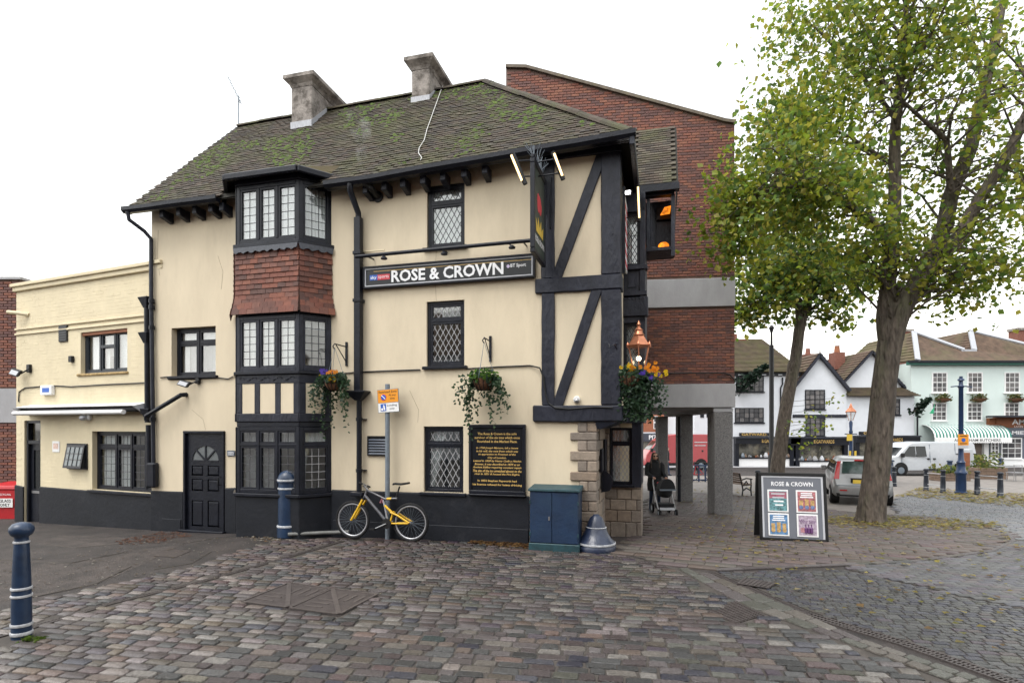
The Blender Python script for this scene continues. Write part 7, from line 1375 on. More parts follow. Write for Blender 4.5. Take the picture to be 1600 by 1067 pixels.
# blue sign post without lantern
x, y = gp(1501.5, 772); z = g(x, y); sp = empty('lamp_post', (x, y, z), 0, 'blue cast-iron lamp post without lantern carrying a yellow parking sign', 'lamp post'); b = MB(); hp = wz(588, y) - z
b.lathe([(.20, 0), (.20, .1), (.17, .12), (.165, .75), (.2, .80), (.2, .85), (.15, .9), (.13, 1.2), (.15, 1.23), (.10, 1.3), (.085, 1.6), (.075, hp - .45), (.10, hp - .42), (.12, hp - .38), (.07, hp - .33), (.07, hp - .18), (.12, hp - .15), (.1, hp - .1), (.06, hp - .08), (.06, hp)], (x, y, z), 18); b.build('column', BLUE, sp, smooth=45)
b = MB(); b.tube([(x - .38, y, z + hp - .40), (x - .2, y, z + hp - .38), (x + .2, y, z + hp - .38), (x + .42, y, z + hp - .42)], .025, 6); b.build('ladder_bar', BLUE, sp); c = wz(688, y); sgn = MB().box(x - .20, x + .20, y - .12, y - .10, c - .18, c + .24).build('sign_plate', ORSIGN, sp); MB().box(x - .19, x + .19, y - .12, y - .10, c - .30, c - .185).build('sign_plate', SILVER, sp); b = MB(); b.lathe([(.001, y - .128), (.075, y - .128), (.075, y - .121)], (x, 0, c + .02), 16, 'y'); b.build('blue_disc', BLUES, sgn)
b = MB(); [b.box(x - .14, x + .14, y - .124, y - .1205, c + zz_, c + zz_ + .03) for zz_ in (.16, -.13)]; b.build('printed_line', BLKP, sgn)
# blue lantern post with copper lantern
d = 30.; x, y = wx(1329.5, d), d; z = g(x, y); lp = empty('lamp_post', (x, y, z), 0, 'blue lamp post with copper topped lantern behind the silver car', 'lamp post'); zl = wz(657, d); b = MB(); b.lathe([(.16, z), (.16, z + .9), (.11, z + .95), (.09, z + 1.4), (.08, zl - .7), (.1, zl - .6), (.07, zl - .5), (.09, zl - .1), (.04, zl)], (x, y, 0), 12); b.build('column', BLUE, lp, smooth=45)
b = MB(); b.tube([(x - .32, y, wz(678, d)), (x + .32, y, wz(678, d))], .03, 6); b.build('ladder_bar', BLUE, lp); b = MB(); zt_ = wz(643, d); b.loft([[(x + r * cos(a), y + r * sin(a), q) for a in [2 * pi * k / 6 for k in range(6)]] for r, q in ((.28, zt_ - .03), (.3, zt_), (.14, zt_ + .18), (.1, zt_ + .2))]); b.lathe([(.1, zt_ + .2), (.07, zt_ + .3), (.03, zt_ + .4), (.001, zt_ + .46)], (x, y, 0), 10); b.build('canopy', COPPER, lp)
b = MB()
for k in range(6): a = 2 * pi * k / 6; b.tube([(x + .27 * cos(a), y + .27 * sin(a), zt_), (x + .1 * cos(a), y + .1 * sin(a), zl)], .015, 4)
b.build('cage', COPPER, lp); b = MB(); b.loft([[(x + r * cos(a), y + r * sin(a), q) for a in [2 * pi * k / 6 for k in range(6)]] for r, q in ((.25, zt_ - .02), (.09, zl + .02))], False); b.build('glass', GLASSC, lp)
b = MB(); [b.box(x + o - .05, x + o + .05, y - .2, y - .17, z + .9, wz(704, d)) for o in (-.16, .13)]; b.build('yellow_band', PLATEY, lp); MB().box(x - .3, x - .02, y - .16, y - .14, wz(700, d) + .4, wz(690, d) + .4).build('sign_plate', PLATEY, lp)
# black lamp column
d = 30.; x, y = wx(1205.5, d), d; z = g(x, y); bl = empty('lamp_post', (x, y, z), 0, 'tall plain black lamp column beside the slanting tree trunk', 'lamp post'); b = MB(); b.lathe([(.17, z), (.17, z + 1.3), (.12, z + 1.4), (.115, wz(540, d)), (.06, wz(539, d)), (.05, wz(520, d)), (.14, wz(512, d)), (.05, wz(508, d))], (x, y, 0), 12); b.build('column', BLKP, bl, smooth=45)
# cast-iron bench, seen end on
bx, by = wx(1166, 20.9), 20.9; BF = Frame((bx, by, g(bx, by)), RAD(112)); be = empty('bench', BF.w(0, 0, 0), BF.rz, 'black cast-iron bench with weathered wooden slats beyond the arcade pillar', 'bench')
for xo in (0, 1.5):
    b = MB()
    for pts in ([(xo, -.25, 0), (xo, -.22, .25), (xo, -.24, .42), (xo, -.22, .62)], [(xo, .2, 0), (xo, .16, .25), (xo, .2, .42), (xo, .33, .86)], [(xo, -.25, .42), (xo, .2, .40)], [(xo, -.28, .62), (xo, 0, .66), (xo, .24, .60)], [(xo, -.22, .2), (xo, 0, .3), (xo, .17, .2)], [(xo, -.1, .42), (xo, 0, .55), (xo, .12, .42)]): b.tube(pts, .026, 6)
    b.build('end_frame', BLKP, be, BF)
for k in range(5): MB().box(-.03, 1.53, -.24 + k * .095, -.165 + k * .095, .425, .45).build('seat_slat', WOOD, be, BF)
for k in range(5): MB().beam((-.03, .215 + k * .025, .52 + k * .078), (1.53, .215 + k * .025, .52 + k * .078), .025, .06, (0, .3, 1)).build('back_slat', WOOD, be, BF)
# planters
PLC = [(.10, .14, .03), (.16, .19, .04), (.06, .10, .03), (.22, .20, .05)]
for (u0, u1, d, h, lab, fh) in ((1467, 1517, 29.0, .42, 'low wooden planter with dark greenery behind the blue sign post', .5), (1528, 1575, 30.5, .62, 'wooden planter with tall yellow green shrubs before the cafe', .9), (1526, 1543, 32.5, .95, 'small tall wooden planter beside the butcher doorway', .4)):
    x0, x1 = wx(u0, d), wx(u1, d); z = g(0, d); t = empty('planter', ((x0 + x1) / 2, d, z), 0, lab, 'planter', 'wooden planters on the market place')
    for k in range(3): MB().box(x0, x1, d, d + .7, z + h * k / 3 + .005, z + h * (k + 1) / 3 - .01).build('plank', WOOD, t, bevel=.01)
    b = MB()
    for _ in range(330): leaf1(b, Vector((ru(x0 + .1, x1 - .1), d + ru(0, .7), z + h + fh * rnd() ** 1.4 * (.5 + .5 * sin(7 * rnd())))), .16, random.choice(PLC))
    b.build('foliage', LEAF, t)
d = 32.2; t = empty('pavement_sign', (wx(1515, d), d, g(0, d)), 0, 'curved silver pavement sign standing behind the white van', 'sign board'); x0, x1, z0, z1 = wx(1505, d), wx(1527, d), g(0, d), wz(703, d)
b = MB(); b.loft([[(x0 + .3 + (x1 - x0 - .32) * q ** 1.6, d + .02, z1 - (z1 - z0) * q), (x0 + .55 + (x1 - x0 - .34) * q ** 1.6, d + .02, z1 - (z1 - z0) * q + .05), (x0 + .55 + (x1 - x0 - .34) * q ** 1.6, d + .5, z1 - (z1 - z0) * q + .05), (x0 + .3 + (x1 - x0 - .32) * q ** 1.6, d + .5, z1 - (z1 - z0) * q)] for q in [k / 8 for k in range(9)]]); b.build('curved_panel', WVAN, t); MB().box(x0 - .05, x0 + .35, d - .05, d - .02, z0 + .5, z1 - .15).build('poster_panel', ORWOOD, t); MB().box(x0 - .1, x0 + .4, d - .018, d + .02, z0 + .4, z1 - .1).build('poster_frame', WVAN, t)
for k, (u, d, lab) in enumerate(((1592, 28.5, 'silver cafe chair at the right edge by the kerb'),)):
    x, z = wx(u, d), g(0, d); t = empty('cafe_chair', (x, d, z), 0, lab, 'chair'); MB().box(x - .25, x + .3, d, d + .5, z + .44, z + .47).build('seat', ALU, t); b = MB(); b.tube([(x - .22, d, z + .44), (x - .25, d, z + .85), (x + .25, d + .1, z + .85), (x + .25, d + .1, z + .44)], .02, 6); b.build('back', CHROME, t)
    for ox, oy in ((-.22, .03), (.25, .03), (-.22, .45), (.25, .45)): b = MB(); b.tube([(x + ox, d + oy, z), (x + ox, d + oy, z + .44)], .018, 5); b.build('leg', CHROME, t)
    MB().box(x - .5, x + .6, d + .6, d + 1.2, z + .72, z + .75).build('tabletop', CHROME, t)
# cycle rack and bicycles behind the arcade
d = 28.5; z = g(0, d); rk = empty('cycle_rack', (wx(1098, d), d, z), 0, 'blue tubular cycle rack behind the arcade pillars', 'rack'); b = MB()
for u in (1082, 1092, 1102, 1112): b.tube([(wx(u, d), d, z), (wx(u, d), d, z + .85)], .04, 6)
for zz_ in (.1, .83): b.tube([(wx(1082, d), d, z + zz_), (wx(1114, d), d, z + zz_)], .035, 6)
b.build('rail_frame', BLUE, rk)
for k, (u, m) in enumerate(((1089, REDS), (1102, GALV))):
    x, y = wx(u, d), d + .5; t = empty('bicycle', (x, y, z), 0, ('red framed bicycle parked in the blue rack', 'grey bicycle parked in the blue rack nearest the front pillar')[k], 'bicycle', 'bicycles in the rack')
    for ox in (-.5, .5):
        b = MB(); b.loft([[(x + ox + (.33 + .02 * cos(a)) * cos(q), y + .02 * sin(a), z + .34 + (.33 + .02 * cos(a)) * sin(q)) for a in (0, 2.1, 4.2)] for q in [2 * pi * i / 20 for i in range(21)]], False); b.build('wheel', RUBBER, t)
    b = MB(); A1, A2, A3, A4, A5 = [(x + p, y, z + q) for p, q in ((-.5, .34), (-.35, .85), (.02, .32), (.12, .82), (.5, .34))]
    for p in ((A1, A2), (A2, A3), (A2, A4), (A3, A4), (A3, A5), (A4, A5)): b.tube(p, .022, 5)
    b.build('frame', m, t); b = MB(); b.tube([(x - .42, y - .25, z + .98), (x - .36, y, z + .98), (x - .42, y + .25, z + .98)], .015, 5); b.tube([A2, (x - .37, y, z + .98)], .015, 5); b.build('handlebar', BLKP, t); MB().box(x + .02, x + .26, y - .07, y + .07, z + .9, z + .95).build('saddle', BLKP, t)
# ================================================================== vehicles
def van(name, x0, d, L, Hh, Wd, m, label, front, nose, wheels, deco=None, wz0=None):
    z = g(0, d + .5); t = empty(name, (x0 + L / 2, d + Wd / 2, z), 0, label, 'van'); sh = lambda zz_: .10 * max(0, (zz_ - 1.1)) / (Hh - 1.1) * 1.6
    poly = [(0, .32)] + nose + [(L * .45, Hh), (L - .22, Hh - .02), (L - .06, Hh - .14), (L, 1.1), (L, .36)]
    cx, cz = L / 2, Hh * .45; rg = []
    for yy, k in ((0, .06), (.05, .015), (.16, 0), (Wd - .16, 0), (Wd - .05, .015), (Wd, .06)):
        rg.append([(x0 + x + (cx - x) * k * .3, d + (yy + sh(q) * (1 if yy < Wd / 2 else -1)), z + q + (cz - q) * k * .5) for x, q in poly])
    b = MB(); b.loft(rg); bd = b.build('body', m, t, smooth=35)
    pan = lambda nm, pts, mm, o=.012, par=t: (lambda b: (b.hexa([(x0 + x, d + sh(q) - o, z + q) for x, q in pts], [(x0 + x, d + sh(q) + .1, z + q) for x, q in pts]), b.build(nm, mm, par))[1])(MB())
    for cxw in wheels:
        b = MB(); b.lathe([(.42, d - .004), (.42, d + .3)], (x0 + cxw, 0, z + .40), 20, 'y'); b.build('wheel_arch', BLKP, t); b = MB(); b.lathe([(.20, d - .02), (.30, d - .02), (.335, d + .01), (.335, d + .2)], (x0 + cxw, 0, z + .335), 20, 'y'); w_ = b.build('wheel', RUBBER, t, smooth=40); b = MB(); b.lathe([(.001, d - .03), (.08, d - .028), (.2, d - .022), (.2, d - .015)], (x0 + cxw, 0, z + .335), 14, 'y'); b.build('hub_cap', GALV, w_)
    for pts in front['win']: pan('side_window', pts, DGLASS)
    for nm, pts, mm in front['trim']: pan(nm, pts, mm, .02)
    ws = front['screen']; b = MB(); b.hexa([(x0 + ws[0][0] - .015, d + .25, z + ws[0][1]), (x0 + ws[0][0] - .015, d + Wd - .25, z + ws[0][1]), (x0 + ws[1][0] - .015, d + Wd - .35, z + ws[1][1]), (x0 + ws[1][0] - .015, d + .35, z + ws[1][1])], [(x0 + ws[0][0] + .1, d + .25, z + ws[0][1]), (x0 + ws[0][0] + .1, d + Wd - .25, z + ws[0][1]), (x0 + ws[1][0] + .1, d + Wd - .35, z + ws[1][1]), (x0 + ws[1][0] + .1, d + .35, z + ws[1][1])]); b.build('windscreen', DGLASS, t)
    b = MB(); b.box(x0 + front['mir'][0] - .12, x0 + front['mir'][0] + .06, d - .22, d - .02, z + front['mir'][1], z + front['mir'][1] + .26); b.build('wing_mirror', BLKP, t, bevel=.04); return t, x0, d, z, sh
d = 33.7; k1 = 33.7 / 880
T, X0, D0, Z0, SH = van('white_van', wx(1383, d), d, 5.55, 2.03, 1.95, WVAN, 'white panel van parked across the market place before the butcher awning',
    dict(win=[[(1.02, 1.18), (1.85, 1.16), (1.85, 1.78), (1.52, 1.76)], [(1.9, 1.16), (2.5, 1.18), (2.48, 1.78), (1.9, 1.78)]], trim=[('sliding_door_rail', [(4.3, 1.30), (5.5, 1.30), (5.5, 1.35), (4.3, 1.35)], BLKP), ('sill_trim', [(2.4, .34), (4.0, .34), (4.0, .44), (2.4, .44)], BLKP), ('door_handle', [(2.55, 1.0), (2.68, 1.0), (2.68, 1.07), (2.55, 1.07)], BLKP), ('door_handle', [(2.9, 1.0), (3.03, 1.0), (3.03, 1.07), (2.9, 1.07)], BLKP), ('door_seam', [(2.72, .45), (2.745, .45), (2.745, 1.9), (2.72, 1.9)], GALV), ('door_seam', [(4.25, .45), (4.275, .45), (4.275, 1.95), (4.25, 1.95)], GALV), ('door_seam', [(1.0, .8), (1.02, .8), (1.02, 1.2), (1.0, 1.2)], GALV), ('headlamp', [(.06, .85), (.5, .95), (.42, 1.08), (.1, 1.0)], SILVER)], screen=((.80, 1.22), (1.45, 1.84)), mir=(1.0, 1.12)),
    [(-.02, .65), (.05, .92), (.35, 1.08), (.78, 1.2), (1.45, 1.86), (1.75, 1.98)], (.95, 4.45))
d = 40.; T, X0, D0, Z0, SH = van('red_van', wx(1008.5, d), d, 5.0, 2.55, 2.0, REDV, 'red high-roofed delivery van seen between the arcade pillars', dict(win=[[(.50, 1.42), (1.15, 1.32), (1.15, 1.95), (.78, 1.93)]], trim=[('badge_print', [(2.35, 1.6), (2.95, 1.6), (2.95, 1.72), (2.35, 1.72)], RINGW), ('side_lettering', [(3.5, 1.95), (4.55, 1.95), (4.55, 2.0), (3.5, 2.0)], RINGW), ('side_lettering', [(3.5, 1.72), (4.3, 1.72), (4.3, 1.77), (3.5, 1.77)], RINGW), ('lock_plate', [(4.0, 1.3), (4.12, 1.3), (4.12, 1.42), (4.0, 1.42)], BLKP), ('tail_lamp', [(4.8, .8), (4.9, .8), (4.9, 1.05), (4.8, 1.05)], LAMPR), ('sill_trim', [(.1, .34), (4.9, .34), (4.9, .52), (.1, .52)], BLKP)], screen=((.35, 1.45), (.95, 2.1)), mir=(.45, 1.3)),
    [(.0, .75), (.1, 1.1), (.34, 1.42), (.95, 2.12), (1.35, 2.42)], (.85, 3.95))
# silver hatchback, rear three-quarter
hx, hy = wx(1348, 17.6), 17.6; CF = Frame((hx, hy, g(hx, hy)), RAD(-25)); ca = empty('parked_car', CF.w(0, 0, 0), CF.rz, 'silver hatchback with tall red tail lamps parked behind the nearest tree', 'car')
def ringc(y, w_, z0, z1, c=.09): return [(-w_ + c, y, z0), (w_ - c, y, z0), (w_, y, z0 + c), (w_ + .015, y, (z0 + z1) / 2), (w_ - .02, y, z1 - .05), (w_ - .06, y, z1), (-w_ + .06, y, z1), (-w_ + .02, y, z1 - .05), (-w_ - .015, y, (z0 + z1) / 2), (-w_, y, z0 + c)]
b = MB(); b.loft([ringc(*q) for q in ((0, .66, .36, .60), (.03, .76, .30, .66), (.10, .80, .27, .95), (.5, .83, .24, 1.0), (2.2, .83, .24, .98), (3.0, .81, .24, .95), (3.6, .76, .27, .84), (3.9, .66, .32, .66))]); b.build('body', SILV, ca, CF, smooth=40)
def gh(y0, w0, z0): return [(-w0, y0, z0), (w0, y0, z0)]
b = MB(); b.loft([[(-.77, .10, .94), (.77, .10, .94), (.78, 1.4, .96), (.74, 3.05, .93), (-.74, 3.05, .93), (-.78, 1.4, .96)], [(-.70, .20, 1.25), (.70, .20, 1.25), (.71, 1.4, 1.28), (.66, 2.5, 1.26), (-.66, 2.5, 1.26), (-.71, 1.4, 1.28)], [(-.60, .30, 1.44), (.60, .30, 1.44), (.63, 1.3, 1.47), (.58, 2.2, 1.44), (-.58, 2.2, 1.44), (-.63, 1.3, 1.47)], [(-.48, .42, 1.48), (.48, .42, 1.48), (.52, 1.3, 1.515), (.48, 2.05, 1.48), (-.48, 2.05, 1.48), (-.52, 1.3, 1.515)]]); b.build('roof', SILV, ca, CF, smooth=50)
def cpan(nm, pts, m, o): b = MB(); o = Vector(o); b.hexa([Vector(p) + o for p in pts], [Vector(p) - o * 2 for p in pts]); return b.build(nm, m, ca, CF)
cpan('rear_window', [(-.56, .115, 1.0), (.56, .115, 1.0), (.52, .255, 1.37), (-.52, .255, 1.37)], mat('green_tinted_glass', (.03, .05, .045), .06, var=.5, scale=4), (0, -.02, .005))
for sg in (-1, 1):
    cpan('tail_lamp', [(sg * .775, .085, .82), (sg * .63, .07, .82), (sg * .58, .235, 1.38), (sg * .665, .235, 1.38)][::sg], LAMPR, (sg * .008, -.02, 0)); cpan('reflector', [(sg * .62, -.004, .455), (sg * .42, -.008, .455), (sg * .42, -.008, .49), (sg * .62, -.004, .49)][::-sg], LAMPR, (0, -.012, 0))
    for (ya, yb_, yc_, yd) in ((.35, 1.12, 1.05, .45), (1.2, 2.05, 1.95, 1.2), (2.12, 2.75, 2.2, 2.05)): cpan('side_window', [(sg * .785, ya, 1.0), (sg * .785, yb_, 1.0), (sg * .675, yd if 0 else yc_, 1.36), (sg * .675, yd, 1.36)][::-sg], DGLASS if ya > .3 and sg > 0 else MATS['dark_vehicle_glass'], (sg * .012, 0, .004))
    b = MB(); b.box(sg * .83 - .02, sg * .83 + .16 * sg + .0, 2.35, 2.5, .95, 1.12) if sg > 0 else b.box(-.99, -.81, 2.35, 2.5, .95, 1.12); b.build('wing_mirror', SILV, ca, CF, bevel=.03)
    for yw in (.62, 3.1): b = MB(); b.lathe([(.33, sg * .845), (.33, sg * .6)][::1], (0, yw, .32), 20, 'x'); b.build('wheel_arch', BLKP, ca, CF); b = MB(); b.lathe([(.18, sg * .858), (.28, sg * .862), (.30, sg * .84), (.30, sg * .65)], (0, yw, .30), 20, 'x'); w_ = b.build('wheel', RUBBER, ca, CF, smooth=40); b = MB(); b.lathe([(.001, sg * .868), (.18, sg * .86), (.18, sg * .84)], (0, yw, .30), 14, 'x'); b.build('hub_cap', ALU, w_, CF)
cpan('number_plate', [(-.26, .04, .70), (.26, .04, .70), (.26, .055, .81), (-.26, .055, .81)], PLATEY, (0, -.03, 0)); cpan('plate_recess', [(-.32, .05, .68), (.32, .05, .68), (.32, .065, .86), (-.32, .065, .86)], BLKP, (0, -.012, 0)); cpan('brake_light', [(-.2, .235, 1.40), (.2, .235, 1.40), (.2, .25, 1.435), (-.2, .25, 1.435)], LAMPR, (0, -.03, 0)); cpan('lower_bumper', [(-.7, .03, .28), (.7, .03, .28), (.72, .02, .38), (-.72, .02, .38)], BLKP, (0, -.012, 0)); cpan('bumper_line', [(-.74, -.0, .62), (.74, -.0, .62), (.74, .0, .635), (-.74, .0, .635)], GALV, (0, -.006, 0))
# ================================================================== woman with pram, second walker
def skinned(name, verts, edges, radii, m, parent, M, lv=2):
    me = bpy.data.meshes.new(name); me.from_pydata([tuple(M @ Vector(v)) for v in verts], edges, []); o = bpy.data.objects.new(name, me); COL.objects.link(o); me.materials.append(m)
    s = o.modifiers.new('skin', 'SKIN'); s.use_smooth_shade = True
    for i, r in enumerate(radii): me.skin_vertices[0].data[i].radius = (r, r) if not isinstance(r, tuple) else r
    me.skin_vertices[0].data[0].use_root = True
    q = o.modifiers.new('sub', 'SUBSURF'); q.levels = lv; q.render_levels = lv
    o.parent = parent; WM[o] = WM[parent]; return o
def person(x, y, label, coat, legm, pose, rz=0.):
    z = g(x, y); t = empty('person', (x, y, z), rz, label, 'person'); M = Matrix()
    # pelvis root; figure faces -y, standing, arms forward on the pram handle
    V = [(0, 0, .93), (0, .0, 1.12), (0, .01, 1.30), (0, .01, 1.42), (0, -.01, 1.50), (0, -.02, 1.57), (0, -.025, 1.64)]; E = [(0, 1), (1, 2), (2, 3), (3, 4), (4, 5), (5, 6)]; Rr = [(.15, .11), (.13, .10), (.15, .11), (.08, .07), (.05, .05), (.072, .085), (.055, .07)]
    def limb(par, pts, rs):
        i0 = len(V); V.extend(pts); Rr.extend(rs); E.append((par, i0)); E.extend((i0 + k, i0 + k + 1) for k in range(len(pts) - 1))
    for sg in (-1, 1):
        st = pose['step'] * sg
        limb(2, [(sg * .17, .01, 1.36), (sg * .21, pose['elb'][1], pose['elb'][2]), (sg * .17 + pose['hx'], pose['hand'][1], pose['hand'][2])], [.062, .045, .034])
        limb(0, [(sg * .085, -.01, .82), (sg * .095, -.03 + st * .5, .48), (sg * .10, .02 + st, .09), (sg * .105, -.12 + st, .035)], [.088, .058, .038, .034])
    bd = skinned('body', V, E, Rr, legm, t, M)
    # coat: open A-line loft over torso to the thigh
    b = MB(); el = lambda w_, d_, zz_, oy=0: [(w_ * cos(a), d_ * sin(a) + oy, zz_) for a in [2 * pi * k / 18 for k in range(18)]]
    b.loft([el(*q) for q in pose['coat']], True); b.build('coat', coat, t, None, smooth=70).matrix_parent_inverse = Matrix()
    for sg in (-1, 1): b = MB(); b.tube([(sg * .15, .01, 1.40), (sg * .20, .0, 1.33), (sg * .225, pose['elb'][1], pose['elb'][2]), (sg * .175 + pose['hx'], pose['hand'][1] + .05, pose['hand'][2] + .01)], [.07, .082, .068, .05], 10); b.build('sleeve', coat, t, smooth=70)
    b = MB(); b.sphere((0, -.028, 1.585), .092, 14, 10, (.82, .95, 1.18)); hd = b.build('head', SKIN, t, smooth=80); b = MB(); b.hexa([(-.014, -.112, 1.56), (.014, -.112, 1.56), (.012, -.10, 1.56), (-.012, -.10, 1.56)], [(-.006, -.108, 1.61), (.006, -.108, 1.61), (.006, -.1, 1.61), (-.006, -.1, 1.61)]); b.box(-.022, .022, -.108, -.09, 1.533, 1.541); b.build('nose', SKIN, hd, smooth=60)
    for sg in (-1, 1):
        hxp = Vector((sg * .17 + pose['hx'], pose['hand'][1], pose['hand'][2])); b = MB(); b.sphere(hxp, .036, 8, 6, (.9, 1.2, .6))
        for k in range(4): q = hxp + Vector(((k - 1.5) * .017, -.035, 0)); b.tube([q, q + Vector((0, -.035, -.008)), q + Vector((0, -.035, -.035)), q + Vector((0, -.015, -.045))], .0085, 5)
        q = hxp + Vector((-sg * .03, -.015, 0)); b.tube([q, q + Vector((-sg * .012, -.03, -.012)), q + Vector((-sg * .004, -.045, -.03))], .0095, 5); b.build('hand', SKIN, t, smooth=60)
        MB().hexa([(sg * .10 - .042, -.17 + pose['step'] * sg, 0), (sg * .10 + .042, -.17 + pose['step'] * sg, 0), (sg * .10 + .036, .08 + pose['step'] * sg, 0), (sg * .10 - .036, .08 + pose['step'] * sg, 0)], [(sg * .10 - .03, -.14 + pose['step'] * sg, .06), (sg * .10 + .03, -.14 + pose['step'] * sg, .06), (sg * .10 + .034, .07 + pose['step'] * sg, .11), (sg * .10 - .034, .07 + pose['step'] * sg, .11)]).build('shoe', BLKP, t, bevel=.012)
    return t, hd
def shift(t):                                          # parts of a person are modelled about the origin
    for c in t.children_recursive: pass
_WMsave = dict(WM)
px, py = wx(1023, 16.05), 16.05
class _L: pass
def local(fn):
    """run a builder whose shapes are given in the thing's own coordinates"""
    old = MB.build
    def nb(s, name, m, parent=None, F=None, **k): return old(s, name, m, parent, Frame2(parent), **k)
    class Frame2:
        def __init__(s, p): s.M = WM[p].copy()
    MB.build = nb
    try: return fn()
    finally: MB.build = old
COATP = [(.20, .13, .62, .02), (.215, .145, .80, .015), (.20, .14, .95, .01), (.175, .125, 1.12, .005), (.195, .13, 1.28, .005), (.20, .12, 1.38, .005), (.13, .10, 1.45, .0), (.075, .075, 1.50, -.01)]
wo, hd = local(lambda: person(px, py, 'woman in black coat and sunglasses pushing a black pram under the arcade', CLOTHB, DENIM, dict(step=-.10, elb=(0, -.02, 1.10), hand=(0, -.36, 1.02), hx=.05, coat=COATP)))
def extras():
    b = MB(); b.loft([[(w_ * cos(a), d_ * sin(a) + oy, z) for a in [2 * pi * k / 16 for k in range(16)]] for w_, d_, z, oy in ((.14, .05, 1.20, .09), (.14, .06, 1.36, .08), (.115, .075, 1.48, .06), (.098, .082, 1.58, .035), (.092, .085, 1.65, .012), (.06, .06, 1.70, .0))]); b.build('hair', HAIR, wo, smooth=80)
    for sg in (-1, 1): b = MB(); b.tube([(sg * .075, -.03, 1.66), (sg * .092, -.03, 1.55), (sg * .11, -.05, 1.42), (sg * .115, -.09, 1.27)], [.025, .027, .036, .016], 8); b.build('hair_lock', HAIR, wo, smooth=70)
    b = MB(); [b.sphere((sg * .036, -.108, 1.602), .03, 10, 6, (1.05, .4, .8)) for sg in (-1, 1)]; b.box(-.08, .08, -.108, -.102, 1.606, 1.614); b.build('sunglasses', DGLASS, wo)
    b = MB(); b.tube([(.085 * cos(a), -.01 + .08 * sin(a), 1.45 + .02 * sin(a * 2)) for a in [2 * pi * k / 12 for k in range(13)]], .04, 8); b.build('scarf', CLOTHB, wo, smooth=70)
local(extras)
px2, py2 = wx(1042.5, 34), 34
def walker():
    t, h = person(px2, py2, 'distant walker in dark jacket beside the red van', CLOTHB, DENIM, dict(step=.16, elb=(0, .0, 1.10), hand=(0, -.08, .88), hx=0., coat=COATP[2:]), RAD(60))
    b = MB(); b.sphere((0, -.01, 1.62), .098, 12, 8, (.85, .95, .95)); b.build('hair', HAIR, t, smooth=70)
local(walker)
# pram
prx, pry = wx(1037, 15.5), 15.45; pm = empty('pram', (prx, pry, g(prx, pry)), 0, 'black pram with raised hood and chrome frame in front of the woman', 'pram')
def pram():
    b = MB(); b.loft([[(w_ * cos(a), .02 + d_ * sin(a), z) for a in [2 * pi * k / 16 for k in range(16)]] for w_, d_, z in ((.12, .30, .50), (.19, .36, .56), (.215, .38, .70), (.215, .38, .74))]); b.build('carrycot', CLOTHB, pm, smooth=60)
    b = MB(); rings_ = []
    for k in range(7): a = pi * .5 * k / 6; rings_.append([(.21 * cos(q), -.30 + .42 * sin(a) * 1.0 - .04, .74 + max(0, sin(q)) * .27 * (.55 + .45 * cos(a * .8))) for q in [pi * j / 12 for j in range(13)]])
    b.loft([[(.21 * cos(q) * (.97 + .03 * k / 5), -.36 + .40 * k / 5, .73 + .29 * sin(q) * (1 - .04 * k)) for q in [pi * j / 12 for j in range(13)]] + [(0, -.36 + .40 * k / 5, .73)] for k in range(6)]); b.build('hood', CLOTHB, pm, smooth=60); b = MB(); b.box(-.22, .22, -.385, -.365, .70, .74); b.build('trim_band', GALV, pm)
    for sg in (-1, 1):
        b = MB(); b.tube([(sg * .19, .48, 1.02), (sg * .22, .30, .80), (sg * .23, .05, .50), (sg * .23, -.30, .18)], .016, 8); b.tube([(sg * .22, .15, .62), (sg * .235, .36, .16)], .015, 8); b.build('frame_tube', CHROME, pm, smooth=60)
        for yy, r in ((-.34, .10), (.38, .14)):
            b = MB(); b.lathe([(r * .5, sg * .23 - .02), (r, sg * .23 - .022), (r, sg * .23 + .022), (r * .5, sg * .23 + .02)], (0, yy, r), 18, 'x'); w_ = b.build('wheel', RUBBER, pm, smooth=40); b = MB(); b.lathe([(.001, sg * .23 - .026), (r * .5, sg * .23 - .024), (r * .5, sg * .23 + .024), (.001, sg * .23 + .026)], (0, yy, r), 12, 'x'); b.build('hub', GALV, w_)
    b = MB(); b.tube([(-.19, .48, 1.02), (.19, .48, 1.02)], .019, 8); b.build('handle', BLKP, pm, smooth=60); b = MB(); b.tube([(-.23, -.30, .18), (.23, -.30, .18)], .014, 6); b.tube([(-.235, .36, .16), (.235, .36, .16)], .014, 6); b.build('axle', CHROME, pm); MB().hexa([(-.17, -.24, .14), (.17, -.24, .14), (.17, .32, .14), (-.17, .32, .14)], [(-.21, -.28, .34), (.21, -.28, .34), (.21, .34, .30), (-.21, .34, .30)]).build('basket', CLOTHB, pm, bevel=.02)
    MB().box(-.2, .2, -.31, -.295, .20, .24).build('reflective_strip', SILVER, pm); b = MB(); b.sphere((-.14, .1, .86), .035); b.build('toy', REDS, pm); b = MB(); b.sphere((-.10, .08, .82), .03); b.build('toy', YEL, pm)
local(pram)
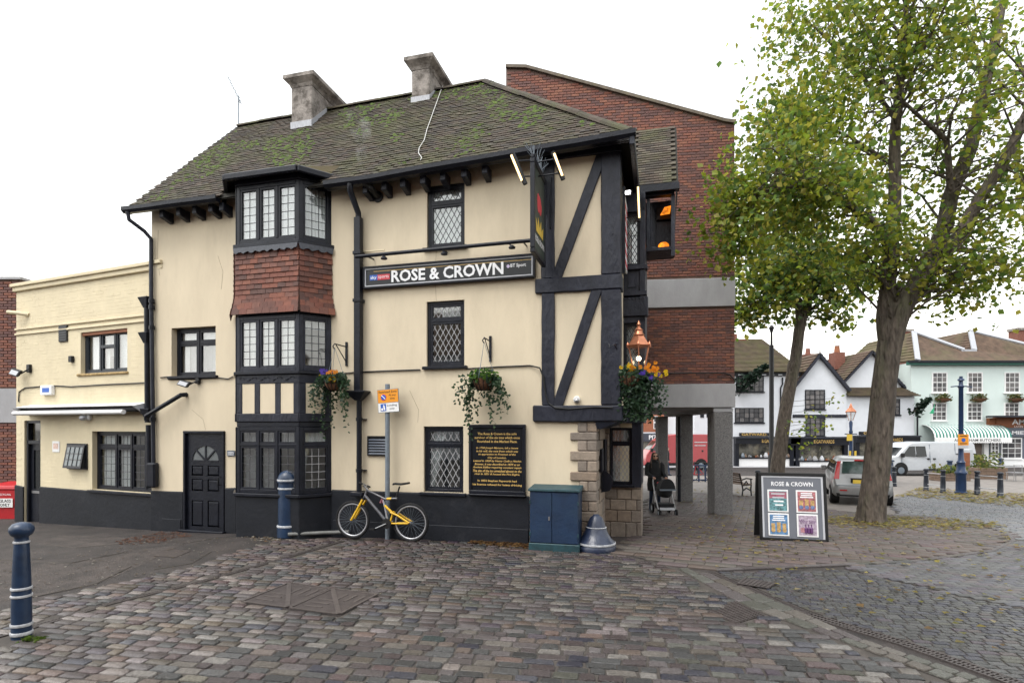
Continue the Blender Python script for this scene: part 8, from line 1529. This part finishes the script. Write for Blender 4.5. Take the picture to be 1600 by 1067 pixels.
# ================================================================== trees
LG = [(.27, .315, .030), (.21, .28, .030), (.145, .23, .040), (.31, .33, .040), (.105, .18, .042), (.36, .33, .055), (.185, .25, .028)]
def pxp(u, v, d): return Vector((wx(u, d), d, wz(v, d)))
def tree(name, label, trunk, limbs, blobs, nclump, per, ls, seed, cols, thr, group):
    random.seed(seed); base = trunk[0][0]; t = empty(name, (base.x, base.y, g(base.x, base.y)), 0, label, 'tree', group)
    b = MB(); pts = [p for p, r in trunk]; rs = [r * .83 for p, r in trunk]; limbs = [[(p, r * .85) for p, r in L] for L in limbs]; P2, R2 = [], []
    for i in range(len(pts) - 1):
        for k in range(9): q = k / 9; P2.append(pts[i].lerp(pts[i + 1], q)); R2.append(rs[i] + (rs[i + 1] - rs[i]) * q)
    P2.append(pts[-1]); R2.append(rs[-1]); n = 72; rg = []
    ph = [ru(0, 6.28) for _ in range(6)]
    for j, (p, r) in enumerate(zip(P2, R2)):
        rg.append([p + Vector((cos(2 * pi * k / n), sin(2 * pi * k / n), 0)) * r * (1 + .05 * sin(3 * 2 * pi * k / n + ph[0] + j * .1) + .03 * sin(7 * 2 * pi * k / n + ph[1] - j * .17) + .05 * abs(noise.noise((cos(2 * pi * k / n) * 7, sin(2 * pi * k / n) * 7, j * .16 + seed))) + .03 * noise.noise((cos(2 * pi * k / n) * 16, sin(2 * pi * k / n) * 16, j * .4 + seed))) for k in range(n)])
        for k in range(n): pass
    b.loft(rg); b.build('trunk', BARK, t, smooth=70)
    skel = []
    for L in limbs:
        b = MB(); pp, rr2 = [], []
        for i in range(len(L) - 1):
            for k in range(5):
                q = k / 5; p = L[i][0].lerp(L[i + 1][0], q); r = L[i][1] + (L[i + 1][1] - L[i][1]) * q; pp.append(p + Vector((noise.noise(p * .8), noise.noise(p * .8 + Vector((9, 0, 0))), 0)) * r * .8); rr2.append(r)
        pp.append(L[-1][0]); rr2.append(L[-1][1]); b.tube(pp, rr2, 12); b.build('limb', BARK, t, smooth=70); skel += [(p, r) for p, r in zip(pp, rr2)]
    tw_ = MB(); lf = MB(); ne = 0; tot = sum(w_ for *_, w_ in blobs); anchors = []
    tries = 0
    while len(anchors) < nclump and tries < nclump * 30:
        tries += 1; q = rnd() * tot
        for c, rad, w_ in blobs:
            q -= w_
            if q <= 0: break
        e = Vector((random.gauss(0, 1), random.gauss(0, 1), random.gauss(0, 1))).normalized() * rnd() ** .42
        p = c + Vector((e.x * rad[0], e.y * rad[1], e.z * rad[2]))
        if rad[0] > .6 and noise.noise(p * .62 + Vector((seed, 0, 0))) + .35 * noise.noise(p * 1.9) < thr: continue
        anchors.append(p)
    nb = 0
    for i, p in enumerate(anchors):
        if i % 2 == 0:
            best = min(random.sample(skel, min(26, len(skel))), key=lambda s: (s[0] - p).length + (1.2 if s[0].z > p.z + .6 else 0)); a, r = best; dd = (p - a).length
            if dd < 4.5:
                m1 = a.lerp(p, .4) + Vector((ru(-.15, .15), ru(-.15, .15), .12 * dd)); m2 = a.lerp(p, .75) + Vector((ru(-.12, .12), ru(-.12, .12), .10 * dd)); r0 = min(r * .5, .012 + .011 * dd); tw_.tube([a, m1, m2, p], [r0, r0 * .7, r0 * .45, .006], 5, False); nb += 1
                if nb % 2 == 0: skel.append((m2, r0 * .5))
        k = int(per * ru(.5, 1.5)); sp = ru(.16, .34); tone = ru(.75, 1.2); dir_ = Vector((ru(-1, 1), ru(-1, 1), ru(-.9, .1))).normalized()
        for j in range(k): q = p + dir_ * ru(-.45, .45) + Vector((random.gauss(0, sp), random.gauss(0, sp), random.gauss(0, sp * .8))); c = random.choice(cols); leaf1(lf, q, ls * ru(.55, 1.35), [v * tone for v in c])
    tw_.build('branch', BARK, t, kind='stuff'); o = lf.build('crown', LEAF, t, kind='stuff'); return t
d = 13.2
B = lambda u, v, ru_, rv, dep, w_, dd=0: (pxp(u, v, d + dd), (ru_ / FP * d, dep, rv / FP * d), w_)
tree('tree', 'large leafy tree with stout fissured trunk rising in front of the silver car',
    [(pxp(1360, 822, d), .43), (pxp(1361, 808, d), .37), (pxp(1362, 785, d), .335), (pxp(1369, 730, d), .318), (pxp(1381, 600, d), .300), (pxp(1392, 530, d), .295), (pxp(1401, 485, d), .34), (pxp(1408, 460, d), .28), (pxp(1410, 446, d), .12)],
    [[(pxp(1388, 530, d), .23), (pxp(1390, 440, d), .19), (pxp(1398, 330, d), .17), (pxp(1400, 200, d - .2), .13), (pxp(1412, 60, d - .3), .09), (pxp(1420, -60, d - .3), .05)],
     [(pxp(1398, 530, d), .26), (pxp(1418, 480, d), .25), (pxp(1448, 420, d + .1), .215), (pxp(1490, 310, d + .3), .20), (pxp(1530, 180, d + .5), .16), (pxp(1560, 30, d + .6), .12), (pxp(1580, -80, d + .6), .07)],
     [(pxp(1420, 470, d), .2), (pxp(1490, 380, d - .3), .17), (pxp(1560, 260, d - .7), .14), (pxp(1620, 150, d - .9), .10)],
     [(pxp(1398, 400, d), .12), (pxp(1365, 345, d - .3), .10), (pxp(1310, 310, d - .6), .08), (pxp(1250, 290, d - 1), .05), (pxp(1180, 300, d - 1.2), .03)],
     [(pxp(1488, 300, d), .09), (pxp(1478, 220, d - .4), .07), (pxp(1445, 190, d - .6), .05), (pxp(1370, 120, d - .8), .03)],
     [(pxp(1402, 190, d), .07), (pxp(1340, 110, d + .4), .05), (pxp(1270, 40, d + .6), .03)], [(pxp(1400, 260, d), .06), (pxp(1330, 215, d + .3), .04), (pxp(1220, 170, d + .5), .025)]],
    [B(1380, 40, 170, 110, 2.4, 1.0), B(1275, 125, 95, 125, 1.8, .7), B(1212, 225, 50, 75, 1.2, .32), B(1400, 190, 150, 120, 2.2, .9), B(1540, 120, 150, 170, 2.4, .8), B(1230, 305, 105, 110, 1.5, 1.1, -.8), B(1305, 365, 115, 80, 1.5, .8, -.4), B(1520, 330, 120, 110, 1.8, .8), B(1490, 425, 100, 50, 1.3, .3, -.3), B(1165, 335, 58, 75, .8, .55, -1.1), B(1156, 360, 32, 42, .5, .14, -1.2), B(1165, 300, 36, 45, .5, .15, -1.), B(1560, 450, 80, 60, 1.2, .16), B(1330, -40, 110, 70, 2, .35)],
    2200, 10, .13, 21, LG, .03, 'trees on the market place')
d = 24.
tree('tree', 'slanting tree with knotted trunk rising behind the pavement sign',
    [(pxp(1212, 765, d), .37), (pxp(1216, 720, d), .335), (pxp(1228, 640, d), .30), (pxp(1239, 580, d), .275), (pxp(1241, 570, d), .31), (pxp(1243, 562, d), .27), (pxp(1248, 520, d), .255), (pxp(1253, 490, d), .27)],
    [[(pxp(1252, 500, d), .24), (pxp(1244, 460, d), .17), (pxp(1237, 420, d), .14), (pxp(1225, 350, d), .1), (pxp(1210, 280, d), .06)], [(pxp(1254, 495, d), .25), (pxp(1266, 460, d), .19), (pxp(1275, 410, d), .15), (pxp(1290, 330, d), .1), (pxp(1305, 250, d), .05)], [(pxp(1242, 480, d), .08), (pxp(1215, 474, d), .06), (pxp(1170, 472, d), .04)]],
    [B(1210, 435, 70, 70, 2., 1.), B(1285, 445, 80, 60, 2., 1.1), B(1220, 330, 80, 90, 2., .9), B(1310, 330, 80, 80, 2, .7), B(1170, 490, 28, 30, .7, .15), B(1330, 480, 40, 30, .8, .15)],
    1000, 10, .23, 33, LG[1:6] + [(.06, .10, .03)], -.08, 'trees on the market place')
b = MB()                                               # thin shoots with leaves on the slanting trunk
for (u, v) in ((1262, 648), (1270, 660), (1278, 640), (1255, 668), (1285, 668), (1240, 675), (1262, 690), (1300, 630), (1290, 655), (1224, 660), (1270, 675), (1305, 622), (1247, 700)):
    p = pxp(u, v, 23.4)
    for _ in range(7): leaf1(b, p + Vector((random.gauss(0, .2), random.gauss(0, .2), random.gauss(0, .13))), .16, random.choice(LG))
    b.col = (.06, .05, .03); b.tube([pxp(1236, v + 5, 23.8), p], .008, 4)
tt = [o for o in bpy.data.objects if o.name.startswith('tree') and o.type == 'EMPTY'][-1]; b.build('shoot', LEAF, tt, kind='stuff')
# thin steam from the boiler flue
st = MB(); a = P.I @ pxp(577, 296, 9.75); c = P.I @ pxp(560, 180, 9.9)
sm = bpy.data.materials.new('steam'); sm.use_nodes = True; N = sm.node_tree.nodes; L = sm.node_tree.links; N.clear(); o_ = N.new('ShaderNodeOutputMaterial'); v_ = N.new('ShaderNodeVolumePrincipled'); v_.inputs['Color'].default_value = (.95, .95, .97, 1); v_.inputs['Anisotropy'].default_value = .2
tc = N.new('ShaderNodeTexCoord'); nz = N.new('ShaderNodeTexNoise'); nz.inputs['Scale'].default_value = 3.2; nz.inputs['Detail'].default_value = 3; L.new(tc.outputs['Object'], nz.inputs['Vector']); mr = N.new('ShaderNodeMapRange'); mr.inputs['From Min'].default_value = .5; mr.inputs['From Max'].default_value = .78; mr.inputs['To Max'].default_value = 1.0; L.new(nz.outputs[0], mr.inputs['Value']); L.new(mr.outputs[0], v_.inputs['Density']); L.new(v_.outputs[0], o_.inputs['Volume'])
st.tube([a, a.lerp(c, .25) + Vector((-.03, 0, 0)), a.lerp(c, .6), c], [.05, .11, .17, .22], 12)
so = st.build('steam', sm, None, P, loc=tuple(P.w(*a))); tag(so, 'faint white steam drifting up from the boiler flue', kind='stuff')
